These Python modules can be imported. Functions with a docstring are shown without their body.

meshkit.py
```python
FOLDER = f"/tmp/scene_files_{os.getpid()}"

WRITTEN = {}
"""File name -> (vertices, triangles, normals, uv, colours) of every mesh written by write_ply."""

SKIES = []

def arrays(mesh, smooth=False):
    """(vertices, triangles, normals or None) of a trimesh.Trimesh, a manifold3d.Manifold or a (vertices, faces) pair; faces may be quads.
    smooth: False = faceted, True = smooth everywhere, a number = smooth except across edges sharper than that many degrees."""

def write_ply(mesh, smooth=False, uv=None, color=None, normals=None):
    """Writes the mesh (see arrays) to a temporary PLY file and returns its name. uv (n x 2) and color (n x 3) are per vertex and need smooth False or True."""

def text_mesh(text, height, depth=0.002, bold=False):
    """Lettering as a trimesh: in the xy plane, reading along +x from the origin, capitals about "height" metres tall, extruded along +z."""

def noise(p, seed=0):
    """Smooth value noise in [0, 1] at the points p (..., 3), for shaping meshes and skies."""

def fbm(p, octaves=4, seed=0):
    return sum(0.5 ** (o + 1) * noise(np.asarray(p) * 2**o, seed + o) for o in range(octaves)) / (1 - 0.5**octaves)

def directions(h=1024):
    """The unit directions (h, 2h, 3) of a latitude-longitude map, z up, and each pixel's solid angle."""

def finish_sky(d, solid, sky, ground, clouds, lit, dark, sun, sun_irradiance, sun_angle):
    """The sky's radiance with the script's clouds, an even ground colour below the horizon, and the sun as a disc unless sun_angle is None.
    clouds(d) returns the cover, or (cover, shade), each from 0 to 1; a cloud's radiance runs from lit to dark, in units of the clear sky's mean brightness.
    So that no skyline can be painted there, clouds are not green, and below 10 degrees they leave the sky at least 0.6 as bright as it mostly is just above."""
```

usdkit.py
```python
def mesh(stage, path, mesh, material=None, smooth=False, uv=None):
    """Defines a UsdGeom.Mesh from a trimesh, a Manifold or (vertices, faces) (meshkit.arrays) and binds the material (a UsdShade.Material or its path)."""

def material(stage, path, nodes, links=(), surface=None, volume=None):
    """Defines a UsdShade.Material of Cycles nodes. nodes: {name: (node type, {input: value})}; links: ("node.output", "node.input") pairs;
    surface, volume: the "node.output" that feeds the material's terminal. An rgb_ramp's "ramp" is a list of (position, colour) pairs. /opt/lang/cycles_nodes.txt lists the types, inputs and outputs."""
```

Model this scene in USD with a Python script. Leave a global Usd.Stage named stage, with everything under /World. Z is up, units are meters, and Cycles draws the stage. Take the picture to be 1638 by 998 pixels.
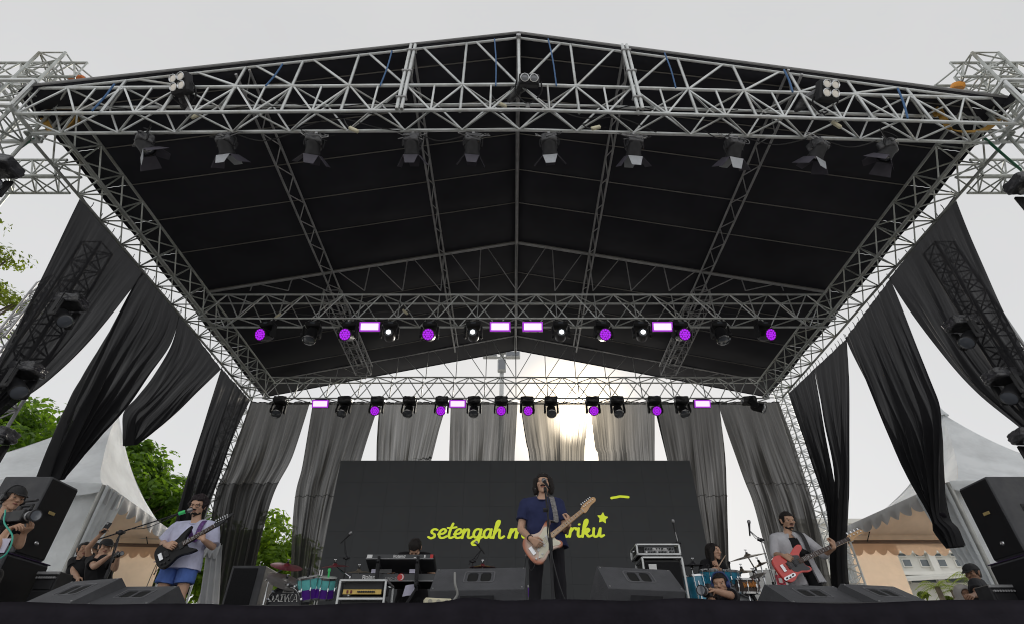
import math
import numpy as np
import trimesh
import manifold3d
import shapely.geometry as sg
from shapely import affinity
from shapely.ops import unary_union
import usdkit
import meshkit
from pxr import Usd, UsdGeom, UsdLux, UsdShade, Gf, Sdf

stage = Usd.Stage.CreateInMemory()
UsdGeom.SetStageUpAxis(stage, UsdGeom.Tokens.z)
UsdGeom.SetStageMetersPerUnit(stage, 1.0)
UsdGeom.Xform.Define(stage, '/World')
UsdGeom.Scope.Define(stage, '/World/Looks')
rng = np.random.default_rng(7)

# ------------------------------------------------------------------ camera
FPX, CX, CY, W0, H0 = 850.0, 819.0, 499.0, 1638.0, 998.0
PITCH = math.atan(631.0 / 850.0)
CAMZ = 0.5
EXPOSURE = 0.0
cam = UsdGeom.Camera.Define(stage, '/World/camera')
cam.AddTranslateOp().Set(Gf.Vec3d(0, 0, CAMZ))
cam.AddRotateXOp().Set(90 + math.degrees(PITCH))
cam.CreateHorizontalApertureAttr(36.0)
cam.CreateVerticalApertureAttr(36.0 * H0 / W0)
cam.CreateFocalLengthAttr(36.0 * FPX / W0)
cam.CreateClippingRangeAttr(Gf.Vec2f(0.05, 3000))
cam.CreateExposureAttr(EXPOSURE)
CT, ST = math.cos(PITCH), math.sin(PITCH)


def ray(px, py):
    u, v = (px - CX) / FPX, (CY - py) / FPX
    return np.array([u, CT - v * ST, ST + v * CT])


def P(px, py, D):
    """the point seen at this place of the photograph that stands D metres deep"""
    r = ray(px, py)
    return np.array([0, 0, CAMZ]) + r * (D / r[1])


def PX(px, py, x):
    r = ray(px, py)
    return np.array([0, 0, CAMZ]) + r * (x / r[0])


def PZ(px, py, z):
    r = ray(px, py)
    return np.array([0, 0, CAMZ]) + r * ((z - CAMZ) / r[2])


# ------------------------------------------------------------------ sky and sun
SUN = ray(915, 668)
SUN = SUN / np.linalg.norm(SUN)
SUN_EL, SUN_ROT = math.asin(SUN[2]), math.atan2(SUN[0], SUN[1])
SKY_STRENGTH = 0.1
CLOUD_LOW, CLOUD_HIGH = 8.0, 7.0
usdkit.material(stage, '/World/Looks/sky_look', {
    'tc': ('texture_coordinate', {}),
    'sky': ('sky_texture', {'sky_type': 'single_scattering', 'sun_disc': False, 'sun_elevation': SUN_EL, 'sun_rotation': SUN_ROT, 'aerosol_density': 2.0}),
    'xyz': ('separate_xyz', {}),
    'grad': ('map_range', {'from_min': 0.2, 'from_max': 0.85, 'to_min': 0.0, 'to_max': 1.0, 'clamp': True}),
    'cn': ('noise_texture', {'scale': 2.2, 'detail': 5, 'roughness': 0.5}),
    'cl': ('rgb_ramp', {'ramp': [(0.0, (CLOUD_LOW, CLOUD_LOW, CLOUD_LOW * 1.0)), (1.0, (CLOUD_HIGH, CLOUD_HIGH, CLOUD_HIGH * 1.0))]}),
    'cv': ('map_range', {'from_min': 0.3, 'from_max': 0.7, 'to_min': 0.965, 'to_max': 1.035}),
    'cm': ('vector_math', {'math_type': 'scale'}),
    'mx': ('mix_color', {'fac': 0.94, 'use_clamp': False}),
    'dot': ('vector_math', {'math_type': 'dot_product', 'vector2': tuple(SUN)}),
    'g1': ('map_range', {'from_min': math.cos(math.radians(8.5)), 'from_max': 1.0, 'to_min': 0.0, 'to_max': 1.0, 'clamp': True}),
    'g1p': ('math', {'math_type': 'power', 'value2': 3.0}),
    'g2': ('map_range', {'from_min': math.cos(math.radians(3.4)), 'from_max': 1.0, 'to_min': 0.0, 'to_max': 1.0, 'clamp': True, 'range_type': 'smoothstep'}),
    'g2p': ('math', {'math_type': 'power', 'value2': 2.6}),
    'w1': ('vector_math', {'math_type': 'scale', 'vector1': (26.0, 20.5, 12.5)}),
    'w2': ('vector_math', {'math_type': 'scale', 'vector1': (170.0, 142.0, 105.0)}),
    'a1': ('vector_math', {'math_type': 'add'}),
    'a2': ('vector_math', {'math_type': 'add'}),
    'bg': ('background_shader', {'strength': SKY_STRENGTH}),
}, [('tc.generated', 'xyz.vector'), ('xyz.z', 'grad.value'), ('grad.result', 'cl.fac'), ('tc.generated', 'cn.vector'), ('cn.fac', 'cv.value'),
    ('cl.color', 'cm.vector1'), ('cv.result', 'cm.scale'), ('sky.color', 'mx.a'), ('cm.vector', 'mx.b'),
    ('tc.generated', 'dot.vector1'), ('dot.value', 'g1.value'), ('g1.result', 'g1p.value1'), ('dot.value', 'g2.value'),
    ('g1p.value', 'w1.scale'), ('g2.result', 'g2p.value1'), ('g2p.value', 'w2.scale'), ('mx.result', 'a1.vector1'), ('w1.vector', 'a1.vector2'),
    ('a1.vector', 'a2.vector1'), ('w2.vector', 'a2.vector2'), ('a2.vector', 'bg.color')], surface='bg.background')
dome = UsdLux.DomeLight.Define(stage, '/World/sky')
UsdShade.MaterialBindingAPI.Apply(dome.GetPrim()).Bind(UsdShade.Material.Get(stage, '/World/Looks/sky_look'))
dome.GetPrim().SetCustomDataByKey('kind', 'structure')
sun = UsdLux.DistantLight.Define(stage, '/World/sun')
sun.CreateIntensityAttr(0.4)
sun.CreateAngleAttr(10.0)
sun.CreateNormalizeAttr(True)
sun.CreateColorAttr(Gf.Vec3f(1.0, 0.93, 0.82))
# -z of the light points away from the sun
_z = Gf.Vec3d(*map(float, SUN))
_x = Gf.Cross(Gf.Vec3d(0, 0, 1), _z).GetNormalized()
_y = Gf.Cross(_z, _x)
_m = Gf.Matrix4d(*_x, 0, *_y, 0, *_z, 0, 0, 0, 0, 1)
UsdGeom.Xformable(sun).MakeMatrixXform().Set(_m)

# ------------------------------------------------------------------ helpers: scene
_used = {}


def numbered(parent, name):
    n = _used.setdefault((parent, name), 0)
    _used[(parent, name)] = n + 1
    return name if n == 0 else f'{name}_{n:03d}'


class T:
    """a thing of the scene, its parts below it"""

    def __init__(self, name, label, cat, loc=(0, 0, 0), group=None, kind=None, rz=0.0, mat4=None, parent='/World', ref=None):
        self.path = f'{parent}/{numbered(parent, name)}'
        self.loc = np.array(loc, float)
        x = UsdGeom.Xform.Define(stage, self.path)
        if mat4 is not None:
            x.AddTransformOp().Set(Gf.Matrix4d(*[float(k) for k in np.asarray(mat4).T.ravel()]))
        else:
            x.AddTranslateOp().Set(Gf.Vec3d(*map(float, loc)))
            if rz:
                x.AddRotateZOp().Set(math.degrees(rz))
        p = self.prim = x.GetPrim()
        for k, v in (('label', label), ('category', cat), ('group', group), ('kind', kind)):
            if v:
                p.SetCustomDataByKey(k, v)
        if ref:
            p.GetReferences().AddInternalReference(ref)
            p.SetInstanceable(True)

    def part(self, name, mesh, mat, smooth=False, label=None, world=True, uv=None, parent=None, kind=None):
        path = f'{parent or self.path}/{numbered(parent or self.path, name)}'
        m = tm(mesh)
        v = m[0] - (self.loc if world else 0)
        usdkit.mesh(stage, path, (v, m[1]), mat, smooth, uv)
        pr = stage.GetPrimAtPath(path)
        if label:
            pr.SetCustomDataByKey('label', label)
        if kind:
            pr.SetCustomDataByKey('kind', kind)
        return path


def solo(name, mesh, mat, label=None, cat=None, group=None, kind=None, smooth=False, uv=None):
    path = f"/World/{numbered('/World', name)}"
    m = tm(mesh)
    c = m[0].mean(0) if kind != 'structure' else np.zeros(3)
    g = usdkit.mesh(stage, path, (m[0] - c, m[1]), mat, smooth, uv)
    g.AddTranslateOp().Set(Gf.Vec3d(*map(float, c)))
    for k, v in (('label', label), ('category', cat), ('group', group), ('kind', kind)):
        if v:
            g.GetPrim().SetCustomDataByKey(k, v)
    return path


def tm(mesh):
    if hasattr(mesh, 'to_mesh'):
        k = mesh.to_mesh()
        return np.array(k.vert_properties[:, :3], float), np.array(k.tri_verts, int)
    if isinstance(mesh, trimesh.Trimesh):
        return np.array(mesh.vertices, float), np.array(mesh.faces, int)
    if isinstance(mesh, list):
        vs, fs, o = [], [], 0
        for k in mesh:
            v, f = tm(k)
            vs.append(v); fs.append(f + o); o += len(v)
        return np.vstack(vs), np.vstack(fs)
    v, f = np.asarray(mesh[0], float), np.asarray(mesh[1], int)
    if f.shape[1] == 4:
        f = np.vstack([f[:, [0, 1, 2]], f[:, [0, 2, 3]]])
    return v, f


# ------------------------------------------------------------------ helpers: shapes
def nrm(a):
    a = np.asarray(a, float)
    return a / max(1e-12, np.linalg.norm(a))


def frame(d):
    d = nrm(d)
    a = np.array([0, 0, 1.0]) if abs(d[2]) < 0.9 else np.array([1.0, 0, 0])
    s = nrm(np.cross(d, a))
    return s, np.cross(s, d), d


def cyl(a, b, r, r2=None, n=8, cap=True):
    a, b = np.asarray(a, float), np.asarray(b, float)
    r2 = r if r2 is None else r2
    s, t, d = frame(b - a)
    th = np.linspace(0, 2 * np.pi, n, endpoint=False)
    ring = np.outer(np.cos(th), s) + np.outer(np.sin(th), t)
    v = np.vstack([a + ring * r, b + ring * r2])
    i = np.arange(n)
    j = (i + 1) % n
    f = [np.stack([i, j, n + j], 1), np.stack([i, n + j, n + i], 1)]
    if cap:
        v = np.vstack([v, a, b])
        f += [np.stack([j, i, np.full(n, 2 * n)], 1), np.stack([n + i, n + j, np.full(n, 2 * n + 1)], 1)]
    return v, np.vstack(f)


def catmull(pts, k=6, closed=False):
    p = np.asarray(pts, float)
    n = len(p)
    out = []
    for i in range(n if closed else n - 1):
        if closed:
            a, b, c, d = p[(i - 1) % n], p[i], p[(i + 1) % n], p[(i + 2) % n]
        else:
            a, b, c, d = p[max(i - 1, 0)], p[i], p[i + 1], p[min(i + 2, n - 1)]
        for t in np.linspace(0, 1, k, endpoint=False):
            out.append(0.5 * ((2 * b) + (-a + c) * t + (2 * a - 5 * b + 4 * c - d) * t * t + (-a + 3 * b - 3 * c + d) * t ** 3))
    if not closed:
        out.append(p[-1])
    return np.array(out)


def tube(pts, r, n=6, k=0, closed=False):
    p = catmull(pts, k, closed) if k else np.asarray(pts, float)
    m = len(p)
    r = np.broadcast_to(r, m) if np.ndim(r) < 1 or len(r) == m else np.interp(np.linspace(0, 1, m), np.linspace(0, 1, len(r)), r)
    d = np.gradient(p, axis=0)
    if closed:
        d = np.roll(p, -1, 0) - np.roll(p, 1, 0)
    s = frame(d[0])[0]
    th = np.linspace(0, 2 * np.pi, n, endpoint=False)
    vs = []
    for i in range(m):
        e = nrm(d[i])
        s = nrm(s - e * np.dot(s, e))
        t = np.cross(e, s)
        vs.append(p[i] + r[i] * (np.outer(np.cos(th), s) - np.outer(np.sin(th), t)))
    v = np.vstack(vs)
    f = []
    i = np.arange(n)
    j = (i + 1) % n
    for q in range(m if closed else m - 1):
        a, b = q * n, ((q + 1) % m) * n
        f += [np.stack([a + i, b + j, a + j], 1), np.stack([a + i, b + i, b + j], 1)]
    if not closed:
        v = np.vstack([v, p[0], p[-1]])
        f += [np.stack([i, j, np.full(n, len(v) - 2)], 1), np.stack([(m - 1) * n + j, (m - 1) * n + i, np.full(n, len(v) - 1)], 1)]
    return v, np.vstack(f)


def ribbon(pts, w, t, side, k=4):
    """a flat strap along pts, w wide along side, t thick"""
    p = catmull(pts, k)
    d = np.gradient(p, axis=0)
    vs = []
    for i in range(len(p)):
        e = nrm(d[i])
        s = np.asarray(side[min(i * len(side) // len(p), len(side) - 1)] if np.ndim(side) > 1 else side, float)
        s = nrm(s - e * np.dot(s, e))
        nn = np.cross(e, s)
        vs.append([p[i] + s * w / 2 + nn * t / 2, p[i] - s * w / 2 + nn * t / 2, p[i] - s * w / 2 - nn * t / 2, p[i] + s * w / 2 - nn * t / 2])
    m = len(p)
    v = np.vstack(vs)
    f = [[0, 1, 2, 3], [4 * m - 1, 4 * m - 2, 4 * m - 3, 4 * m - 4]]
    for q in range(m - 1):
        for j in range(4):
            f.append([q * 4 + j, q * 4 + 4 + j, q * 4 + 4 + (j + 1) % 4, q * 4 + (j + 1) % 4])
    return v, np.array(f)


def box(c, s, bev=0.0, R=None):
    c, s = np.asarray(c, float), np.asarray(s, float)
    if bev:
        m = manifold3d.Manifold.batch_hull([manifold3d.Manifold.cube(tuple(s - 2 * bev * np.array(k)), True) for k in ((0, 1, 1), (1, 0, 1), (1, 1, 0))])
        v, f = tm(m)
    else:
        b = trimesh.creation.box(s)
        v, f = np.array(b.vertices), np.array(b.faces)
    if R is not None:
        v = v @ np.asarray(R).T
    return v + c, f


def quadbox(a, b, c, d, t):
    """a slab on the four corners a b c d, t thick against its normal"""
    a, b, c, d = map(lambda k: np.asarray(k, float), (a, b, c, d))
    n = nrm(np.cross(b - a, d - a)) * t
    v = np.array([a, b, c, d, a - n, b - n, c - n, d - n])
    f = np.array([[0, 1, 2, 3], [7, 6, 5, 4], [0, 4, 5, 1], [1, 5, 6, 2], [2, 6, 7, 3], [3, 7, 4, 0]])
    return v, f


def lathe(prof, n=20, axis=(0, 0, 1), c=(0, 0, 0)):
    """prof: (radius, height) pairs about the axis"""
    s, t, d = frame(axis)
    th = np.linspace(0, 2 * np.pi, n, endpoint=False)
    ring = np.outer(np.cos(th), s) + np.outer(np.sin(th), t)
    v = np.vstack([np.asarray(c, float) + ring * r + d * h for r, h in prof])
    i = np.arange(n)
    j = (i + 1) % n
    f = []
    for q in range(len(prof) - 1):
        a, b = q * n, (q + 1) * n
        f += [np.stack([a + i, a + j, b + j], 1), np.stack([a + i, b + j, b + i], 1)]
    return v, np.vstack(f)


def prism(poly, depth, O, X, Y):
    """a 2D outline (shapely or points) extruded by depth along X x Y from the origin O"""
    g = poly if hasattr(poly, 'geom_type') else sg.Polygon(poly)
    if not g.is_valid:
        g = g.buffer(0)
    gs = list(getattr(g, 'geoms', [g]))
    out = []
    X, Y = np.asarray(X, float), np.asarray(Y, float)
    N = np.cross(X, Y)
    for q in gs:
        if q.area < 1e-9:
            continue
        m = trimesh.creation.extrude_polygon(q, depth, engine='earcut')
        v = np.asarray(m.vertices)
        out.append((np.asarray(O) + v[:, :1] * X + v[:, 1:2] * Y + v[:, 2:] * N, np.asarray(m.faces)))
    return tm(out)


MF = manifold3d.Manifold


def sph(c, r, n=14):
    return MF.sphere(float(r), n).translate(tuple(map(float, c)))


def bone(a, b, ra, rb=None, n=14):
    return MF.batch_hull([sph(a, ra, n), sph(b, ra if rb is None else rb, n)])


def hull(*ss, n=14):
    return MF.batch_hull([sph(c, r, n) for c, r in ss])


def union(ms):
    return MF.batch_boolean(list(ms), manifold3d.OpType.Add)


def smooth_mesh(m, edge, it=8, amp=0.0, freq=8.0, seed=0):
    m = m.refine_to_length(edge)
    v, f = tm(m)
    t = trimesh.Trimesh(v, f, process=False)
    if it:
        trimesh.smoothing.filter_taubin(t, iterations=it)
    if amp:
        n = np.array(t.vertex_normals)
        q = np.array(t.vertices)
        t.vertices = q + n * ((meshkit.fbm(q * freq, 3, seed) - 0.5) * 2 * amp)[:, None]
    return np.array(t.vertices), np.array(t.faces)


# ------------------------------------------------------------------ materials
def mat(name, col, rough=0.5, metal=0.0, var=0.12, scale=6.0, bump=0.0, bscale=60.0, spec=0.5, sheen=0.0, coat=0.0, dirt=None):
    path = f'/World/Looks/{name}'
    lo = tuple(max(0, c * (1 - var)) for c in col)
    hi = tuple(c * (1 + var) for c in col)
    nodes = {'tc': ('texture_coordinate', {}),
             'n': ('noise_texture', {'scale': scale, 'detail': 4, 'roughness': 0.6}),
             'r': ('rgb_ramp', {'ramp': [(0.3, lo), (0.7, hi)]}),
             'p': ('principled_bsdf', {'roughness': rough, 'metallic': metal, 'specular_ior_level': spec, 'sheen_weight': sheen, 'coat_weight': coat})}
    links = [('tc.object', 'n.vector'), ('n.fac', 'r.fac'), ('r.color', 'p.base_color')]
    if dirt:
        nodes['n3'] = ('noise_texture', {'scale': scale * 0.35, 'detail': 6, 'roughness': 0.7})
        nodes['r3'] = ('rgb_ramp', {'ramp': [(0.5, (0, 0, 0)), (0.72, (1, 1, 1))]})
        nodes['mx'] = ('mix_color', {'b': dirt})
        links = links[:2] + [('tc.object', 'n3.vector'), ('n3.fac', 'r3.fac'), ('r3.color', 'mx.fac'), ('r.color', 'mx.a'), ('mx.result', 'p.base_color')]
    if bump:
        nodes['n2'] = ('noise_texture', {'scale': bscale, 'detail': 3})
        nodes['b'] = ('bump', {'strength': bump, 'distance': 0.01})
        links += [('tc.object', 'n2.vector'), ('n2.fac', 'b.height'), ('b.normal', 'p.normal')]
    usdkit.material(stage, path, nodes, links, surface='p.BSDF')
    return path


def glow(name, col, strength, base=(0.5, 0.5, 0.5)):
    path = f'/World/Looks/{name}'
    usdkit.material(stage, path, {'p': ('principled_bsdf', {'base_color': base, 'roughness': 0.4, 'emission_color': col, 'emission_strength': strength})}, [], surface='p.BSDF')
    return path


def cloth_look(name, col, see, trans, streak=0.5, rough=0.8, su=40.0, glossy=0.0):
    """thin woven cloth: lets some light straight through, more where the weave is stretched"""
    path = f'/World/Looks/{name}'
    usdkit.material(stage, path, {
        'tc': ('texture_coordinate', {}),
        'mp': ('mapping', {'scale': (su, 1.1, 1.0)}),
        'n': ('noise_texture', {'scale': 1.0, 'detail': 4, 'roughness': 0.6}),
        'xy': ('separate_xyz', {}),
        'gv': ('map_range', {'from_min': 0.02, 'from_max': 0.42, 'to_min': 0.15, 'to_max': 1.15, 'clamp': True}),
        'nn': ('mix_float', {'a': 0.5, 'use_clamp': False}),
        'mp2': ('mapping', {'scale': (su * 0.16, 1.6, 1.0)}),
        'n2': ('noise_texture', {'scale': 1.0, 'detail': 2}),
        'av': ('math', {'math_type': 'multiply_add', 'value2': 0.55}),
        'n2h': ('math', {'math_type': 'multiply_add', 'value2': 0.45, 'value3': 0.0}),
        'mr': ('map_range', {'from_min': 0.42, 'from_max': 0.66, 'to_min': max(0.0, see * (1 - streak)), 'to_max': see * (1 + 3.2 * streak), 'clamp': True}),
        'tr': ('transparent_bsdf', {'color': (1, 1, 1)}),
        'cn': ('noise_texture', {'scale': 1.3, 'detail': 6, 'roughness': 0.65}),
        'cr': ('rgb_ramp', {'ramp': [(0.3, tuple(c * .80 for c in col)), (0.62, tuple(c * 1.06 for c in col))]}),
        'bn': ('noise_texture', {'scale': 4.5, 'detail': 5, 'distortion': 1.2}),
        'bu': ('bump', {'strength': 0.45, 'distance': 0.03}),
        'df': ('principled_bsdf', {'roughness': rough, 'sheen_weight': 0.15, 'specular_ior_level': 0.06 + glossy}),
        'tl': ('translucent_bsdf', {'color': trans}),
        'm1': ('add_closure', {}),
        'm2': ('mix_closure', {}),
    }, [('tc.object', 'cn.vector'), ('cn.fac', 'cr.fac'), ('cr.color', 'df.base_color'), ('tc.object', 'bn.vector'), ('bn.fac', 'bu.height'), ('bu.normal', 'df.normal'), ('tc.UV', 'mp.vector'), ('mp.vector', 'n.vector'), ('tc.UV', 'xy.vector'), ('xy.y', 'gv.value'), ('gv.result', 'nn.fac'), ('tc.UV', 'mp2.vector'), ('mp2.vector', 'n2.vector'), ('n2.fac', 'n2h.value1'), ('n.fac', 'av.value1'), ('n2h.value', 'av.value3'), ('av.value', 'nn.b'), ('nn.value' if False else 'nn.result', 'mr.value'), ('df.BSDF', 'm1.closure1'), ('tl.BSDF', 'm1.closure2'),
        ('mr.result', 'm2.fac'), ('m1.closure', 'm2.closure1'), ('tr.BSDF', 'm2.closure2')], surface='m2.closure')
    return path


def leaf_look(name, c1, c2):
    path = f'/World/Looks/{name}'
    usdkit.material(stage, path, {
        'g': ('geometry', {}),
        'r': ('rgb_ramp', {'ramp': [(0.0, c1), (1.0, c2)]}),
        'p': ('principled_bsdf', {'roughness': 0.5, 'specular_ior_level': 0.3}),
        'sc': ('vector_math', {'math_type': 'multiply', 'vector2': (2.3, 2.1, 0.8)}),
        't': ('translucent_bsdf', {}),
        'm': ('mix_closure', {'fac': 0.6}),
    }, [('g.random_per_island', 'r.fac'), ('r.color', 'p.base_color'), ('r.color', 'sc.vector1'), ('sc.vector', 't.color'), ('p.BSDF', 'm.closure1'), ('t.BSDF', 'm.closure2')], surface='m.closure')
    return path


STEEL = mat('galvanised_steel', (0.64, 0.66, 0.66), 0.40, 0.6, 0.14, 5.0, dirt=(0.42, 0.41, 0.38))
DARKSTEEL = mat('dull_steel', (0.42, 0.42, 0.43), 0.5, 0.6, 0.2, 6.0)
WEATH = mat('weathered_steel', (0.46, 0.48, 0.46), 0.42, 0.65, 0.2, 5.0, dirt=(0.26, 0.25, 0.21))
CHROME = mat('chrome', (0.72, 0.73, 0.75), 0.18, 1.0, 0.06, 5.0)
BLACK = mat('black_plastic', (0.018, 0.018, 0.02), 0.42, 0, 0.2, 9.0, spec=.35)
BLACKM = mat('black_painted_metal', (0.03, 0.03, 0.033), 0.5, 0.0, 0.25, 12.0, bump=0.1, spec=.25)
SPEAKER = mat('textured_black_paint', (0.082, 0.083, 0.090), 0.6, 0, 0.2, 4.0, bump=0.5, bscale=220, dirt=(0.125, 0.125, 0.125), spec=.3)
GRILLE = mat('speaker_grille', (0.016, 0.016, 0.018), 0.6, 0.2, 0.2, 60.0, bump=0.6, bscale=300, spec=.15)
TARP = mat('black_tarpaulin', (0.030, 0.030, 0.038), 0.55, 0, 0.25, 0.9, bump=0.5, bscale=2.2, spec=.22)
SKIRT = mat('black_skirt_cloth', (0.015, 0.013, 0.018), 0.9, 0, 0.25, 5.0, bump=0.3, bscale=50, spec=.12)
WHITEP = mat('white_paint', (0.75, 0.75, 0.73), 0.5, 0, 0.05, 3.0)
CREAM = mat('cream_plastic', (0.62, 0.58, 0.42), 0.45, 0, 0.08, 9.0)
YELLOW = mat('amber_webbing', (0.36, 0.20, 0.035), 0.75, 0, 0.25, 14.0, bump=0.3)
ORANGE = mat('orange_plastic', (0.62, 0.16, 0.03), 0.5, 0, 0.12, 8.0)
BLUEW = mat('blue_webbing', (0.06, 0.15, 0.33), 0.7, 0, 0.2, 20.0)
GREENW = mat('green_webbing', (0.03, 0.17, 0.09), 0.7, 0, 0.2, 20.0)
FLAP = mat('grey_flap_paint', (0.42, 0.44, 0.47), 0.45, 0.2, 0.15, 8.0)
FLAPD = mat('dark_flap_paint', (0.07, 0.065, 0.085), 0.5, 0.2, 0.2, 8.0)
WRAP = mat('crumpled_black_wrap', (0.05, 0.05, 0.055), 0.22, 0, 0.2, 18.0, bump=0.9, bscale=26, spec=0.7)
LENS = mat('lens_glass', (0.10, 0.11, 0.13), 0.06, 0, 0.05, 3.0, spec=1.0, coat=1.0)
PURPLE_GLOW = glow('purple_led', (0.47, 0.018, 0.90), 1.0, (0.1, 0.02, 0.2))
PURPLE_DEEP = glow('purple_led_between', (0.30, 0.0, 0.5), 0.4, (0.05, 0.01, 0.1))
WHITE_GLOW = glow('white_strobe', (1.0, 0.76, 1.0), 1.05)
HALO_GLOW = glow('violet_strobe_edge', (0.50, 0.05, 0.80), 0.75, (0.1, 0.02, 0.2))
LENS_GLOW = glow('lit_beam_lens', (0.93, 0.97, 1.0), 1.6)
WARM_LENS = glow('warm_blinder_lens', (1.0, 0.88, 0.70), 0.22)

# ================================================================== the setting
X0 = 0.11            # middle of the stage
ZLO, ZHI, ZR, ZEV = 7.36, 8.03, 9.58, 7.97   # roof truss chords, ridge
HWO, HWI = 7.36, 6.97  # half widths, outer and inner chords of the side trusses
DF, DM, DR = 4.4, 9.45, 13.2
DECK = 1.05


def ground():
    n = 60
    g = np.linspace(-1, 1, n)
    g = np.sign(g) * np.abs(g) ** 3 * 1500
    x, y = np.meshgrid(g, g, indexing='ij')
    i = np.arange(n - 1)
    a = (i[:, None] * n + i[None, :]).ravel()
    v = np.stack([x.ravel(), y.ravel(), np.zeros(n * n)], 1)
    return v, np.stack([a, a + n, a + n + 1, a + 1], 1)


GROUND = mat('dusty_paving', (0.42, 0.41, 0.385), 0.85, 0, 0.2, 0.25, bump=0.3, bscale=30, dirt=(0.32, 0.31, 0.29))
solo('ground', ground(), GROUND, kind='structure')


def front_y(x):
    return 3.965 - 0.030 * x


st = T('stage_platform', 'low stage platform wrapped in black skirt cloth, running along the bottom of the picture', 'stage', (0, 4, 0))
c = [np.array([x, y, DECK]) for x, y in ((-8.2, front_y(-8.2) + .02), (8.2, front_y(8.2) + .02), (8.2, 13.0), (-8.2, 13.0))]
st.part('deck', quadbox(*c, 0.12), mat('black_deck_boards', (0.035, 0.034, 0.035), 0.6, 0, 0.2, 3.0, bump=0.2, bscale=80))
for k, x in enumerate(np.linspace(-7.8, 7.8, 9)):
    for y in (4.6, 8.6, 12.6):
        st.part('support_leg', cyl((x, y, 0), (x, y, DECK - .12), 0.03), STEEL)
nu, nv = 420, 14
us = np.linspace(-8.3, 8.3, nu)
vv = []
for j in range(nv):
    t = j / (nv - 1)
    wob = np.array([math.sin(x * 9.1) * .5 + math.sin(x * 21.7 + 1.3) * .3 + math.sin(x * 4.3 + 2) * .6 for x in us])
    zt = DECK + 0.004 + 0.010 * np.sin(us * 1.7 + 1) + 0.006 * np.sin(us * 5.1) + 0.03 * np.exp(-((us + 0.28) / 0.16) ** 2) + 0.02 * np.exp(-((us - 1.1) / 0.22) ** 2)
    y = np.array([front_y(x) for x in us]) - 0.012 - 0.004 - (0.03 + 0.05 * t) * (wob + 1.2) * min(1, t * 4 + .15) / 2
    z = zt + (0.004 - zt) * t
    vv.append(np.stack([us, y, z], 1))
top = vv[0].copy(); top[:, 1] += 0.35; top[:, 2] = DECK + 0.006
v = np.vstack([top] + vv)
f = [[q * nu + i, (q + 1) * nu + i, (q + 1) * nu + i + 1, q * nu + i + 1] for q in range(nv) for i in range(nu - 1)]
st.part('skirt', (v, np.array(f)), SKIRT, True)

# ------------------------------------------------------------------ trusses


def plin(pts, t):
    p = np.asarray(pts, float)
    L = np.concatenate([[0], np.cumsum(np.linalg.norm(np.diff(p, axis=0), axis=1))])
    s = t * L[-1]
    return np.array([np.interp(s, L, p[:, k]) for k in range(3)])


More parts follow.
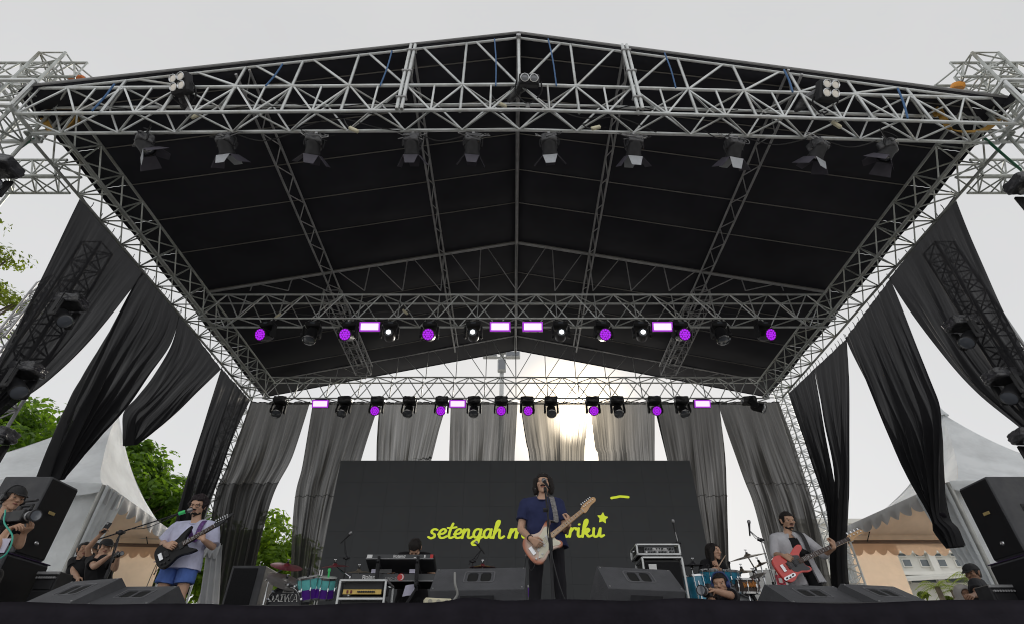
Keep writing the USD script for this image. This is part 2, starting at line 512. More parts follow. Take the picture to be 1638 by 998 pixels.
def box_truss(t, chords, bays, rc=0.026, rb=0.016, metal=None, posts=True, only=(0, 1, 2, 3), faces=((0, 1), (1, 2), (2, 3), (3, 0)), nb=6, ends=True):
    """four chords (each a polyline, in order round the box), zigzag braces and posts between neighbours"""
    m = metal or STEEL
    for ch in chords:
        t.part('chord', tube(ch, rc, 8), m, 40)
    for q, (a, b) in enumerate(faces):
        for i in range(bays):
            s0, s1, s2 = i / bays, (i + .5) / bays, (i + 1) / bays
            A0, A1, A2 = (plin(chords[a], s) for s in (s0, s1, s2))
            B0, B1, B2 = (plin(chords[b], s) for s in (s0, s1, s2))
            if q % 2:
                A0, A1, A2, B0, B1, B2 = B0, B1, B2, A0, A1, A2
            t.part('brace', cyl(A0, B1, rb, n=nb, cap=False), m, 60)
            t.part('brace', cyl(B1, A2, rb, n=nb, cap=False), m, 60)
            if posts and q in only:
                t.part('post', cyl(A0, B0, rb, n=nb, cap=False), m, 60)
        if posts and ends and q in only:
            t.part('post', cyl(plin(chords[a], 1), plin(chords[b], 1), rb, n=nb, cap=False), m, 60)


def chords_between(A, B, U, V):
    """a straight box truss from A to B whose section spans the vectors U and V"""
    A, B, U, V = map(lambda k: np.asarray(k, float), (A, B, U, V))
    return [[A, B], [A + U, B + U], [A + U + V, B + U + V], [A + V, B + V]]


# front truss, a little bowed as in the picture
FL, FM, FRR = np.array([X0 - 7.25, 4.44, ZLO - .02]), np.array([X0, 4.40, ZLO + .02]), np.array([X0 + 7.25, 4.60, ZLO - .03])
W_, H_ = np.array([0, .33, 0]), np.array([0, 0, .66])
t = T('front_truss', 'bright steel box truss spanning the stage front, carrying the flood lamps with flaps', 'truss', FL)
fch = [[p + o for p in (FL, FM, FRR)] for o in (0 * W_, W_, W_ + H_, H_)]
box_truss(t, fch, 17, only=(3,))


def ridge_z(x):
    return ZR - (ZR - ZEV) * abs(x - X0) / 7.3


def gable(name, label, D, dx, top, rr, rb, zbase, bow=0.0, metal=None, n=8, down=False):
    t = T(name, label, 'roof frame', (X0, D, ZHI))
    m = metal or STEEL
    for s in (-1, 1):
        t.part('rafter', tube([(X0, D + .02, top(X0)), (X0 + s * 7.0, D + .02 + (bow if s > 0 else 0), top(X0 + s * 7.0))], rr, 8), m, 40)
    t.part('king_post', cyl((X0, D, zbase), (X0, D, top(X0)), rb * 1.15), m, 40)
    for s in (-1, 1):
        for k in range(1, n + 1):
            x, xp = X0 + s * dx * k, X0 + s * dx * (k - 1)
            y, yp = D + (bow * k / n if s > 0 else 0), D + (bow * (k - 1) / n if s > 0 else 0)
            if top(x) - zbase < 0.12:
                continue
            t.part('upright', cyl((x, y, ZLO if down else zbase), (x, y, top(x) - .03), rb, n=6), m, 60)
            xe = x - s * 0.16
            t.part('diagonal', cyl((xp, yp, zbase), (xe, y, top(xe) - .03), rb * .9, n=6), m, 60)
    return t


gable('front_gable_frame', 'bright tubular roof frame with diagonals standing on the front truss', 4.425, 0.86, lambda x: ridge_z(x) - .03, .022, .022, ZHI + .02, bow=.16, down=True)
# the doubled posts at the two inner purlins
for s, lab in ((-1.72, ''), (1.72, '')):
    x = X0 + s
    lab = 'clamped steel tube pair rising from front truss on the ' + ('keyboard' if s < 0 else 'amplifier') + ' side of the middle blinder'
    t = T('double_post', lab, 'post', (x, 4.4, ZLO))
    for k in (-.035, .035):
        t.part('tube', cyl((x + k, 4.36, ZLO - .03), (x + k, 4.36, ridge_z(x) - .05), .026), STEEL, 40)
    for z in (ZLO + .25, ZHI + .3, ridge_z(x) - .25):
        t.part('clamp', box((x, 4.36, z), (.16, .08, .03), .008), DARKSTEEL)

# middle and rear trusses
for nm, lab, D, bays in (('middle_truss', 'grey box truss crossing mid stage below the roof, hung with purple lamps', DM, 16), ('rear_truss', 'thin grey box truss at the stage back, holding the black drapes', DR, 16)):
    A, B = np.array([X0 - 7.0, D, ZLO - .02]), np.array([X0 + 7.0, D, ZLO - .02])
    t = T(nm, lab, 'truss', A)
    box_truss(t, chords_between(A, B, W_, H_), bays, .022, .014, STEEL, only=(3,))
gable('middle_gable_frame', 'slender grey roof frame with diagonals standing on the middle truss', DM - .1, 0.86, lambda x: ridge_z(x) - .04, .028, .013, ZHI, metal=DARKSTEEL)
gable('rear_gable_frame', 'thin roof frame with long diagonals seen against bright sky above the rear truss', DR + .15, 0.86, lambda x: ridge_z(x) - .04, .022, .012, ZHI, metal=DARKSTEEL)

# side trusses
for s, who in ((-1, 'standing guitarist in blue shorts'), (1, 'red bass player')):
    xo, xi = X0 + s * HWO, X0 + s * 6.82
    A, B = np.array([xo, 4.75, ZLO]), np.array([xo, 13.2, ZLO])
    t = T('side_truss', f'steel box truss running front to back above the {who}', 'truss', A)
    box_truss(t, chords_between(A, B, (xi - xo, 0, 0), (0, 0, .50)), 14, .024, .014, WEATH, only=(0,))

# purlin ladders under the roof and the ridge pole
for x, lab in ((-4.25, 'twin tube roof purlin nearest the lamp side of the guitarist'), (-1.72, 'twin tube roof purlin just on the keyboard side of the ridge pole'), (1.72, 'twin tube roof purlin just on the bass side of the ridge pole'), (4.25, 'twin tube roof purlin nearest the bass player')):
    xx = X0 + x
    lab = {-4.25: 'twin tube roof purlin between the ridge and the guitarist side truss, outer one', -1.72: 'twin tube roof purlin next to the ridge pole, above the keyboards', 1.72: 'twin tube roof purlin next to the ridge pole, above the amplifier', 4.25: 'twin tube roof purlin between the ridge and the bass player side truss, outer one'}[x]
    t = T('roof_purlin', lab, 'purlin', (xx, DF, ridge_z(xx)))
    z0 = ridge_z(xx) - .09
    s = 1 if x > 0 else -1
    o = np.array([s * .17, 0, -.13 if abs(x) > 3 else -.2]) if abs(x) > 3 else np.array([s * .07, 0, -.2])
    A, B = np.array([xx, DF + .05, z0]), np.array([xx, DR + .1, z0])
    t.part('chord', cyl(A, B, .022), DARKSTEEL, 40)
    t.part('chord', cyl(A + o, B + o, .022), DARKSTEEL, 40)
    for k in range(13):
        y0, y1 = DF + .1 + k * .68, DF + .1 + (k + .5) * .68
        t.part('rung', cyl((xx, y0, z0), np.array([xx, y1, z0]) + o, .011, n=5, cap=False), DARKSTEEL, 60)
        t.part('rung', cyl(np.array([xx, y1, z0]) + o, (xx, y0 + .68, z0), .011, n=5, cap=False), DARKSTEEL, 60)
    if abs(x) > 3:    # the short lattice between middle and rear truss hangs deeper
        C = np.array([xx - s * .12, DM + .3, ZHI + .04])
        tt = T('bracing_truss', 'narrow lattice joining the middle and rear trusses, ' + ('over the teal toms' if x < 0 else 'over the drummer'), 'truss', C)
        box_truss(tt, chords_between(C, C + np.array([0, DR - DM - .3, 0]), (s * .42, 0, 0), (0, 0, .3)), 7, .016, .009, DARKSTEEL)
solo('ridge_pole', tube([(X0, DF - .05, ZR - .1), (X0, DR + 1.0, ZR - .1)], .04, 10), DARKSTEEL, 'grey ridge pole running front to back along the roof peak', 'pole', smooth=40)

# roof of tarpaulin strips between seams
t = T('stage_roof', 'black tarpaulin gable roof stretched over the stage', 'canopy', (X0, 4.3, ZR))
seams = [4.39, 4.78, 5.55, 6.33, 7.2, 8.12, 9.36, 10.5, 11.6, 12.8, 14.25]
for s in (-1, 1):
    for a, b in zip(seams[:-1], seams[1:]):
        nu, nv = 34, 9
        g = []
        for i in range(nu):
            u = i / (nu - 1)
            for j in range(nv):
                w = j / (nv - 1)
                x = X0 + s * u * 7.44
                z = ZR - (ZR - ZEV) * u * 7.44 / 7.3
                z -= 0.055 * math.sin(math.pi * w) * (0.5 + 0.5 * math.sin(math.pi * u)) + 0.02 * math.sin(u * 17 + a) * math.sin(math.pi * w)
                a_ = a + (.175 * u if (s > 0 and a < 4.5) else 0)
                g.append((x, a_ + .003 + (b - a_ - .006) * w, z + .012))
        g = np.array(g)
        f = [[i * nv + j, (i + 1) * nv + j, (i + 1) * nv + j + 1, i * nv + j + 1] for i in range(nu - 1) for j in range(nv - 1)]
        t.part('tarpaulin_strip', (g, np.array(f)[:, ::-1] if s > 0 else np.array(f)), TARP, True)
    for a in seams[1:-1]:
        t.part('seam', tube([(X0, a, ZR + .002), (X0 + s * 7.06, a, ridge_z(X0 + 7.06) + .002)], .010 if s else .01, 5), mat(f'seam_tape_{len(_used)}', (.20, .19, .175), .6), 60)
    t.part('edge_hem', tube([(X0, 4.38, ZR + .02), (X0 + s * 7.44, 4.38 + (.175 if s > 0 else 0), ridge_z(X0 + 7.44) + .02)], .022, 6), mat(f'hem_{len(_used)}', (.30, .30, .31), .6), 60)
    t.part('edge_hem', tube([(X0, 14.26, ZR + .015), (X0 + s * 7.44, 14.26, ridge_z(X0 + 7.44) + .015)], .018, 6), TARP, 60)
    # eave flap hanging over the side truss
    e = []
    for i in range(60):
        y = 4.39 + i / 59 * 9.86
        e.append(((X0 + s * 7.44, y, ridge_z(X0 + 7.44) + .01), (X0 + s * 7.46, y, ridge_z(X0 + 7.44) - .10 - .02 * math.sin(y * 3.1))))
    e = np.array(e).reshape(-1, 3)
    t.part('eave_flap', (e, np.array([[2 * i, 2 * i + 1, 2 * i + 3, 2 * i + 2] for i in range(59)])), TARP, True)

# ------------------------------------------------------------------ towers and outriggers


def tower(label, x, y, z0, z1, w=.38, bays=16, rc=.024, rb=.013, metal=None):
    A = np.array([x - w / 2, y - w / 2, z0])
    t = T('truss_tower', label, 'tower', (x, y, z0))
    box_truss(t, chords_between(A, A + np.array([0, 0, z1 - z0]), (w, 0, 0), (0, w, 0)), bays, rc, rb, metal)
    t.part('base_plate', box((x, y, .03), (.8, .8, .05), .01), DARKSTEEL)
    return t


for s, who in ((-1, 'guitarist'), (1, 'bass player')):
    tower(f'front corner lattice tower at the {who} end of the front truss', X0 + s * 7.55, 4.62, 0, 9.0, .42, 20, metal=WEATH)
    tower(f'lattice tower behind the widest side curtain, moving lamps on it, {who} side', X0 + s * 7.84, 7.25, 0, ZLO, .34, 16, metal=DARKSTEEL)
    tower(f'rear corner lattice tower on the {who} side, half wrapped by a black curtain', X0 + s * (7.68 if s < 0 else 7.72), 13.35 if s < 0 else 13.6, 0, ZLO + .5, .42, 20)
    tower(f'outer lattice tower standing clear of the stage on the {who} side', X0 + s * 8.95, 5.9, 0, 7.7, .42, 18, metal=WEATH)
    A = np.array([X0 + s * 7.45, 5.55, ZLO - .02])
    t = T('outrigger_truss', f'short horizontal truss joining the outer tower to the side truss, {who} side', 'truss', A)
    box_truss(t, chords_between(A, A + np.array([s * 1.9, 0, 0]), (0, .36, 0), (0, 0, .40)), 5, .022, .013, WEATH, only=(0, 3))
    A = np.array([X0 + s * 7.05, 4.55, 8.52])
    t = T('hoist_truss', f'cantilever truss on the front tower head, {who} side, high against the sky', 'truss', A)
    box_truss(t, chords_between(A, A + np.array([s * 2.6, 0, 0]), (0, .40, 0), (0, 0, .42)), 6, .024, .014, WEATH, only=(3,))
    # sleeve block round the tower
    t = T('tower_sleeve', f'steel sleeve block clamping the front truss to its tower, {who} side', 'clamp', (X0 + s * 7.5, 4.6, ZLO))
    for z in (ZLO, ZLO + .66):
        for dx, dy, lx, ly in ((0, -.3, .66, .05), (0, .3, .66, .05), (-.3, 0, .05, .55), (.3, 0, .05, .55)):
            t.part('sleeve_bar', box((X0 + s * 7.55 + dx, 4.62 + dy, z), (lx, ly, .05), .006), STEEL)
    for dx in (-.3, .3):
        for dy in (-.3, .3):
            t.part('sleeve_post', cyl((X0 + s * 7.55 + dx, 4.62 + dy, ZLO), (X0 + s * 7.55 + dx, 4.62 + dy, ZLO + .66), .024), STEEL, 40)
# slanting stay far out on the guitarist side
A, B = P(-20, 552, 8.2), P(60, 452, 8.2)
t = T('stay_truss', 'slanting lattice stay outside the widest curtain, against pale tree branches', 'truss', A)
box_truss(t, chords_between(A, B, (0, .28, 0), (.2, 0, .2)), 5, .022, .012, DARKSTEEL)
# the yellow slings, straps and hoist bodies
for s, who, pts in ((-1, 'guitarist', [(72, 178), (110, 183), (150, 163), (165, 142)]), (-1, 'guitarist', [(70, 190), (88, 215), (120, 195), (132, 172)]), (1, 'bass player', [(1497, 165), (1512, 195), (1530, 210), (1575, 208), (1600, 190), (1618, 205)]), (1, 'bass player', [(1495, 172), (1500, 185), (1505, 165), (1520, 152)])):
    pp = [P(a, b, 4.85) for a, b in pts]
    k = numbered('sl', 'x')
    solo('truss_sling', ribbon(pp, .09, .012, (0, 0.35, 1), 5), YELLOW, f'amber sling webbing wound round the front truss end, {who} corner, ' + ('long outer loop' if k in ('x', 'x_002') else 'short inner loop'), 'sling')
t = T('hoist_hook', 'orange hoist block on top of front tower, guitarist corner', 'hoist', P(125, 128, 4.7))
q = P(125, 129, 4.7)
t.part('body', box(q, (.26, .16, .10), .03), ORANGE)
t.part('hook', tube([q + (0, 0, .02), q + (.05, 0, .1), q + (.1, 0, .04), q + (.08, 0, -.02)], .012, 6, 4), DARKSTEEL, 60)
t = T('hoist_hook', 'round amber hoist wheel on the truss end, bass player corner', 'hoist', P(1532, 139, 4.7))
q = P(1532, 139, 4.7)
t.part('wheel', lathe([(.01, -.045), (.09, -.04), (.10, 0), (.09, .04), (.01, .045)], 18, (.2, -.5, .8), q), mat('amber_plastic', (.75, .30, .03), .45), 40)
t.part('axle', cyl(q - (0, .12, 0), q + (0, .12, 0), .02), DARKSTEEL)
for k, (a, b, w, lab) in enumerate([((183, 135), (147, 178), .020, 'blue strap bundle tied near the amber slings of the guitarist corner'), ((452, 103), (425, 138), .018, 'thin blue strap tying the roof edge to the truss, next after the left blinder'),
                       ((627, 82), (608, 138), .016, 'thin blue strap between the roof edge and the front truss above the keyboards'), ((791, 63), (793, 138), .016, 'thin blue strap just beside the middle blinder, keyboard side'),
                       ((877, 63), (890, 138), .016, 'thin blue strap just beside the middle blinder, bass side'), ((1063, 85), (1081, 141), .014, 'thin blue strap between roof edge and front truss above the amplifier'),
                       ((1254, 112), (1268, 148), .02, 'short blue strap beside the four lens blinder on the bass side'), ((1436, 142), (1452, 190), .02, 'blue strap bundle hanging through the front truss on the bass side')]):
    D = 4.36
    A, B = P(*a, D - .05), P(*b, D)
    solo('blue_strap', tube([A, (A + B) / 2 + (0.015, 0, 0), B], w / 2 + .004, 6, 4), BLUEW, lab.replace('left blinder', 'guitarist side blinder'), 'strap', smooth=60)
for a, b, D, who in (((18, 248), (62, 216), 4.9, 'guitarist'), ((1572, 219), (1634, 273), 4.9, 'bass player')):
    solo('green_strap', ribbon([P(*a, D), (P(*a, D) + P(*b, D)) / 2 - (0, 0, .02), P(*b, D)], .06, .008, (0, .3, 1)), GREENW, f'green webbing strap stretched from the front tower outward, {who} corner', 'strap')

# ------------------------------------------------------------------ black curtains
SHEER_SIDE = cloth_look('sheer_black_side_cloth', (0.018, 0.018, 0.021), 0.016, (0.008, 0.008, 0.009), 0.9, su=55, glossy=.15)
SHEER_WIDE = cloth_look('sheer_black_wide_side_cloth', (0.018, 0.018, 0.021), 0.018, (0.007, 0.007, 0.008), 0.8, su=40, glossy=.1)
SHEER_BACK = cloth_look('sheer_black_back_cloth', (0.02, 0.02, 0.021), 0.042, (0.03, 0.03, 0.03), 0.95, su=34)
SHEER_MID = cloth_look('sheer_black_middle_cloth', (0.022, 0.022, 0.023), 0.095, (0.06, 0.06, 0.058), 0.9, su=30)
SHEER_LOW = cloth_look('sheer_black_lower_cloth', (0.02, 0.02, 0.022), 0.02, (0.012, 0.012, 0.012), 0.95, su=34)


def drape_mesh(left, right, folds, amp, n, nu=90, nv=50, seed=0, v0=0.0, v1=1.0, top_amp=.3, hemdrop=.025):
    """cloth hung between two 3D edge lines; folds run down it"""
    r = np.random.default_rng(seed)
    L, R = catmull(left, 8), catmull(right, 8)
    ph = r.uniform(0, 6.28, 6)
    n = nrm(n)
    V, UV = [], []
    for j in range(nv):
        t = v0 + (v1 - v0) * j / (nv - 1)
        a, b = plin(L, t), plin(R, t)
        for i in range(nu):
            u = i / (nu - 1)
            uu = u + 0.03 * math.sin(u * 9 + ph[3]) + 0.02 * math.sin(t * 5 + u * 6 + ph[4])
            w = math.sin(uu * folds * 6.283 + ph[0]) + .6 * math.sin(uu * folds * 2.37 * 6.283 + ph[1] + t * 1.5) + .45 * math.sin(uu * folds * .47 * 6.283 + ph[2])
            k = amp * (top_amp + (1 - top_amp) * min(1, t * 1.6))
            p = a + (b - a) * (uu if 0 < i < nu - 1 else u) + n * w * k
            if t < .04 and v0 == 0:
                p = p - np.array([0, 0, hemdrop * abs(math.sin(u * folds * 3.1416 * .5))]) * (1 - t / .04)
            V.append(p); UV.append((u, t))
    f = [[j * nu + i, (j + 1) * nu + i, (j + 1) * nu + i + 1, j * nu + i + 1] for j in range(nv - 1) for i in range(nu - 1)]
    return (np.array(V), np.array(f)), np.array(UV)


BACKS = [('nearest the guitarist, its dark lower half sewn on', [(402, 642), (368, 745), (347, 800), (322, 966)], [(497, 642), (470, 730), (437, 800), (398, 966)]),
         ('beside the screen behind the teal toms', [(500, 642), (482, 740), (470, 800), (464, 966)], [(607, 642), (576, 737), (560, 800), (515, 966)]),
         ('third from the guitarist side, cut off by the screen top', [(609, 642), (606, 700), (605, 740), (600, 966)], [(714, 642), (692, 730), (690, 745), (680, 966)]),
         ('behind the screen top, keyboard side of the roof peak', [(721, 642), (719, 700), (718, 740), (716, 966)], [(828, 642), (825, 700), (823, 740), (818, 966)]),
         ('glowing in front of the low sun', [(832, 642), (843, 710), (848, 740), (870, 966)], [(944, 642), (937, 700), (934, 740), (930, 966)]),
         ('pale and warm, next after the sunlit one', [(942, 642), (952, 715), (958, 740), (975, 966)], [(1047, 642), (1047, 700), (1047, 740), (1048, 966)]),
         ('beside the screen behind the drummer', [(1049, 642), (1064, 720), (1077, 780), (1118, 966)], [(1150, 642), (1157, 710), (1161, 780), (1166, 966)]),
         ('widest one behind the bass player, seam across its middle', [(1148, 642), (1185, 755), (1208, 815), (1252, 966)], [(1246, 642), (1287, 755), (1304, 812), (1335, 966)])]
for k, (lab, le, ri) in enumerate(BACKS):
    D = DR + .28
    Lp, Rp = [P(a, b, D + .03 * (k % 2)) for a, b in le], [P(a, b, D + .03 * (k % 2)) for a, b in ri]
    t = T('back_drape', 'sheer black back drape ' + lab, 'curtain', Lp[0], 'sheer drapes across the stage back')
    cut = .46 if k in (0, 7) else .52
    g, uv = drape_mesh(Lp, Rp, 5 + k % 3, .075, (0, -1, 0), 110, 46, 20 + k, 0, cut)
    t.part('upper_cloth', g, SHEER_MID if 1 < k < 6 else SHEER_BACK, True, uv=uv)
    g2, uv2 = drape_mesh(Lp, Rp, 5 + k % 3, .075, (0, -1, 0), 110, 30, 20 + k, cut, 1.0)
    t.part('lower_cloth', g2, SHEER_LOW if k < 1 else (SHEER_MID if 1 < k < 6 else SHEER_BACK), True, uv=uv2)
    row = g2[0][:110]
    t.part('sewn_seam', tube(row - (0, .012, 0), .007, 4), mat(f'seam_thread_{k}', (.02, .02, .02), .8), True)
    top = g[0][:110]
    t.part('hem_tube', tube(top + (0, .0, .0), .012, 5), SKIRT, True)

SIDES = [('widest, before the lamp tower, guitarist side', -7.33, -7.46, [(130, 313), (60, 448), (0, 566), (-75, 705)], [(230, 438), (150, 535), (75, 608), (0, 664), (-58, 730)], 4),
         ('tip ending before the white tent roof, guitarist side', -7.35, -7.6, [(230, 434), (204, 477), (141, 600), (102, 689), (74, 767)], [(287, 500), (272, 550), (234, 601), (196, 652), (150, 702), (92, 768)], 5),
         ('tip ending beside the tent peak, guitarist side', -7.35, -7.5, [(288, 503), (277, 552), (249, 600), (224, 634), (202, 662), (204, 712)], [(354, 590), (318, 625), (258, 682), (212, 712)], 4),
         ('hanging past the trees by the rear tower, guitarist side', -7.3, -7.3, [(354, 588), (322, 688), (297, 779), (276, 870), (262, 950)], [(400, 640), (370, 705), (348, 765), (322, 830), (296, 950)], 4),
         ('widest, before the lamp tower, bass player side', 7.55, 7.66, [(1422, 446), (1486, 545), (1550, 624), (1638, 692), (1690, 740)], [(1527, 313), (1562, 400), (1600, 488), (1645, 575), (1705, 705)], 5),
         ('knotted into a bag before the tent, bass player side', 7.55, 7.7, [(1352, 541), (1377, 600), (1440, 735), (1500, 825), (1506, 850), (1528, 876)], [(1424, 446), (1486, 600), (1507, 664), (1506, 760), (1507, 822), (1526, 845), (1534, 872)], 6),
         ('narrow inner strand over the rear tower, bass player side', 7.5, 7.45, [(1262, 628), (1300, 735), (1326, 810), (1332, 872), (1334, 945)], [(1302, 590), (1318, 680), (1338, 790), (1337, 872), (1340, 940)], 4),
         ('narrow outer strand against open sky, bass player side', 7.5, 7.45, [(1302, 590), (1318, 672), (1340, 765), (1336, 872), (1338, 940)], [(1354, 541), (1358, 620), (1356, 720), (1350, 872), (1354, 945)], 3)]
for k, (lab, xa, xb, le, ri, nf) in enumerate(SIDES):
    def edge(e):
        return [PX(a, b, xa + (xb - xa) * i / (len(e) - 1)) for i, (a, b) in enumerate(e)]
    Lp, Rp = edge(le), edge(ri)
    t = T('side_curtain', 'black side curtain, ' + lab, 'curtain', Lp[0], 'black curtains hung along the stage sides')
    g, uv = drape_mesh(Lp, Rp, nf, .05 if k in (0, 4) else (.07 if k not in (1, 5) else .10), (1, 0, .1), 100, 70, 60 + k, top_amp=.08, hemdrop=.006)
    t.part('cloth', g, SHEER_WIDE if k in (0, 4) else SHEER_SIDE, True, uv=uv)
    for q in range(0, 100, 11):
        a = g[0][q]
        t.part('tie_cord', tube([a, a + (0.01, 0, .05), a + (0, 0, .12)], .008, 4), SKIRT)
    if k == 5:
        kn = PX(1503, 824, 7.66)
        t.part('knot_band', lathe([(.06, -.05), (.10, -.03), (.11, 0), (.10, .03), (.06, .05)], 12, (0.3, 0, 1), kn), SKIRT, True)

# ------------------------------------------------------------------ screen
DS = 11.3
sl, sr = P(545, 737, DS), P(1103, 735, DS)
ztop = (sl[2] + sr[2]) / 2
t = T('led_screen', 'large dark display wall with lime handwritten words, behind the band', 'screen', (sl[0], DS, DECK))
SCR = [mat(f'dark_screen_face_{k}', (.044 + .0012 * k, .047 + .0012 * k, .051 + .0012 * k), .5, 0, .08, 2.0, spec=.45) for k in range(3)]
cols, rows = 14, 7
zb = DECK + .35
for i in range(cols):
    for j in range(rows):
        xa, xb = sl[0] + (sr[0] - sl[0]) * i / cols, sl[0] + (sr[0] - sl[0]) * (i + 1) / cols
        za, zc = zb + (ztop - zb) * j / rows, zb + (ztop - zb) * (j + 1) / rows
        dy = rng.uniform(0, .0006)
        t.part('panel', box(((xa + xb) / 2, DS + .045 + dy, (za + zc) / 2), (xb - xa - .0006, .09, zc - za - .0006), .0012), SCR[int(rng.integers(0, 3))])
t.part('back_frame', box(((sl[0] + sr[0]) / 2, DS + .16, (zb + ztop) / 2), (sr[0] - sl[0] - .02, .1, ztop - zb - .02)), BLACKM)
t.part('plinth', box(((sl[0] + sr[0]) / 2, DS + .15, DECK + .175), (sr[0] - sl[0], .25, .35)), BLACKM)
for x in np.linspace(sl[0] + .4, sr[0] - .4, 7):
    t.part('back_brace', cyl((x, DS + .2, ztop - .3), (x, DS + 1.2, DECK), .03), DARKSTEEL)
GLY = {
    's': (.78, [[(0.0, .12), (.22, -.02), (.48, .12), (.46, .4), (.2, .58), (.18, .84), (.38, 1.0), (.6, .9)]]),
    'e': (.72, [[(0.0, .42), (.4, .5), (.58, .78), (.38, 1.0), (.14, .82), (.06, .42), (.22, .05), (.5, .03), (.74, .2)]]),
    't': (.62, [[(.34, 1.6), (.22, .9), (.2, .25), (.36, .0), (.6, .12)], [(-.02, 1.12), (.3, 1.1), (.66, 1.2)]]),
    'n': (.88, [[(0.02, 0), (.06, .95)], [(.04, .45), (.24, .92), (.44, .9), (.48, .5), (.5, .12), (.66, 0), (.86, .16)]]),
    'g': (.86, [[(.6, .85), (.35, 1.0), (.1, .8), (.06, .35), (.26, .05), (.5, .25), (.62, .9)], [(.62, .95), (.6, 0), (.5, -.6), (.2, -.75), (.06, -.5), (.34, -.22), (.86, .14)]]),
    'a': (.88, [[(.6, .85), (.35, 1.0), (.1, .8), (.06, .35), (.26, .02), (.5, .22), (.62, .92)], [(.62, .98), (.6, .3), (.7, .02), (.88, .16)]]),
    'h': (.92, [[(0.02, .7), (.3, 1.5), (.3, 1.9), (.12, 1.75), (.05, .8), (.02, 0)], [(.04, .4), (.26, .9), (.46, .86), (.48, .4), (.54, .06), (.7, 0), (.9, .18)]]),
    'm': (1.2, [[(0, 0), (.06, .95)], [(.04, .5), (.22, .93), (.4, .86), (.42, 0)], [(.44, .5), (.64, .93), (.82, .86), (.84, .25), (.96, 0), (1.16, .16)]]),
    'd': (.9, [[(.6, .85), (.35, 1.0), (.1, .8), (.06, .35), (.26, .02), (.5, .22), (.62, .92)], [(.7, 1.9), (.62, 1.0), (.6, .3), (.7, .02), (.88, .16)]]),
    'i': (.44, [[(.08, .95), (.08, .25), (.2, .0), (.44, .16)], [(.1, 1.36), (.11, 1.38)]]),
    'r': (.6, [[(0.02, 0), (.06, .95)], [(.05, .5), (.24, .9), (.46, .95), (.5, .8)]]),
    'k': (.82, [[(0.02, .7), (.28, 1.5), (.26, 1.9), (.1, 1.7), (.04, .8), (.02, 0)], [(.04, .42), (.34, .88), (.5, .76), (.36, .5), (.08, .42), (.34, .3), (.5, .04), (.8, .16)]]),
    'u': (.92, [[(.06, .95), (.06, .3), (.22, 0), (.46, .2), (.58, .92)], [(.58, .95), (.58, .28), (.7, .02), (.9, .18)]])}
LIME = glow('lime_screen_glow', (0.50, 0.58, 0.02), 0.95, (.1, .1, .02))


def stroke_text(word, sw=.11):
    x, out = 0, []
    for ch in word:
        w, ss = GLY[ch]
        for s_ in ss:
            p = catmull(s_, 8) + (x, 0)
            p = np.stack([p[:, 0] + .12 * p[:, 1], p[:, 1]], 1)
            out.append(sg.LineString(p).buffer(sw))
        x += w
    return out, x


def screen_word(word, pa, pb, base, xh):
    """each letter its own glowing sheet, 6 mm proud of the screen"""
    a, b = P(pa, base, DS), P(pb, base, DS)
    tot = stroke_text(word)[1]
    s = (b[0] - a[0]) / tot
    sy = (P(pa, base - xh, DS)[2] - a[2])
    x = 0
    for ch in word:
        g = unary_union(stroke_text(ch)[0])
        g = affinity.affine_transform(g, [s, 0, 0, sy, x * s, 0]).simplify(.002)
        t.part('letter', prism(g, .004, (a[0], DS - .004 - .0015 * (x % 2 > 1), a[2]), (1, 0, 0), (0, 0, 1)), LIME)
        x += GLY[ch][0]


screen_word('setengah', 685, 806, 860, 14.5)
screen_word('m', 814, 845, 859.5, 14.5)
screen_word('diriku', 884, 966, 858, 14.5)
a = P(964, 828, DS)
star = [(math.sin(k * math.pi / 5 + .15) * (.105 if k % 2 == 0 else .055), math.cos(k * math.pi / 5 + .15) * (.105 if k % 2 == 0 else .055)) for k in range(10)]
t.part('star', prism(sg.Polygon(star).buffer(.008), .004, (a[0], DS - .004, a[2]), (1, 0, 0), (0, 0, 1)), LIME)
a, b, c2 = P(978, 796, DS), P(992, 793.5, DS), P(1005, 794.5, DS)
g = sg.LineString([(k[0], k[2]) for k in (a, b, c2)]).buffer(.024)
t.part('dash', prism(g, .004, (0, DS - .004, 0), (1, 0, 0), (0, 0, 1)), LIME)

# ------------------------------------------------------------------ flood mast
DP = 30.0
pc = P(803, 572, DP)
t = T('floodlight_mast', 'grey mast with a cross of floodlight boxes, seen below the roof peak', 'mast', (pc[0], DP, 0))
MAST = mat('mast_grey', (.55, .56, .56), .5, .3)
t.part('pole', cyl((pc[0], DP, 0), pc + (0, 0, .6), .22, .13, 12), MAST, 40)
for dx, dz, w, h in ((-.78, 0.06, .95, .42), (.72, .05, .95, .42), (0, .55, .55, .7), (0, -.75, .55, .85)):
    b = t.part('lamp_box', box(pc + (dx, -.25, dz), (w, .4, h), .04), MAST)
    t.part('lamp_glass', box(pc + (dx, -.46, dz), (w - .12, .02, h - .12)), LENS, parent=b)
t.part('cross_arm', cyl(pc + (-1.1, 0, .02), pc + (1.1, 0, .02), .07), MAST, 40)

# ================================================================== tents, trees, building
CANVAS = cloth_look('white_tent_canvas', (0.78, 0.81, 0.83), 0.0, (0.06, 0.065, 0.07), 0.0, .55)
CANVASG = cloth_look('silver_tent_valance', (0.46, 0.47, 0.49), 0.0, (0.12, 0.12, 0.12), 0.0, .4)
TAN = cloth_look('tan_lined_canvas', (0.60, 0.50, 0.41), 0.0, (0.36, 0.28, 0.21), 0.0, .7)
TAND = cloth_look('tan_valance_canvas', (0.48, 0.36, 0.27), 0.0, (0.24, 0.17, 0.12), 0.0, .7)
ALU = mat('tent_frame_metal', (.42, .42, .40), .45, .5, .15, 5.0)


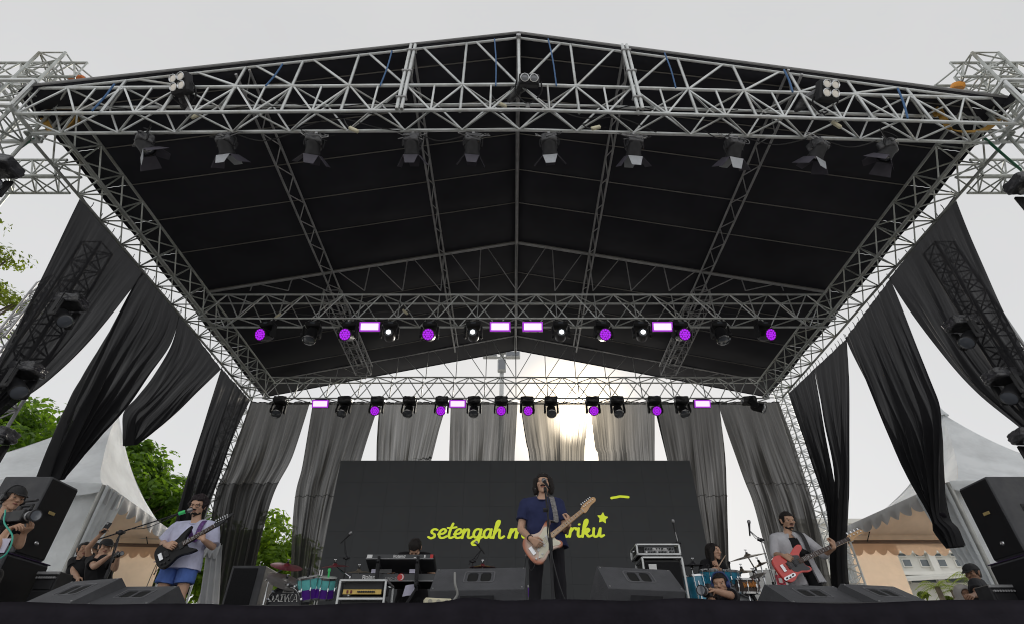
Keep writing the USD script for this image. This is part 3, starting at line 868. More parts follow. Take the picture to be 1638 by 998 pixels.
def patch(fn, nu, nv):
    V = np.array([fn(i / (nu - 1), j / (nv - 1)) for i in range(nu) for j in range(nv)])
    return V, np.array([[i * nv + j, (i + 1) * nv + j, (i + 1) * nv + j + 1, i * nv + j + 1] for i in range(nu - 1) for j in range(nv - 1)])


def scallop(a, b, drop, n, out, wob=.0, seed=0, sharp=1.0):
    """a hanging valance between a and b with n tongues along its lower edge"""
    a, b = np.asarray(a, float), np.asarray(b, float)
    r = np.random.default_rng(seed)
    h = r.uniform(.75, 1.15, n)

    def fn(u, v):
        k = min(n - 1, int(u * n))
        w = u * n - k
        d = drop * (.55 + .45 * h[k] * (math.sin(math.pi * w) ** sharp))
        o = np.asarray(out, float) * (wob * math.sin(u * n * 5.3 + seed) * v + .02)
        return a + (b - a) * u + np.array([0, 0, -d * v]) + o
    return patch(fn, n * 8 + 1, 5)


def tent(s, peak, FRc, BRc, FLc, BLc, conc, name_side, conc2):
    """s=-1: the tent on the guitarist side. FRc and BRc are the eave corners toward the stage."""
    pk = np.array(peak)
    t = T('pagoda_tent', f'white peaked pagoda tent with tan lining beside the stage, {name_side}', 'tent', (FRc[0], FRc[1], 0))
    cs = [np.array(k, float) for k in (FRc, BRc, BLc, FLc)]
    for q in range(4):
        a, b = cs[q], cs[(q + 1) % 4]

        def fn(u, v, a=a, b=b, q=q):
            e = a + (b - a) * u
            d = pk - e
            k = conc if q != 0 else conc2
            z = e[2] + d[2] * (v ** k * .75 + v * .25)
            w = .02 * math.sin(u * 9 + v * 14 + q) * (1 - v) + .015 * math.sin(u * 23 + q * 2) * (1 - v) * v
            return np.array([e[0] + d[0] * v, e[1] + d[1] * v, z + w - .10 * math.sin(math.pi * u) * (1 - v) * v * 2])
        t.part('roof_panel', patch(fn, 26, 22), CANVAS, True)
        t.part('eave_bar', cyl(a - (0, 0, .05), b - (0, 0, .05), .035), ALU, 40)
        out = np.cross(b - a, (0, 0, 1.0))
        out = nrm(out) * (1 if np.dot(out, a - pk) > 0 else -1)
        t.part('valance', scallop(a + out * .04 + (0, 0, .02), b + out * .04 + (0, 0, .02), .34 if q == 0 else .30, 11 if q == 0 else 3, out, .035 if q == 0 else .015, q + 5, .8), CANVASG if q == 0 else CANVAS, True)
        t.part('post', cyl(a * (1, 1, 0), a, .045, n=10), ALU, 40)
    t.part('finial', lathe([(.12, -.05), (.07, .05), (.035, .16), (.03, .30), (.001, .34)], 12, (0, 0, 1), pk - (0, 0, .03)), CANVAS, 40)
    t.part('king_pole', cyl((pk[0], pk[1], cs[0][2] + .2), pk, .04), ALU, 40)
    # front wall sheet and the gathered corner drapes
    a, b = cs[0], cs[3]

    def wall(u, v):
        e = a + (b - a) * u
        return np.array([e[0], e[1] + .10 + .03 * math.sin(u * 21) + .02 * math.sin(u * 47 + 1) + .02 * math.sin(v * 5 + u * 12), (e[2] - .06) * (1 - v) + .02])
    t.part('wall_sheet', patch(wall, 80, 12), CANVAS, True)

    for (c0, d0, w0) in ((cs[0], nrm(cs[1] - cs[0]), .78), (cs[1], nrm(cs[0] - cs[1]), .35)):
        def drape(u, v, c0=c0, d0=d0, w0=w0):
            w = w0 * (1 - .62 * math.sin(math.pi * min(1, v * .75)) ** 1.5)
            o = np.array([-s, 0, 0]) * (.05 * math.sin(u * 26) * (1 - .3 * v) + .05)
            p = c0 + d0 * w * u + o
            p[2] = (c0[2] - .05) * (1 - v) + .05
            return p
        t.part('corner_drape', patch(drape, 60, 24), CANVAS, True)
    # tan lined back wall with crossbar and half curtain, tan lining under the roof
    for q in range(4):
        a, b = cs[q], cs[(q + 1) % 4]

        def lin(u, v, a=a, b=b, q=q):
            e = a + (b - a) * u
            d = pk - e
            k = conc if q != 0 else conc2
            e = e + d * (.03, .03, 0)
            d = pk - e
            return np.array([e[0] + d[0] * v, e[1] + d[1] * v, e[2] - .07 + (pk[2] - e[2]) * .97 * (v ** k * .75 + v * .25) - .10 * math.sin(math.pi * u) * (1 - v) * v * 2])
        t.part('roof_lining', patch(lin, 20, 16), TAN, True)
    a, b = cs[1] + (s * .12, -.05, 0), cs[2] + (0, -.05, 0)
    zt = a[2]

    def gab(u, v):
        e = a + (b - a) * u
        up = 1.15 * max(0.0, 1 - abs(u - .5) * 2) ** 1.3
        return np.array([e[0], e[1] + .02 * math.sin(u * 14), zt - .05 + up - (.22 + up) * v])
    t.part('gable_lining', patch(gab, 50, 8), TAN, True)
    zb = zt - .25
    t.part('crossbar', cyl(np.array([a[0], a[1] - .05, zb]), np.array([b[0], b[1] - .05, zb]), .05), mat(f'brown_bar_{len(_used)}', (.16, .11, .085), .6), 40)
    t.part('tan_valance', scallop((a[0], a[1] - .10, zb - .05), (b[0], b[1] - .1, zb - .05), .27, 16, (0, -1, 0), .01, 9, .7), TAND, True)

    def half(u, v):
        e = a + (b - a) * (u * .24 + .0)
        return np.array([e[0], e[1] - .02 + .03 * math.sin(u * 9) * v, zb - (zb - .3) * v])
    t.part('half_wall', patch(half, 24, 8), TAN, True)
    t.part('wall_rope', tube([np.array([a[0] + (b[0] - a[0]) * .2, a[1] - .12, zt + .35]), np.array([a[0] + (b[0] - a[0]) * .14, a[1] - .14, zt + .05]), np.array([a[0] + (b[0] - a[0]) * .10, a[1] - .12, zb])], .012, 5, 5), BLACK, 60)
    return t


zE = 4.06
tent(-1, (-10.1, 12.4, 6.62), (-8.17, 10.6, zE), (-8.75, 14.6, zE), (-12.6, 10.0, zE), (-13.1, 14.2, zE), 1.9, 'guitarist side', 1.9)
tent(1, (10.95, 12.4, 6.5), (8.62, 10.45, zE), (8.25, 14.2, zE), (13.0, 10.2, zE), (13.2, 14.2, zE), 2.5, 'bass player side', 2.5)

# the small pale drape on a tent leg behind the guitarist
a, b, c, d = P(332, 872, 12.2), P(357, 870, 12.2), P(352, 966, 12.2), P(318, 966, 12.2)


def legd(u, v):
    p = (a + (b - a) * u) * (1 - v) + (d + (c - d) * u) * v
    return p + np.array([0, -.05 * math.sin(u * 20), 0])


t = T('tent_leg_drape', 'pale grey cloth tied round a tent leg just behind the guitarist', 'drape', (a[0], 12.2, 0))
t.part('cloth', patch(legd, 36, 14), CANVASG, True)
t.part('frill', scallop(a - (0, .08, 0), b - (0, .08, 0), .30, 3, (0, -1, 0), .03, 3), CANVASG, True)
m_ = (a + b) / 2
t.part('leg', cyl((m_[0], 12.3, 0), m_ + (0, .1, 0), .05), ALU, 40)

# ------------------------------------------------------------------ trees
LEAF = [leaf_look('bright_leaf', (0.11, 0.19, 0.026), (0.24, 0.36, 0.055)), leaf_look('mid_leaf', (0.08, 0.155, 0.025), (0.20, 0.31, 0.05)), leaf_look('olive_leaf', (0.10, 0.14, 0.03), (0.22, 0.26, 0.07))]
BARK = mat('grey_brown_bark', (.12, .095, .07), .9, 0, .3, 5.0, bump=.6, bscale=14)


def tree(label, base, h, rad, nclump, nleaf, leafsize, look, seed, spread=1.0, low=.35, flat=.62):
    r = np.random.default_rng(seed)
    base = np.array(base, float)
    t = T('tree', label, 'tree', base)
    fork = base + (r.uniform(-.2, .2), r.uniform(-.2, .2), h * low)
    tr = [tube([base - (0, 0, .2), base + (fork - base) * .5 + (r.uniform(-.15, .15), 0, 0), fork], (h * .032, h * .022), 9, 4)]
    cl = []
    for k in range(nclump):
        th, u = r.uniform(0, 6.283), math.sqrt(r.uniform(.03, 1))
        zz = r.uniform(0, 1)
        rr = rad * u * math.sqrt(max(.05, 1 - (zz - .35) ** 2 * 1.7))
        cl.append(fork + np.array([rr * math.cos(th) * spread, rr * math.sin(th), (h * (1 - low)) * (.12 + .80 * zz * (1 - .35 * u * u))]))
    main = []
    for k in range(7):
        tip = fork + (np.mean([cl[q] for q in range(k, nclump, 7)], 0) - fork) * .75
        main.append(tip)
        mid = fork + (tip - fork) * .5 + r.normal(0, .12, 3) * h * .05
        tr.append(tube([fork, mid, tip], (h * .015, h * .007), 6, 4))
    for c in cl:
        j = min(main, key=lambda q: np.linalg.norm(q - c))
        st_ = fork + (j - fork) * r.uniform(.45, .95)
        tr.append(tube([st_, (st_ + c) / 2 + r.normal(0, .1, 3), c], (h * .006, h * .0022), 4, 2))
    t.part('trunk', tr, BARK, 50)
    cs_, ns = [], []
    for c in cl:
        R = rad * r.uniform(.17, .30)
        m = int(nleaf * r.uniform(.6, 1.3))
        d = r.normal(0, 1, (m, 3))
        d /= np.linalg.norm(d, axis=1, keepdims=True)
        q = c + d * (R * r.uniform(.25, 1.05, (m, 1)) ** .6) * (1, 1, flat)
        cs_.append(q); ns.append(d + (0, 0, .7) + r.normal(0, .45, (m, 3)))
    q, nn = np.vstack(cs_), np.vstack(ns)
    nn /= np.linalg.norm(nn, axis=1, keepdims=True)
    m = len(q)
    a = np.cross(nn, r.normal(0, 1, (m, 3)))
    a /= np.linalg.norm(a, axis=1, keepdims=True)
    b = np.cross(nn, a)
    sz = leafsize * r.uniform(.6, 1.35, (m, 1))
    V = np.stack([q - a * sz, q + b * sz * .48 + nn * sz * .12, q + a * sz, q - b * sz * .48 + nn * sz * .12], 1).reshape(-1, 3)
    F = np.arange(4 * m).reshape(-1, 4)
    t.part('crown', (V, F), look, False)
    return t


def treeat(label, px, py_top, D, rad, *a, **k):
    p = P(px, py_top, D)
    return tree(label, (p[0], D, 0), p[2], rad, *a, **k)


treeat('broad bright green tree behind the white tent, on the far side of its peak', 62, 622, 20.0, 4.6, 120, 210, .16, LEAF[1], 1, flat=.5, low=.3)
treeat('dense mid green tree between the tent peak and the guitarist', 248, 690, 21.0, 3.4, 100, 190, .15, LEAF[1], 2, low=.3)
treeat('smaller tree seen low between guitarist and trees, behind the tent valance', 285, 752, 23.0, 2.4, 60, 160, .14, LEAF[0], 7, low=.2)
treeat('bright leafy tree seen in the gap between two back drapes over the teal toms', 446, 804, 22.0, 2.6, 90, 130, .12, LEAF[0], 3, low=.33, flat=.55)
treeat('low bush of leaves behind the cymbals in the drape gap', 452, 912, 17.0, 1.3, 30, 120, .11, LEAF[0], 4, low=.2)
treeat('tall airy tree whose thin branches reach in beside the outer tower', -6, 335, 12.5, 2.6, 110, 120, .075, LEAF[2], 5, low=.45, flat=.3)
treeat('small bush seen beyond the people with phones under the tent wall', 176, 898, 18.5, 1.2, 26, 120, .12, LEAF[1], 6, low=.2)

# palms and shrubs at the foot of the pale building


def palm(label, px, py, D, n, size, seed):
    r = np.random.default_rng(seed)
    p = P(px, py, D)
    t = T('palm_tree', label, 'palm', (p[0], D, 0))
    top = np.array([p[0], D, p[2] - size * .4])
    t.part('trunk', tube([(p[0] + .3, D, 0), (p[0] + .1, D, top[2] * .5), top], (.24, .16), 8, 4), BARK, 50)
    for k in range(n):
        th = 6.283 * k / n + r.uniform(-.2, .2)
        el = r.uniform(.1, 1.2)
        d = np.array([math.cos(th), math.sin(th), 0])
        pts = [top + d * size * u * math.cos(el * .6) + np.array([0, 0, size * (u * math.sin(el) - .75 * u * u)]) for u in np.linspace(0, 1, 9)]
        V, F = [], []
        sd = np.cross(d, (0, 0, 1))
        for i in range(1, 9):
            for sgn in (-1, 1):
                for q in range(2):
                    c = pts[i - 1] + (pts[i] - pts[i - 1]) * (q / 2)
                    L = size * .30 * (1 - abs(i / 9 - .45))
                    e = c + sd * sgn * L + d * L * .5 - np.array([0, 0, L * .45])
                    o = len(V)
                    V += [c, c + d * size * .035, e]
                    F.append([o, o + 1, o + 2])
        t.part('frond', (np.array(V), np.array(F)), LEAF[2])


palm('palm with ragged fronds before the pale building, nearest the bass monitor wedge', 1492, 922, 40.0, 11, 1.5, 1)
palm('palm with ragged fronds before the pale building, beside the capped person', 1545, 905, 38.0, 11, 1.6, 2)
palm('smaller palm between two others before the pale building', 1518, 930, 42.0, 10, 1.3, 3)
for k, (px, py) in enumerate([(1470, 930), (1505, 938), (1535, 936)]):
    treeat(('low shrub at the foot of the pale building, nearest the wedge', 'low shrub at the foot of the pale building, middle one', 'low shrub at the foot of the pale building, nearest the capped person')[k], px, py, 44.0, 1.2, 20, 90, .16, LEAF[2], 30 + k, low=.25)

# the pale building
DB = 62.0
bl, br = P(1290, 900, DB)[0], P(1760, 900, DB)[0]
t = T('white_building', 'pale multi storey building with small square windows, seen under the tan tent valance', 'building', (bl, DB, 0))
WALL = mat('pale_render_wall', (.74, .73, .68), .8, 0, .06, .3, bump=.1, bscale=8)
WIN = mat('dark_window_glass', (.10, .12, .13), .12, 0, .2, 1.0, spec=.8)
zt = 17.0
t.part('wall', box(((bl + br) / 2, DB + 4, zt / 2), (br - bl, 8, zt)), WALL)
t.part('parapet', box(((bl + br) / 2, DB - .12, zt + .2), (br - bl + .3, .5, .5)), WALL)
for zz in (P(1500, 918, DB)[2], P(1500, 897, DB)[2] + .9):
    t.part('ledge', box(((bl + br) / 2, DB - .35, zz), (br - bl, .8, .35)), WALL)
t.part('sloping_canopy', quadbox(P(1425, 925, DB - 3), P(1640, 912, DB - 3), P(1640, 908, DB), P(1425, 921, DB), .3), WALL)
for px in range(1300, 1750, 28):
    for py in (884, 900):
        c = P(px + (10 if py == 900 else 0), py, DB)
        f_ = t.part('window', box((c[0], DB - .06, c[2]), (1.0, .16, .85), .02), WALL)
        t.part('pane', box((c[0], DB - .15, c[2]), (.78, .03, .63)), WIN, parent=f_)
for px0, px1 in ((1395, 1432), (1455, 1494), (1500, 1545), (1560, 1610)):
    a, b = P(px0, 930, DB), P(px1, 921, DB)
    f_ = t.part('window', box(((a[0] + b[0]) / 2, DB - .06, (a[2] + b[2]) / 2), (b[0] - a[0], .2, .95), .02), WALL)
    t.part('pane', box(((a[0] + b[0]) / 2, DB - .17, (a[2] + b[2]) / 2), (b[0] - a[0] - .25, .03, .72)), WIN, parent=f_)
for px in range(1310, 1750, 60):
    c = P(px, 900, DB)
    t.part('pilaster', box((c[0], DB - .25, zt / 2), (.7, .5, zt - .1)), WALL)

# ================================================================== lamps


def moving_head(kind):
    """a moving lamp hanging from a clamp at the origin, its head aimed along -y and down; returns its parts"""
    parts = []
    parts.append(('clamp', [box((-.09, 0, -.03), (.03, .05, .09), .004), box((.09, 0, -.03), (.03, .05, .09), .004), box((0, 0, -.075), (.26, .06, .02), .004)], BLACKM, 30))
    parts.append(('base', box((0, 0, -.13), (.30, .22, .11), .03), BLACK, 40))
    parts.append(('display', box((0, -.112, -.13), (.10, .006, .04)), LENS, False))
    for sx in (-1, 1):
        parts.append(('yoke_arm', [box((sx * .165, 0, -.30), (.045, .12, .26), .018), cyl((sx * .145, 0, -.36), (sx * .19, 0, -.36), .07, n=14)], BLACK, 40))
    tilt = {'purple': math.radians(-28), 'white': math.radians(-12), 'dark': math.radians(-74), 'beam': math.radians(-58)}[kind]
    d = np.array([0, -math.cos(tilt), math.sin(tilt)])
    c = np.array([0, 0, -.36])
    prof = [(.02, -.17), (.09, -.16), (.115, -.10), (.12, .02), (.125, .10), (.13, .155), (.118, .16)] if kind != 'white' else [(.02, -.17), (.09, -.16), (.115, -.10), (.115, .04), (.10, .13), (.095, .16), (.085, .162)]
    parts.append(('head', lathe(prof, 22, d, c), BLACK, 40))
    s, t_, dd = frame(d)
    f0 = c + d * .157
    if kind == 'purple':
        parts.append(('lens_plate', cyl(f0 - d * .01, f0 - d * .002, .118, n=24), PURPLE_DEEP, False))
        led = []
        for ring, n in ((0, 1), (.045, 6), (.09, 12)):
            for q in range(n):
                o = s * ring * math.cos(6.283 * q / n) + t_ * ring * math.sin(6.283 * q / n)
                led.append(lathe([(.0205, 0), (.018, .008), (.001, .011)], 10, d, f0 + o))
        parts.append(('led_cell', led, PURPLE_GLOW, 40))
    elif kind == 'white':
        parts.append(('lens', lathe([(.085, 0), (.06, .02), (.001, .03)], 20, d, f0 - d * .004), LENS, 40))
        parts.append(('lit_core', lathe([(.05, .026), (.03, .034), (.001, .038)], 18, d, f0 - d * .004), LENS_GLOW, 40))
    else:
        parts.append(('lens', lathe([(.116, 0), (.07, .022), (.001, .03)], 20, d, f0 - d * .006), LENS, 40))
        parts.append(('lens_ring', lathe([(.12, -.006), (.132, .004), (.12, .012)], 22, d, f0), CHROME, 40))
    return parts


def cover_mesh(seed, sx=.36, sy=.28, sz=.30):
    m = MF.batch_hull([sph((x * sx / 2 * .8, y * sy / 2 * .8, z), .035, 10) for x in (-1, 1) for y in (-1, 1) for z in (-.05, -sz * .75)])
    return smooth_mesh(m, .03, 3, .028, 13, seed)


PROTO = {}


def place_lamp(kind, parts, at, label, cat, name, group=None, rx=0.0, rz=0.0, sc=1.0):
    cz, sz_, cx, sx = math.cos(rz), math.sin(rz), math.cos(rx), math.sin(rx)
    M = np.eye(4)
    M[:3, :3] = sc * np.array([[cz, -sz_, 0], [sz_, cz, 0], [0, 0, 1]]) @ np.array([[1, 0, 0], [0, cx, -sx], [0, sx, cx]])
    M[:3, 3] = at
    if kind in PROTO:
        return T(name, label, cat, group=group, mat4=M, ref=PROTO[kind])
    # the shared parts live on a class prim
    cpath = f'/World/_{kind}'
    stage.CreateClassPrim(cpath)
    h = T.__new__(T)
    h.path, h.loc = cpath, np.zeros(3)
    for n, m, mt, sm in parts:
        h.part(n, m, mt, sm)
    PROTO[kind] = cpath
    return T(name, label, cat, group=group, mat4=M, ref=cpath)


ORD = ['first', 'second', 'third', 'fourth', 'fifth', 'sixth', 'seventh', 'eighth', 'ninth', 'tenth', 'eleventh', 'twelfth']
ORD2 = ORD + ['thirteenth', 'fourteenth']
KW = {'purple': 'purple lit', 'white': 'white lensed', 'dark': 'unlit black', 'beam': 'unlit black'}
MID = [(425, 'purple', -.25), (498, 'dark', .1), (557, 'purple', -.1), (623, 'white', .12), (687, 'purple', 0), (757, 'white', 0), (897, 'white', 0), (965, 'purple', .1), (1027, 'white', -.12), (1090, 'purple', .1), (1153, 'dark', -.1), (1224, 'purple', .25)]
zclamp = ZLO - .03
cnt = {}
for px, kind, rz in MID:
    p = PZ(px, 527, zclamp)
    k = cnt[kind] = cnt.get(kind, 0) + 1
    place_lamp('head_' + kind, moving_head(kind), (P(px, 536, DM)[0], DM - .02, zclamp - .06), f'{KW[kind]} moving head under the middle truss, {ORD[k - 1]} such from the guitarist side', 'stage light', 'moving_head', 'moving heads on the middle truss', rz=rz, sc=1.06)
REAR = [(450, 'beam', .2), (553, 'beam', 0), (605, 'purple', 0), (656, 'beam', 0), (708, 'purple', 0), (759, 'beam', 0), (802, 'purple', 0), (843, 'purple', .15), (881, 'beam', 0), (947, 'purple', 0), (986, 'beam', 0), (1045, 'purple', 0), (1089, 'beam', 0), (1197, 'beam', .9)]
cnt = {}
for i, (px, kind, rz) in enumerate(REAR):
    k = cnt[kind] = cnt.get(kind, 0) + 1
    x = P(px, 640, DR)[0]
    place_lamp('head_' + kind, moving_head(kind), (x, DR - .03, zclamp), f'{KW[kind]} moving head under the rear truss, {ORD[k - 1]} such from the guitarist side', 'stage light', 'moving_head', 'moving heads on the rear truss', rz=rz, rx=.0 if i < 13 else -.5, sc=1.04)
    solo('rain_wrap', (lambda m: (m[0] * (1, 1, .7) + (x, DR - .02, zclamp + .02), m[1]))(cover_mesh(100 + i)), WRAP, f'crumpled black wrap over the {ORD2[i]} rear truss lamp from the guitarist side', 'wrap', 'rain wraps over the rear lamps', smooth=50)

# strobe panels
panel = [('body', box((0, 0.05, -.12), (.46, .09, .23), .015), BLACKM, 30), ('bracket', [box((0, 0.05, -.0), (.30, .03, .02)), box((-.15, .05, -.02), (.02, .03, .06)), box((.15, .05, -.02), (.02, .03, .06))], BLACKM, False),
         ('violet_edge', box((0, 0.0, -.12), (.44, .012, .21), .004), HALO_GLOW, False), ('lit_face', box((0, -.008, -.12), (.375, .012, .145), .004), WHITE_GLOW, False)]
for i, px in enumerate((592, 800, 852, 1059)):
    at = (P(px, 530, DM)[0], DM - .14, zclamp - .16)
    place_lamp('strobe_panel', panel, at, 'lit strobe panel with violet edge under the middle truss, ' + ('beside the guitarist side purlin', 'keyboard side of the ridge pole', 'bass side of the ridge pole', 'beside the bass side purlin')[i], 'stage light', 'strobe_panel', 'strobe panels on the trusses', rx=.42)
for i, px in enumerate((516, 733, 1120)):
    at = (P(px, 640, DR)[0], DR - .16, zclamp - .10)
    place_lamp('strobe_panel', panel, at, 'lit strobe panel under the rear truss, ' + ('above the drape gap near the teal toms', 'keyboard side of the roof peak', 'above the drummer side drape')[i], 'stage light', 'strobe_panel', 'strobe panels on the trusses', rx=.42)

# flood lamps with flaps under the front truss


def fresnel(t, o, rz, seed, bright):
    r = np.random.default_rng(seed)
    cz, sz_ = math.cos(rz), math.sin(rz)
    R = np.array([[cz, -sz_, 0], [sz_, cz, 0], [0, 0, 1]])

    def w(m):
        v, f = tm(m)
        return (v * .86) @ R.T + o, f
    tl = -.72
    d = np.array([0, math.cos(tl), math.sin(tl)])
    c = np.array([0, .05, -.30])
    s, u, _ = frame(d)
    t.part('clamp', w([box((0, 0, -.02), (.05, .06, .10), .006), cyl((0, 0, -.06), (0, 0, -.12), .015)]), DARKSTEEL, 30)
    t.part('yoke', w(tube([(-.15, .05, -.30), (-.16, .03, -.16), (-.10, 0, -.11), (.10, 0, -.11), (.16, .03, -.16), (.15, .05, -.30)], .014, 6, 4)), BLACKM, 60)
    t.part('body', w([lathe([(.02, -.13), (.09, -.12), (.115, -.07), (.12, .08), (.13, .10), (.13, .13), (.118, .13)], 18, d, c)]), BLACKM, 35)
    t.part('lens', w(lathe([(.116, .10), (.08, .12), (.001, .128)], 18, d, c)), LENS, 40)
    f0 = c + d * .135
    for q in range(4):
        a = (s, u, -s, -u)[q]
        b = np.cross(d, a)
        op = r.uniform(.45, .85)
        hw = .125
        e = nrm(d * math.cos(op) + a * math.sin(op))
        L = .20 if q % 2 else .22
        k = [f0 + a * .125 - b * hw, f0 + a * .125 + b * hw, f0 + a * .125 + b * (hw * (.62 if q % 2 else 1.45)) + e * L, f0 + a * .125 - b * (hw * (.62 if q % 2 else 1.45)) + e * L]
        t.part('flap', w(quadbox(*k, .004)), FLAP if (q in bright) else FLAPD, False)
    v, f = cover_mesh(seed, .26, .24, .22)
    t.part('rain_wrap', w((v * (1, 1, 1) + (.0, .02, -.10), f)), WRAP, 50)
    for q in range(6):
        x0, x1 = r.uniform(-.22, .22, 2)
        pts = [(x0, .0, .02), (x0 * 1.3 + r.uniform(-.08, .08), -.08, -.14), (x1, -.10 + r.uniform(-.05, .05), -.25), (x1 * .6, -.02, -.12), (x1 * 1.4, 0, .03)]
        t.part('cable', w(tube(pts, .007, 5, 5)), (BLACK, DARKSTEEL, GREYC)[q % 3], 60)
    if seed % 3 != 2:
        t.part('status_light', w(box((.06, -.085, -.22), (.03, .012, .03), .003)), BLUEL)


GREYC = mat('grey_cable', (.22, .22, .23), .5)
BLUEL = glow('blue_status_light', (.12, .08, 1.0), 1.2)
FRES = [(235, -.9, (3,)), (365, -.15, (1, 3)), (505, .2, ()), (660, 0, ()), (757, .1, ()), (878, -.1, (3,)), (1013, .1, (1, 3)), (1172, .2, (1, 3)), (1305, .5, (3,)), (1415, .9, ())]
for i, (px, rz, br) in enumerate(FRES):
    yb = 208 if px < 830 else 207 + (px - 830) * .022
    o = PZ(px, yb, ZLO - .02)
    o = np.array([o[0], 4.76 if px < 900 else 4.76 + (px - 900) / 700 * .15, ZLO - .03])
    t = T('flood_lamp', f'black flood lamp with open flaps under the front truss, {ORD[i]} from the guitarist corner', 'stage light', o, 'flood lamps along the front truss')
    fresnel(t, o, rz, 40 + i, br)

# blinders on the front truss


def blinder(label, px, py, D, nx, ny, lit, ry):
    c = P(px, py, D)
    t = T('blinder_lamp', label, 'stage light', c)
    d = nrm(np.array([math.sin(ry), -.80, -.50]))
    s = nrm(np.cross(d, (0, 0, 1)))
    u = np.cross(s, d)
    R = np.stack([s, -d, u], 1)
    t.part('housing', box(c, (.138 * nx + .03, .14, .138 * ny + .03), .02, R), BLACKM, 30)
    for i in range(nx):
        for j in range(ny):
            o = c + s * (i - (nx - 1) / 2) * .135 + u * (j - (ny - 1) / 2) * .135 + d * .08
            rp = t.part('reflector_rim', lathe([(.064, 0), (.066, .018), (.058, .022), (.05, .01)], 18, d, o), CHROME, 40)
            t.part('lens', lathe([(.050, .008), (.034, .014), (.001, .018)], 16, d, o), lit, 40, parent=rp)
    t.part('yoke', tube([c + s * (.075 * nx + .03), c + s * (.075 * nx + .04) - u * .16 - d * .05, c - u * .30 - d * .1, c - s * (.075 * nx + .04) - u * .16 - d * .05, c - s * (.075 * nx + .03)], .012, 6, 4), BLACKM, 60)
    t.part('clamp', box(c - u * .34 - d * .1, (.06, .06, .12), .01), DARKSTEEL)
    t.part('hanging_bag', smooth_mesh(hull((c - d * .12 + s * .08, .09), (c - d * .22 + s * .2 - u * .05, .07), (c - d * .30 + s * .26 - u * .16, .05)), .03, 3, .02, 15, 3), WRAP, 50)


blinder('four lens blinder on the front truss, guitarist side, bag hanging behind', 291, 136, 4.32, 2, 2, WARM_LENS, -.22)
blinder('two lens dark blinder at the middle of the front truss', 846, 130, 4.30, 2, 1, LENS, .05)
blinder('four lens blinder on the front truss, bass player side', 1323, 147, 4.40, 2, 2, WARM_LENS, .10)

# moving heads on the side towers, wrapped against rain
for i, (px, py, x) in enumerate([(118, 478, -7.0), (48, 585, -7.2), (2, 688, -7.25), (1532, 512, 7.3), (1597, 595, 7.45), (1640, 690, 7.5), (8, 262, -6.9), (1636, 288, 7.1)]):
    p = PX(px, py, x)
    who = 'guitarist' if x < 0 else 'bass player'
    hgt = ('highest of the pair before the curtain', 'lower of the pair before the curtain', 'lowest, half out of the picture')[i % 3] if i < 6 else 'high against open sky'
    t = T('tower_lamp', f'wrapped moving lamp on the {who} side tower, {hgt}', 'stage light', p)
    s = -1 if x < 0 else 1
    t.part('wrapped_base', (lambda m: (m[0] * (1.1, 1.0, .6) + p + (0, 0, .02), m[1]))(cover_mesh(70 + i, .36, .30, .34)), WRAP, 50)
    for q in (-1, 1):
        t.part('yoke_arm', box(p + (0, q * .19, -.30), (.13, .05, .32), .02), BLACK, 40)
    d = nrm((-s * .75, -.2, -.65))
    t.part('head', lathe([(.02, -.18), (.08, -.17), (.105, -.10), (.11, .06), (.115, .15), (.105, .16)], 20, d, p + (0, 0, -.36)), BLACK, 40)
    t.part('lens', lathe([(.105, .155), (.07, .17), (.001, .175)], 18, d, p + (0, 0, -.36)), LENS, 40)
    t.part('cable', tube([p + (s * .1, -.1, .05), p + (-s * .05, -.24, -.15), p + (0, -.2, -.42), p + (s * .15, -.1, -.3), p + (s * .2, 0, .1)], .01, 5, 5), BLACK, 60)

# loose cables and plugs along the trusses
for i, (pts, D, lab) in enumerate([([(430, 160), (520, 172), (610, 166), (700, 176), (800, 168)], 4.6, 'along the front truss over the keyboards'), ([(880, 170), (940, 190), (1010, 170), (1090, 186), (1180, 176)], 4.65, 'along the front truss over the amplifier'),
                       ([(480, 205), (540, 190), (600, 204), (640, 210)], 4.7, 'sagging between third and fourth flood lamps'), ([(930, 200), (985, 188), (1050, 212)], 4.72, 'sagging near the seventh flood lamp'),
                       ([(1120, 205), (1150, 222), (1172, 212)], 4.72, 'looped by the eighth flood lamp'), ([(440, 497), (520, 505), (640, 498), (720, 508)], DM + .1, 'inside the middle truss on the keyboard side'), ([(180, 172), (300, 182), (420, 170), (560, 184), (690, 172), (815, 182)], 4.58, 'drooping inside the front truss from the guitarist corner to the middle'), ([(845, 180), (960, 172), (1080, 186), (1200, 180), (1330, 194), (1470, 190)], 4.62, 'drooping inside the front truss from the middle to the bass corner'), ([(230, 205), (270, 216), (330, 208), (365, 214)], 4.78, 'hanging between the first and second flood lamps'), ([(365, 210), (420, 226), (480, 210), (505, 214)], 4.78, 'hanging between the second and third flood lamps'), ([(660, 210), (705, 226), (757, 212)], 4.78, 'hanging between the fourth and fifth flood lamps'), ([(1175, 214), (1240, 232), (1305, 218)], 4.85, 'hanging between the eighth and ninth flood lamps'), ([(1305, 219), (1360, 236), (1415, 221)], 4.88, 'hanging between the ninth and tenth flood lamps'), ([(905, 500), (990, 508), (1100, 498), (1210, 506)], DM + .1, 'inside the middle truss on the bass side')]):
    solo('cable', tube([P(a, b, D) for a, b in pts], .009, 5, 8), BLACK, 'thin black cable ' + lab, 'cable', smooth=60)
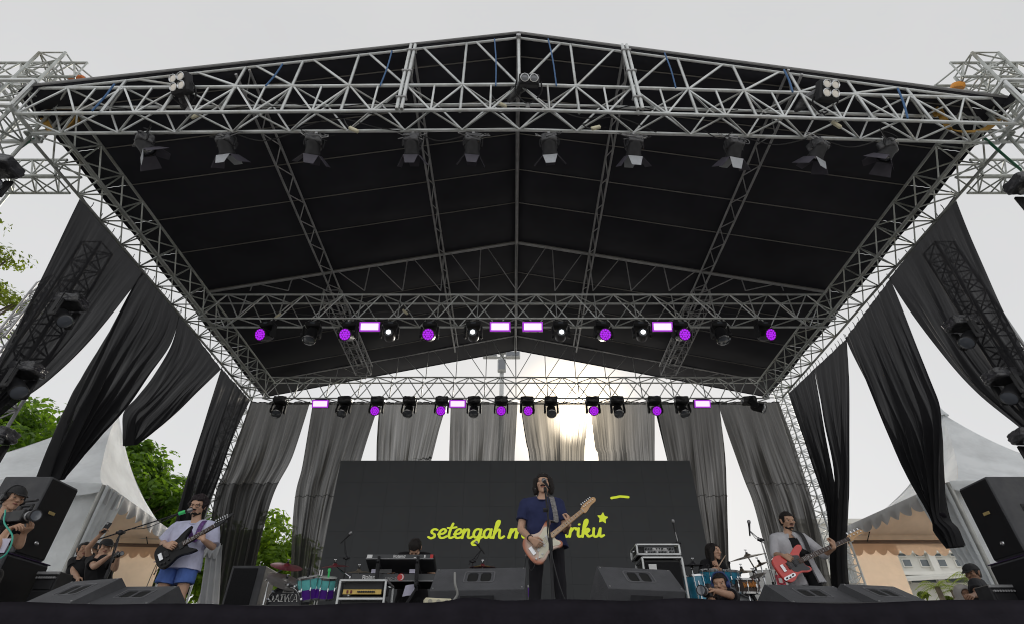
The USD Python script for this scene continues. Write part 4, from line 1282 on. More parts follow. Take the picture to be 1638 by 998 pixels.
for i, (px, py, D, a, lab) in enumerate([(566, 208, 4.5, .5, 'front truss between third and fourth flood lamps'), (953, 205, 4.5, -.5, 'front truss beside the seventh flood lamp'), (313, 186, 4.6, -.9, 'front truss below the guitarist side blinder'), (1338, 200, 4.6, .9, 'front truss below the bass side blinder'), (803, 168, 4.5, .6, 'front truss beside the middle blinder'), (445, 505, DM, -.9, 'middle truss over the teal toms'), (648, 499, DM, .7, 'middle truss over the keyboards')]):
    p = P(px, py, D)
    d = np.array([math.cos(a), .1, -math.sin(a)])
    t = T('power_plug', 'cream cable plug hanging on the ' + lab, 'plug', p)
    t.part('body', [box(p, (.16, .05, .055), .012, np.stack([nrm(d), (0, 1, 0), np.cross(nrm(d), (0, 1, 0))], 1))], CREAM, 30)
    t.part('lead', tube([p - d * .08, p - d * .14 + (0, 0, .04), p - d * .2 + (0, 0, .13)], .01, 5, 4), BLACK, 60)

# ================================================================== gear on the deck
def zrel(px, py, D):
    return P(px, py, D)[2]


def local(o, yaw):
    c, s = math.cos(yaw), math.sin(yaw)
    R = np.array([[c, -s, 0], [s, c, 0], [0, 0, 1]])
    o = np.asarray(o, float)

    def w(m):
        v, f = tm(m)
        return v @ R.T + o, f
    return w


PLATE = mat('handle_rim_paint', (.12, .12, .128), .5, spec=.3)
SLOT = mat('slot_dark', (.004, .004, .004), .9)
SCREW = mat('zinc_screw', (.45, .45, .45), .35, .9)


def wedge(label, o, yaw, wdt, prof, handle=True):
    """floor monitor seen from its back; prof: (y, z) outline of its side"""
    t = T('floor_monitor', label, 'floor monitor', o, 'floor monitors along the stage edge')
    w = local(o, yaw)
    poly = sg.Polygon(prof).buffer(-.012).buffer(.012)
    cr = manifold3d.CrossSection([np.array(poly.exterior.coords)[:-1]], manifold3d.FillRule.NonZero)
    m = MF.extrude(cr, wdt).transform(np.array([[0, 0, 1, -wdt / 2], [1, 0, 0, 0], [0, 1, 0, 0]], float))
    body = tm(m)
    # back panel between the two upper points, with a pocket for the two handle slots
    k, tp = np.array([0, *prof[1]]), np.array([0, *prof[2]])
    up = nrm(tp - k)
    n = nrm(np.cross((1, 0, 0), up)) * 1.0
    if n[1] > 0:
        n = -n
    L = np.linalg.norm(tp - k)
    mid = (k + tp) / 2 + up * L * .06
    pocket = []
    if handle:
        for sx in (-1, 1):
            c = mid + np.array([sx * .052, 0, 0])
            pk_ = MF.batch_hull([MF.sphere(.024, 12).translate(tuple(c + np.array([a, 0, 0]) + up * b + n * dd)) for a in (-.018, .018) for b in (-L * .12, L * .12) for dd in (.03, -.05)])
            m = m - pk_
            pocket.append(box(c - n * .010, (.082, .006, L * .36), 0, np.stack([(1, 0, 0), -n, up], 1)))
        body = tm(m)
    t.part('cabinet', w(body), SPEAKER, 30)
    if handle:
        g = sg.box(-.10, -L * .17, .10, L * .17).buffer(.024).difference(sg.box(-.10, -L * .17, .10, L * .17).buffer(.014))
        t.part('handle_plate', w(prism(g, .004, mid + n * .0, (1, 0, 0), up)), PLATE, 30)
        t.part('handle_slot', w(pocket), SLOT)
    lo0, lo1 = np.array([0, *prof[0]]), np.array([0, *prof[1]])
    q = (lo0 + lo1) / 2
    upl = nrm(lo1 - lo0)
    nl = np.cross((1, 0, 0), upl)
    nl = nl if nl[1] < 0 else -nl
    Ll = np.linalg.norm(lo1 - lo0)
    if Ll > .12:
        t.part('connector_panel', w(box(q + nl * .002, (.26, .008, Ll * .55), 0, np.stack([(1, 0, 0), -nl, upl], 1))), BLACKM)
        for a in (-.08, -.02, .05):
            t.part('socket', w(cyl(q + nl * .004 + np.array([a, 0, 0]), q + nl * .014 + np.array([a, 0, 0]), .016, n=12)), CHROME if a < 0 else BLACK, 40)
        t.part('plug_lead', w(tube([q + nl * .02 + np.array([-.08, 0, 0]), q + nl * .08 + np.array([-.09, 0, -.04]), q + nl * .06 + np.array([-.15, 0, -.10]), np.array([-.4, q[1] + .02, .006])], .006, 5, 5)), BLACK, 60)
    for sx in (-1, 1):
        for a in (.02, L - .02):
            t.part('screw', w(cyl(k + up * a + np.array([sx * (wdt / 2 - .02), 0, 0]), k + up * a + np.array([sx * (wdt / 2 - .02), 0, 0]) + n * .004, .007, n=8)), SCREW)
    # grille on the performer side
    bt, bb = np.array([0, *prof[2]]), np.array([0, *prof[3]])
    u2 = nrm(bt - bb)
    n2 = np.cross(u2, (1, 0, 0))
    n2 = n2 if n2[1] > 0 else -n2
    t.part('grille', w(box((bt + bb) / 2 + n2 * .003, (wdt - .06, .01, np.linalg.norm(bt - bb) - .05), 0, np.stack([(1, 0, 0), n2, u2], 1))), GRILLE)


TALL = [(.08, 0), (0.0, .17), (.20, .36), (.50, .10), (.50, 0)]
for lab, pa, pb, D, prof in (('tall black floor monitor in front of the keyboards, plug lead below', (686, 943), (839, 939), 4.52, TALL), ('tall black floor monitor in front of the silver edged amplifier', (972, 943), (1099, 945), 4.52, TALL)):
    a, b = P(*pa, D), P(*pb, D)
    yaw = -.10 if pa[0] < 800 else .22
    c = (a + b) / 2
    wd = np.linalg.norm((b - a)[:2]) * (1.0 if pa[0] < 800 else 1.04)
    wedge(lab, (c[0], D, DECK), yaw, wd, TALL)
FLATW = [(.02, 0), (0.0, .055), (.32, .27), (.56, .08), (.56, 0)]
LOWW = [(.02, 0), (0.0, .05), (.30, .22), (.54, .08), (.54, 0)]
for lab, pa, pb, yaw in (('low black floor monitor at the guitarist corner, nearest the sub speaker', (14, 964), (128, 963), -.30), ('low black floor monitor directly at the guitarist feet', (132, 965), (238, 965), -.06), ('low black floor monitor directly before the bass player', (1262, 961), (1392, 960), .14), ('low black floor monitor between bass player and palm trees', (1396, 960), (1504, 958), .24)):
    D = 4.36 - .03 * (pa[0] - 800) / 800
    a, b = P(*pa, D), P(*pb, D)
    c = (a + b) / 2
    wedge(lab, (c[0], D, DECK), yaw, np.linalg.norm((b - a)[:2]) * .99, FLATW if pa[0] < 100 else LOWW)

# side fill stacks
for s, who in ((-1, 'guitarist'), (1, 'bass player')):
    D0 = 6.35
    xa = PX(81, 766, -1)  # direction only
    X = -5.55 if s < 0 else 5.72
    zt = 2.74
    zm = 1.87
    # upper cabinet: grille toward the stage middle
    t = T('side_fill_speaker', f'tall black speaker cabinet standing on the sub speaker, {who} side', 'speaker', (X, D0, zm))
    t.part('cabinet', box((X + s * .30, D0 + .24, (zt + zm) / 2 + .005), (.58, .48, zt - zm - .01), .012), SPEAKER, 30)
    t.part('grille', box((X - s * .0 + s * .004, D0 + .24, (zt + zm) / 2), (.014, .45, zt - zm - .05), .004), GRILLE, 30)
    t.part('badge', box((X - s * .008, D0 + .23, zm + .50), (.008, .10, .035), .002), mat(f'gold_badge_{who[:4]}', (.55, .42, .18), .4, .4), 30)
    t.part('grille_stud', lathe([(.028, 0), (.022, .01), (.001, .014)], 12, (-s, 0, 0), (X - s * .003, D0 + .23, zm + .16)), CHROME, 40)
    t.part('side_handle', box((X + s * .32, D0 - .002, zm + .50), (.16, .02, .09), .008), BLACK, 30)
    t.part('side_bar', cyl((X + s * .25, D0 - .016, zm + .50), (X + s * .39, D0 - .016, zm + .50), .01), BLACKM)
    # sub below
    t = T('sub_speaker', f'wide black sub speaker under the tall cabinet, {who} side', 'speaker', (X, D0, DECK))
    t.part('cabinet', box((X + s * .42, D0 + .26, (DECK + zm) / 2), (.82, .66, zm - DECK - .012), .014), SPEAKER, 30)
    t.part('grille', box((X + s * .004, D0 + .26, (DECK + zm) / 2), (.014, .62, zm - DECK - .07), .004), GRILLE, 30)
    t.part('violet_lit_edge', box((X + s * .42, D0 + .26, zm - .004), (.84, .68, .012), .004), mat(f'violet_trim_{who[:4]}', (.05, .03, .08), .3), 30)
    if s < 0:
        t.part('orange_mark', lathe([(.035, 0), (.03, .012), (.001, .016)], 12, (1, 0, 0), (X + .011, D0 + .1, DECK + .08)), mat('orange_sticker', (.75, .13, .04), .5), 40)
# small rack boxes beside them
for s, pxs, who in ((-1, (63, 97, 913), 'guitarist'), (1, (1580, 1618, 934), 'bass player')):
    D = 6.75
    a, b = P(pxs[0], pxs[2], D), P(pxs[1], pxs[2], D)
    t = T('equipment_rack', f'low dark equipment rack with knobs beside the sub speaker, {who} side', 'rack', ((a[0] + b[0]) / 2, D, DECK))
    z1 = a[2]
    w = b[0] - a[0]
    cx = (a[0] + b[0]) / 2
    t.part('case', box((cx, D + .12, (z1 + DECK) / 2), (w, .24, z1 - DECK), .01), BLACKM, 30)
    t.part('top_rail', box((cx, D - .005, z1 - .02), (w + .01, .03, .03), .005), DARKSTEEL, 30)
    for k in range(8):
        t.part('knob', cyl((cx - w * .4 + w * .8 * k / 7, D - .004, z1 - .07), (cx - w * .4 + w * .8 * k / 7, D - .03, z1 - .07), .012, n=8), DARKSTEEL, 40)
    for k in range(3):
        t.part('rack_face', box((cx, D - .006, z1 - .14 - .12 * k), (w - .05, .012, .10), .003), BLACK, 30)

# black monitor box at the back
a, b = P(372, 904, 9.6), P(426, 904, 9.6)
t = T('back_speaker', 'black speaker box standing by the cymbals behind the guitarist', 'speaker', ((a[0] + b[0]) / 2, 9.6, DECK))
cx, w, z1 = (a[0] + b[0]) / 2, b[0] - a[0], a[2]
t.part('cabinet', box((cx, 9.85, (DECK + z1) / 2), (w, .5, z1 - DECK), .012), SPEAKER, 30)
t.part('grille', box((cx - .04, 9.596, (DECK + z1) / 2), (w * .72, .012, z1 - DECK - .08), .004), GRILLE, 30)
t.part('side_handle', box((cx + w * .38, 9.594, DECK + (z1 - DECK) * .45), (.06, .012, .12), .004), BLACK, 30)
t.part('badge', box((cx + w * .43, 9.59, DECK + (z1 - DECK) * .35), (.02, .01, .08), .002), CREAM, 30)

# ------------------------------------------------------------------ microphones


def mic_body(t, p, d, parent=None, ring=None):
    p, d = np.asarray(p, float), nrm(d)
    m = t.part('microphone', lathe([(.001, -.17), (.011, -.168), (.013, -.10), (.0175, .0), (.019, .01)], 12, d, p), BLACK, 40)
    t.part('grille_ball', lathe([(.019, .01), (.026, .025), (.027, .045), (.02, .062), (.001, .068)], 14, d, p), mat(f'mic_mesh_{len(_used)}', (.30, .30, .31), .35, .8), 40, parent=m)
    if ring is not None:
        t.part('colour_band', lathe([(.019, -.09), (.022, -.085), (.022, -.02), (.019, -.015)], 12, d, p), ring, 40, parent=m)


def tripod(t, x, y, z0, h, r=.30, rot=.4, metal=None):
    metal = metal or BLACKM
    for k in range(3):
        a = rot + k * 2.0944
        t.part('leg', cyl((x, y, z0 + .10), (x + r * math.cos(a), y + r * math.sin(a), z0 + .015), .010, .008), metal, 40)
    t.part('hub', cyl((x, y, z0 + .06), (x, y, z0 + .16), .022), metal, 40)


def boom(label, base, clamp, a, mic, D_base, ring=None, metal=None, micdir=None):
    """stand on the deck at base (x, y), boom clamp point, tail end a and mic end mic"""
    metal = metal or BLACKM
    t = T('microphone_stand', label, 'microphone stand', (base[0], base[1], DECK))
    tripod(t, base[0], base[1], DECK, 0, metal=metal)
    mid = np.array([base[0], base[1], DECK + .12]) * .45 + np.asarray(clamp) * .55
    t.part('pole', [cyl((base[0], base[1], DECK + .1), mid, .013), cyl(mid, clamp, .009)], metal, 40)
    t.part('grip', cyl(mid - (0, 0, .05), mid + (0, 0, .04), .019), BLACK, 40)
    t.part('boom_clamp', [box(clamp, (.05, .05, .05), .01), cyl(np.asarray(clamp) - (.05, 0, 0), np.asarray(clamp) + (.05, 0, 0), .015)], BLACK, 40)
    t.part('boom_arm', cyl(a, mic, .008), metal, 40)
    d = nrm(np.asarray(mic) - a) if micdir is None else micdir
    mic_body(t, np.asarray(mic) + nrm(d) * .09, d, ring=ring)
    t.part('cable', tube([np.asarray(mic), (np.asarray(mic) + clamp) / 2 - (0, 0, .05), np.asarray(clamp) - (0, 0, .02), np.asarray(clamp) * .5 + np.array([base[0], base[1], DECK]) * .5 + (.03, -.02, 0), (base[0] + .05, base[1] - .1, DECK + .02)], .005, 5, 6), BLACK, 60)
    return t


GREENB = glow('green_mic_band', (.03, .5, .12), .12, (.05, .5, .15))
Dg = 6.55
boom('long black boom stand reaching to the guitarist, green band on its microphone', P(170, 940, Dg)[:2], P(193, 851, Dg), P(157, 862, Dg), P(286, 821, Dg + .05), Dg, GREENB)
boom('boom stand with a thin microphone rising beside the drum cymbals', P(1245, 955, 8.6)[:2], P(1217, 863, 8.6), P(1222, 868, 8.6), P(1199, 848, 8.55), 8.6, metal=DARKSTEEL, micdir=np.array([.15, -.1, 1.0]))
boom('boom stand with a slanting microphone above the toms before the screen', P(553, 930, 9.0)[:2], P(554, 892, 9.0), P(555, 895, 9.0), P(551, 862, 9.0), 9.0, micdir=P(557, 851, 9.0) - P(544, 864, 9.0))
boom('boom stand with a short microphone beside the keyboard player', P(756, 930, 8.9)[:2], P(756, 897, 8.9), P(750, 902, 8.9), P(770, 878, 8.9), 8.9, micdir=P(771, 866, 8.9) - P(780, 878, 8.9))
boom('tall thin microphone stand behind the silver edged amplifier', P(1100, 945, 9.0)[:2], P(1084, 868, 9.0), P(1086, 873, 9.0), P(1079, 846, 9.0), 9.0, metal=DARKSTEEL, micdir=np.array([-.05, -.1, 1.0]))
# the singer's straight stand
Dm = 5.78
mb, mt = P(885, 968, Dm), P(873, 776, Dm)
t = T('microphone_stand', 'straight black microphone stand right in front of the singer', 'microphone stand', (mb[0], Dm, DECK))
hub = np.array([mb[0], Dm, DECK])
mt2 = np.array([mb[0] - .035, Dm, mt[2]])
tripod(t, mb[0], Dm, DECK, 0)
mid = np.array([mb[0], Dm, DECK + .80])
t.part('pole', [cyl(hub + (0, 0, .1), mid, .015), cyl(mid, mt2 - (0, 0, .06), .010)], BLACKM, 40)
t.part('grip', cyl(mid - (0, 0, .07), mid + (0, 0, .05), .022), BLACK, 40)
t.part('boom_clamp', cyl(mt2 + (-.03, 0, -.26), mt2 + (.03, 0, -.26), .022), BLACK, 40)
t.part('mic_clip', cyl(mt2 - (0, 0, .07), mt2 + (0, .02, -.02), .018), BLACK, 40)
mic_body(t, mt2 + (0, .03, .05), (-.15, .55, .5))
t.part('cable', tube([mt2 + (0, -.02, -.03), mt2 + (.03, -.04, -.2), mid + (-.03, -.02, .1), mid + (.02, -.03, -.2), mid + (.10, -.05, -.5), hub + (.25, -.05, .02)], .006, 5, 6), BLACK, 60)

# ------------------------------------------------------------------ keyboards
KEYW = mat('ivory_keys', (.75, .74, .70), .3)
LETTER = mat('white_lettering', (.75, .75, .75), .5)


def lettering(t, txt, h, O, X, Y, m, name='lettering', bold=True, parent=None):
    g = meshkit.text_mesh(txt, h, .002, bold)
    v = np.asarray(g.vertices)
    v = v - (v[:, 0].mean() * 0, 0, 0)
    X, Y = nrm(X), nrm(Y)
    t.part(name, (np.asarray(O) + v[:, :1] * X + v[:, 1:2] * Y + v[:, 2:] * np.cross(X, Y), np.asarray(g.faces)), m, parent=parent)


def keyboard(label, pa, pb, D, tilt, dep, th, txt, txs, extras):
    a, b = P(*pa, D), P(*pb, D)
    w = b[0] - a[0]
    c = (a + b) / 2
    t = T('keyboard', label, 'keyboard', c)
    R = np.array([[1, 0, 0], [0, math.cos(tilt), -math.sin(tilt)], [0, math.sin(tilt), math.cos(tilt)]])

    def B(o, s, bev=.004):
        return box(c + R @ np.asarray(o, float), s, bev, R)
    t.part('body', B((0, dep / 2, 0), (w, dep, th), .012), BLACKM, 30)
    t.part('back_panel', B((0, -.004, 0), (w - .04, .012, th - .015)), mat(f'dark_back_panel_{len(_used)}', (.05, .052, .056), .4), 30)
    t.part('trim_line', B((0, -.006, -th / 2 + .006), (w - .02, .012, .008), .002), DARKSTEEL, 30)
    nk = 36
    for k in range(nk):
        t.part('key', B((-w * .44 + w * .88 * k / (nk - 1), dep - .075, th / 2 + .006), (w * .88 / nk * .88, .13, .016), .002), KEYW, False)
    for k in range(nk - 1):
        if k % 7 not in (2, 6):
            t.part('black_key', B((-w * .44 + w * .88 * (k + .5) / (nk - 1), dep - .10, th / 2 + .018), (.011, .085, .014), .002), BLACK, False)
    lettering(t, txt, th * .48, c + R @ np.array([txs * w, -.011, -th * .22]), R @ np.array([1, 0, 0]), R @ np.array([0, 0, 1.0]), LETTER)
    for (x, z, wx, wz, m) in extras:
        t.part('sticker', B((x * w, -.012, z * th), (wx, .006, wz), .001), m)
    return c, w, R, t


PAPER = mat('pale_violet_paper', (.62, .60, .74), .8)
REDP = mat('red_sticker', (.62, .04, .04), .5)
c1, w1, R1, k1 = keyboard('upper keyboard of the two tier stand, its pale maker strip facing the crowd', (585, 890), (695, 890), 7.55, -.32, .32, .075, 'Roland', -.10, [(-.44, 0, .07, .045, LETTER), (.46, 0, .04, .05, REDP), (.36, 0, .02, .04, LETTER), (.22, -.2, .03, .012, LETTER)])
c2, w2, R2, k2 = keyboard('lower keyboard of the two tier stand, red round sticker on its back', (560, 923), (699, 923), 7.65, -.10, .34, .10, 'Roland', -.36, [(-.22, .75, .10, .05, PAPER), (.22, .75, .10, .05, PAPER), (-.10, .75, .16, .05, mat('grey_note', (.12, .12, .12), .8))])
lettering(k2, 'JUNO-DS88', .03, c2 + R2 @ np.array([-.11 * w2, -.011, -.03]), (1, 0, 0), R2 @ np.array([0, 0, 1.0]), mat('dull_lettering', (.3, .3, .3), .5))
q = c2 + R2 @ np.array([.085 * w2, -.012, 0])
k2.part('round_sticker', lathe([(.045, 0), (.045, .004), (.001, .005)], 22, R2 @ np.array([0, -1, 0]), q), REDP, 40)
k2.part('white_arc', prism(sg.Point(0, 0).buffer(.038).difference(sg.Point(-.012, 0).buffer(.036)), .002, q + R2 @ np.array([0, -.006, 0]), (1, 0, 0), R2 @ np.array([0, 0, 1.0])), LETTER)
t = T('keyboard_stand', 'black two tier stand with crossed legs carrying both keyboards', 'stand', (c2[0], 7.7, DECK))
for px in (605, 668):
    x = P(px, 910, 7.55)[0]
    t.part('column', [cyl((x, 7.60, c2[2] - .16), (x, 7.50, c1[2] + .0), .018), cyl((x, 7.55, c2[2] - .1), (x, 7.5, c2[2] + .14), .026)], BLACKM, 40)
    t.part('knob', lathe([(.03, -.02), (.045, -.012), (.045, .012), (.03, .02)], 10, (1, 0, 0), (x, 7.53, c2[2] - .10)), BLACK, 40)
    for (dz, cc) in ((-.05, c2), (-.045, c1)):
        t.part('support_arm', cyl((x, 7.52 if cc is c2 else 7.45, cc[2] - .062), (x, 7.92, cc[2] - .062 - (.02 if cc is c2 else .10)), .014), BLACKM, 40)
for sgn in (-1, 1):
    x0, x1 = P(668 if sgn > 0 else 605, 930, 7.6)[0], P(640 if sgn > 0 else 633, 968, 7.6)[0]
    for dx in (0, .045):
        t.part('leg', cyl((x0, 7.60, c2[2] - .12), (x0 - sgn * (.38 + dx), 7.60, DECK + .02), .014), BLACKM, 40)
    t.part('foot_bar', cyl((x0 - sgn * .4, 7.35, DECK + .02), (x0 - sgn * .4, 7.95, DECK + .02), .016), BLACKM, 40)
p = P(646, 945, 7.58)
solo('song_sheet', (lambda m: m)(patch(lambda u, v: np.array([p[0] - .0 + .13 * u - .03 * v, 7.66 - .01 * math.sin(u * 4), p[2] + .08 - .13 * v + .02 * u]), 8, 8)), PAPER, 'pale sheet of paper hanging under the lower keyboard between the stand legs', 'paper', smooth=True)

# ------------------------------------------------------------------ amplifiers
GOLD = mat('gold_front_panel', (.62, .43, .12), .35, .3)
AMPB = mat('amp_vinyl', (.03, .03, .031), .6, 0, .2, 4.0, bump=.4, bscale=160)
SILVERF = mat('silver_case_edge', (.55, .56, .56), .35, .8)


def edges(t, x0, x1, y0, y1, z0, z1, r, m):
    for x in (x0, x1):
        for y in (y0, y1):
            t.part('case_edge', box((x, y, (z0 + z1) / 2), (r * 2, r * 2, z1 - z0), r * .5), m, 30)
    for z in (z0, z1):
        for y in (y0, y1):
            t.part('case_edge', box(((x0 + x1) / 2, y, z), (x1 - x0, r * 2.1, r * 2.1), r * .5), m, 30)
        for x in (x0, x1):
            t.part('case_edge', box((x, (y0 + y1) / 2, z), (r * 2.15, y1 - y0, r * 2.15), r * .5), m, 30)


Da = 7.15
a, b = P(548, 938, Da), P(613, 938, Da)
t = T('guitar_amplifier', 'guitar amplifier with a gold panel in a silver edged case beside the keyboards', 'amplifier', ((a[0] + b[0]) / 2, Da, DECK))
x0, x1 = a[0], b[0]
z1 = P(580, 928, Da)[2]
zp0, zp1 = P(580, 950, Da)[2], P(580, 942, Da)[2]
edges(t, x0 - .03, x1 + .03, Da - .02, Da + .45, DECK + .02, z1, .014, SILVERF)
t.part('shelf_edge', box(((x0 + x1) / 2, Da - .02, zp0 - .05), (x1 - x0 + .05, .03, .03), .006), SILVERF, 30)
t.part('cabinet', box(((x0 + x1) / 2, Da + .22, (zp0 + DECK) / 2), (x1 - x0 - .02, .42, zp0 - DECK - .03), .01), AMPB, 30)
t.part('speaker_cloth', box(((x0 + x1) / 2, Da + .0, (zp0 + DECK) / 2 - .03), (x1 - x0 - .08, .02, zp0 - DECK - .14), .005), GRILLE, 30)
t.part('control_box', box(((x0 + x1) / 2, Da + .22, (zp1 + z1) / 2 - .01), (x1 - x0 - .02, .40, z1 - zp0 - .04), .01), AMPB, 30)
gp = t.part('gold_panel', box(((x0 + x1) / 2, Da + .005, (zp0 + zp1) / 2), (x1 - x0 - .03, .02, zp1 - zp0), .003), GOLD, 30)
for k in range(10):
    xx = x0 + .20 + (x1 - x0 - .3) * k / 9
    t.part('knob', cyl((xx, Da - .004, (zp0 + zp1) / 2), (xx, Da - .022, (zp0 + zp1) / 2), .010, n=10), BLACK, 40)
for k in range(2):
    t.part('switch', box((x0 + .07 + k * .045, Da - .008, (zp0 + zp1) / 2), (.022, .012, .035), .003), mat(f'red_switch_{k}', (.15, .02, .02), .4), 30)
# amplifier head on cabinet
Db = 7.4
a, b = P(1020, 889, Db), P(1088, 889, Db)
x0, x1 = a[0], b[0]
z0, z1 = a[2], P(1050, 871, Db)[2]
t = T('amplifier_head', 'amplifier head in a silver edged open case on top of the cabinet', 'amplifier', ((x0 + x1) / 2, Db, z0))
edges(t, x0, x1, Db - .02, Db + .38, z0 + .02, z1, .013, SILVERF)
t.part('case', box(((x0 + x1) / 2, Db + .2, (z0 + z1) / 2), (x1 - x0 - .04, .34, z1 - z0 - .03), .008), AMPB, 30)
fp = t.part('face_panel', box(((x0 + x1) / 2 + .02, Db + .02, (z0 + z1) / 2 + .005), ((x1 - x0) * .72, .02, (z1 - z0) * .62), .003), mat('grey_amp_face', (.16, .165, .17), .35, .5), 30)
for r_ in range(2):
    for k in range(11):
        xx = x0 + .12 + (x1 - x0 - .2) * k / 10
        zz = z0 + (z1 - z0) * (.36 + .30 * r_)
        t.part('knob', cyl((xx, Db + .01, zz), (xx, Db - .012, zz), .008 + .004 * (k % 3 == 0), n=10), (LETTER if (k + r_) % 4 == 0 else BLACK), 40)
t.part('label_strip', box(((x0 + x1) / 2 + .03, Db + .007, z0 + (z1 - z0) * .62), (.20, .006, .03), .001), LETTER)
a, b = P(1027, 893, Db), P(1090, 893, Db)
x0, x1 = a[0], b[0]
t = T('speaker_cabinet', 'black speaker cabinet with silver case edges under the amplifier head', 'amplifier', ((x0 + x1) / 2, Db, DECK))
zc = z0 - .02
edges(t, x0, x1, Db - .02, Db + .40, DECK + .02, zc, .013, SILVERF)
t.part('cabinet', box(((x0 + x1) / 2, Db + .2, (DECK + zc) / 2), (x1 - x0 - .03, .38, zc - DECK - .03), .01), AMPB, 30)
t.part('speaker_cloth', box(((x0 + x1) / 2, Db + .0, (DECK + zc) / 2), (x1 - x0 - .07, .02, zc - DECK - .10), .005), GRILLE, 30)
t.part('white_label', box((x0 + .12, Db - .014, zc - .14), (.10, .006, .13), .001), LETTER)

# power strip
a = P(700, 963, 4.32)
t = T('power_strip', 'cream power strip lying at the stage edge below the tall monitor', 'power strip', a)
w = local(a + (0, 0, .0), .28)
t.part('body', w(box((0, 0, .0), (.20, .07, .05), .01)), CREAM, 30)
for k in range(3):
    t.part('socket', w(cyl((-.06 + .06 * k, -.034, .0), (-.06 + .06 * k, -.037, .0), .016, n=12)), mat(f'socket_grey_{k}', (.35, .33, .27), .5), 40)
t.part('lead', tube([a + (.10, 0, 0), a + (.14, -.01, .05), a + (.12, -.02, .12), a + (.11, .02, .20)], .009, 6, 5), mat('grey_lead', (.25, .25, .24), .5), 60)
t.part('lead', tube([a + (.10, 0, 0), a + (.2, -.01, .01), a + (.36, .03, -.01), a + (.5, .06, -.04)], .006, 6, 5), mat('pale_lead', (.4, .4, .38), .5), 60)

# ------------------------------------------------------------------ drums
TEAL = mat('teal_drum_shell', (.17, .62, .61), .25, .1, .15, 10.0, coat=.6)
BLUED = mat('blue_drum_shell', (.03, .22, .34), .22, .2, .3, 6.0, coat=.7)
VIOLET = mat('violet_drum_shell', (.10, .02, .30), .3, .1, .1, 8.0, coat=.5)
HEAD = mat('drum_skin', (.70, .70, .68), .5)
BRONZE = mat('bronze_cymbal', (.32, .27, .20), .28, .85, .2, 9.0)
REDB = mat('reddish_cymbal', (.30, .06, .07), .28, .8, .3, 7.0)
PEWTER = mat('grey_cymbal', (.40, .38, .36), .3, .85, .2, 9.0)


def drum(t, c, r, h, ax, shell, name, low=None, lugs=8, parent=None, headm=None):
    """one drum about its centre c, axis ax"""
    ax = nrm(ax)
    s, u, d = frame(ax)
    c = np.asarray(c, float)
    if low is None:
        p = t.part(name, lathe([(r * .97, -h / 2), (r, -h / 2 + .01), (r, h / 2 - .01), (r * .97, h / 2)], 30, d, c), shell, 40, parent=parent)
    else:
        p = t.part(name, lathe([(r, -h * .02), (r, h / 2 - .01), (r * .97, h / 2)], 30, d, c), shell, 40, parent=parent)
        t.part('lower_shell', lathe([(r * .97, -h / 2), (r, -h / 2 + .01), (r, -h * .02)], 30, d, c), low, 40, parent=p if parent is None else parent)
    pp = p if parent is None else parent
    for k in (-1, 1):
        t.part('hoop', lathe([(r * 1.0, k * (h / 2 - .012)), (r * 1.045, k * (h / 2 - .012)), (r * 1.045, k * (h / 2 + .012)), (r * .99, k * (h / 2 + .012))], 30, d, c), CHROME, 40, parent=pp)
        t.part('drum_head', lathe([(r * 1.0, k * (h / 2 + .003)), (r * .5, k * (h / 2 + .0045)), (.0005, k * (h / 2 + .005))], 30, d, c), headm or HEAD, 40, parent=pp)
    for k in range(lugs):
        th = 6.283 * k / lugs + .3
        o = c + (s * math.cos(th) + u * math.sin(th)) * (r + .012)
        t.part('lug', [cyl(o - d * (h / 2), o + d * (h / 2), .005, n=5), box(o, (.02, .02, .05), .004)], CHROME, 40, parent=pp)
    return p


def cymbal(label, p, r, tilt, m, base_xy, wing=None, hat=False, arm=True):
    """a cymbal with its own stand"""
    p = np.asarray(p, float)
    ax = nrm(tilt)
    t = T('cymbal', label, 'cymbal', (base_xy[0], base_xy[1], DECK))
    t.part('cymbal_plate', lathe([(.008, .035), (r * .10, .033), (r * .19, .012), (r * .22, .006), (r * .6, -.002), (r, -.016), (r * .995, -.019), (r * .6, -.006), (r * .2, .002), (.008, .03)], 36, ax, p), m, 50)
    if hat:
        t.part('cymbal_plate', lathe([(.008, -.075), (r * .19, -.052), (r * .22, -.046), (r * .6, -.038), (r, -.024), (r * .6, -.042), (r * .2, -.05), (.008, -.07)], 36, ax, p), m, 50)
    t.part('felt', cyl(p + ax * .03, p + ax * .055, .018, n=10), BLACK, 40)
    t.part('wing_nut', [cyl(p + ax * .05, p + ax * .09, .006), box(p + ax * .085, (.04, .008, .014), .003)], CHROME, 40)
    el = np.array([base_xy[0], base_xy[1], p[2] - (.16 if arm else .05)])
    t.part('boom_arm', cyl(el + (el - p) * .25 * (1 if arm else 0), p - ax * .01, .010), CHROME, 40)
    t.part('tilter', [box(el, (.045, .045, .05), .01)], CHROME, 30)
    md = np.array([base_xy[0], base_xy[1], DECK + (el[2] - DECK) * .5])
    t.part('pole', [cyl((base_xy[0], base_xy[1], DECK + .08), md, .0145), cyl(md, el, .011)], CHROME, 40)
    t.part('collar', cyl(md - (0, 0, .03), md + (0, 0, .03), .021), CHROME, 40)
    tripod(t, base_xy[0], base_xy[1], DECK + .03, 0, .30, .9, CHROME)
    return t


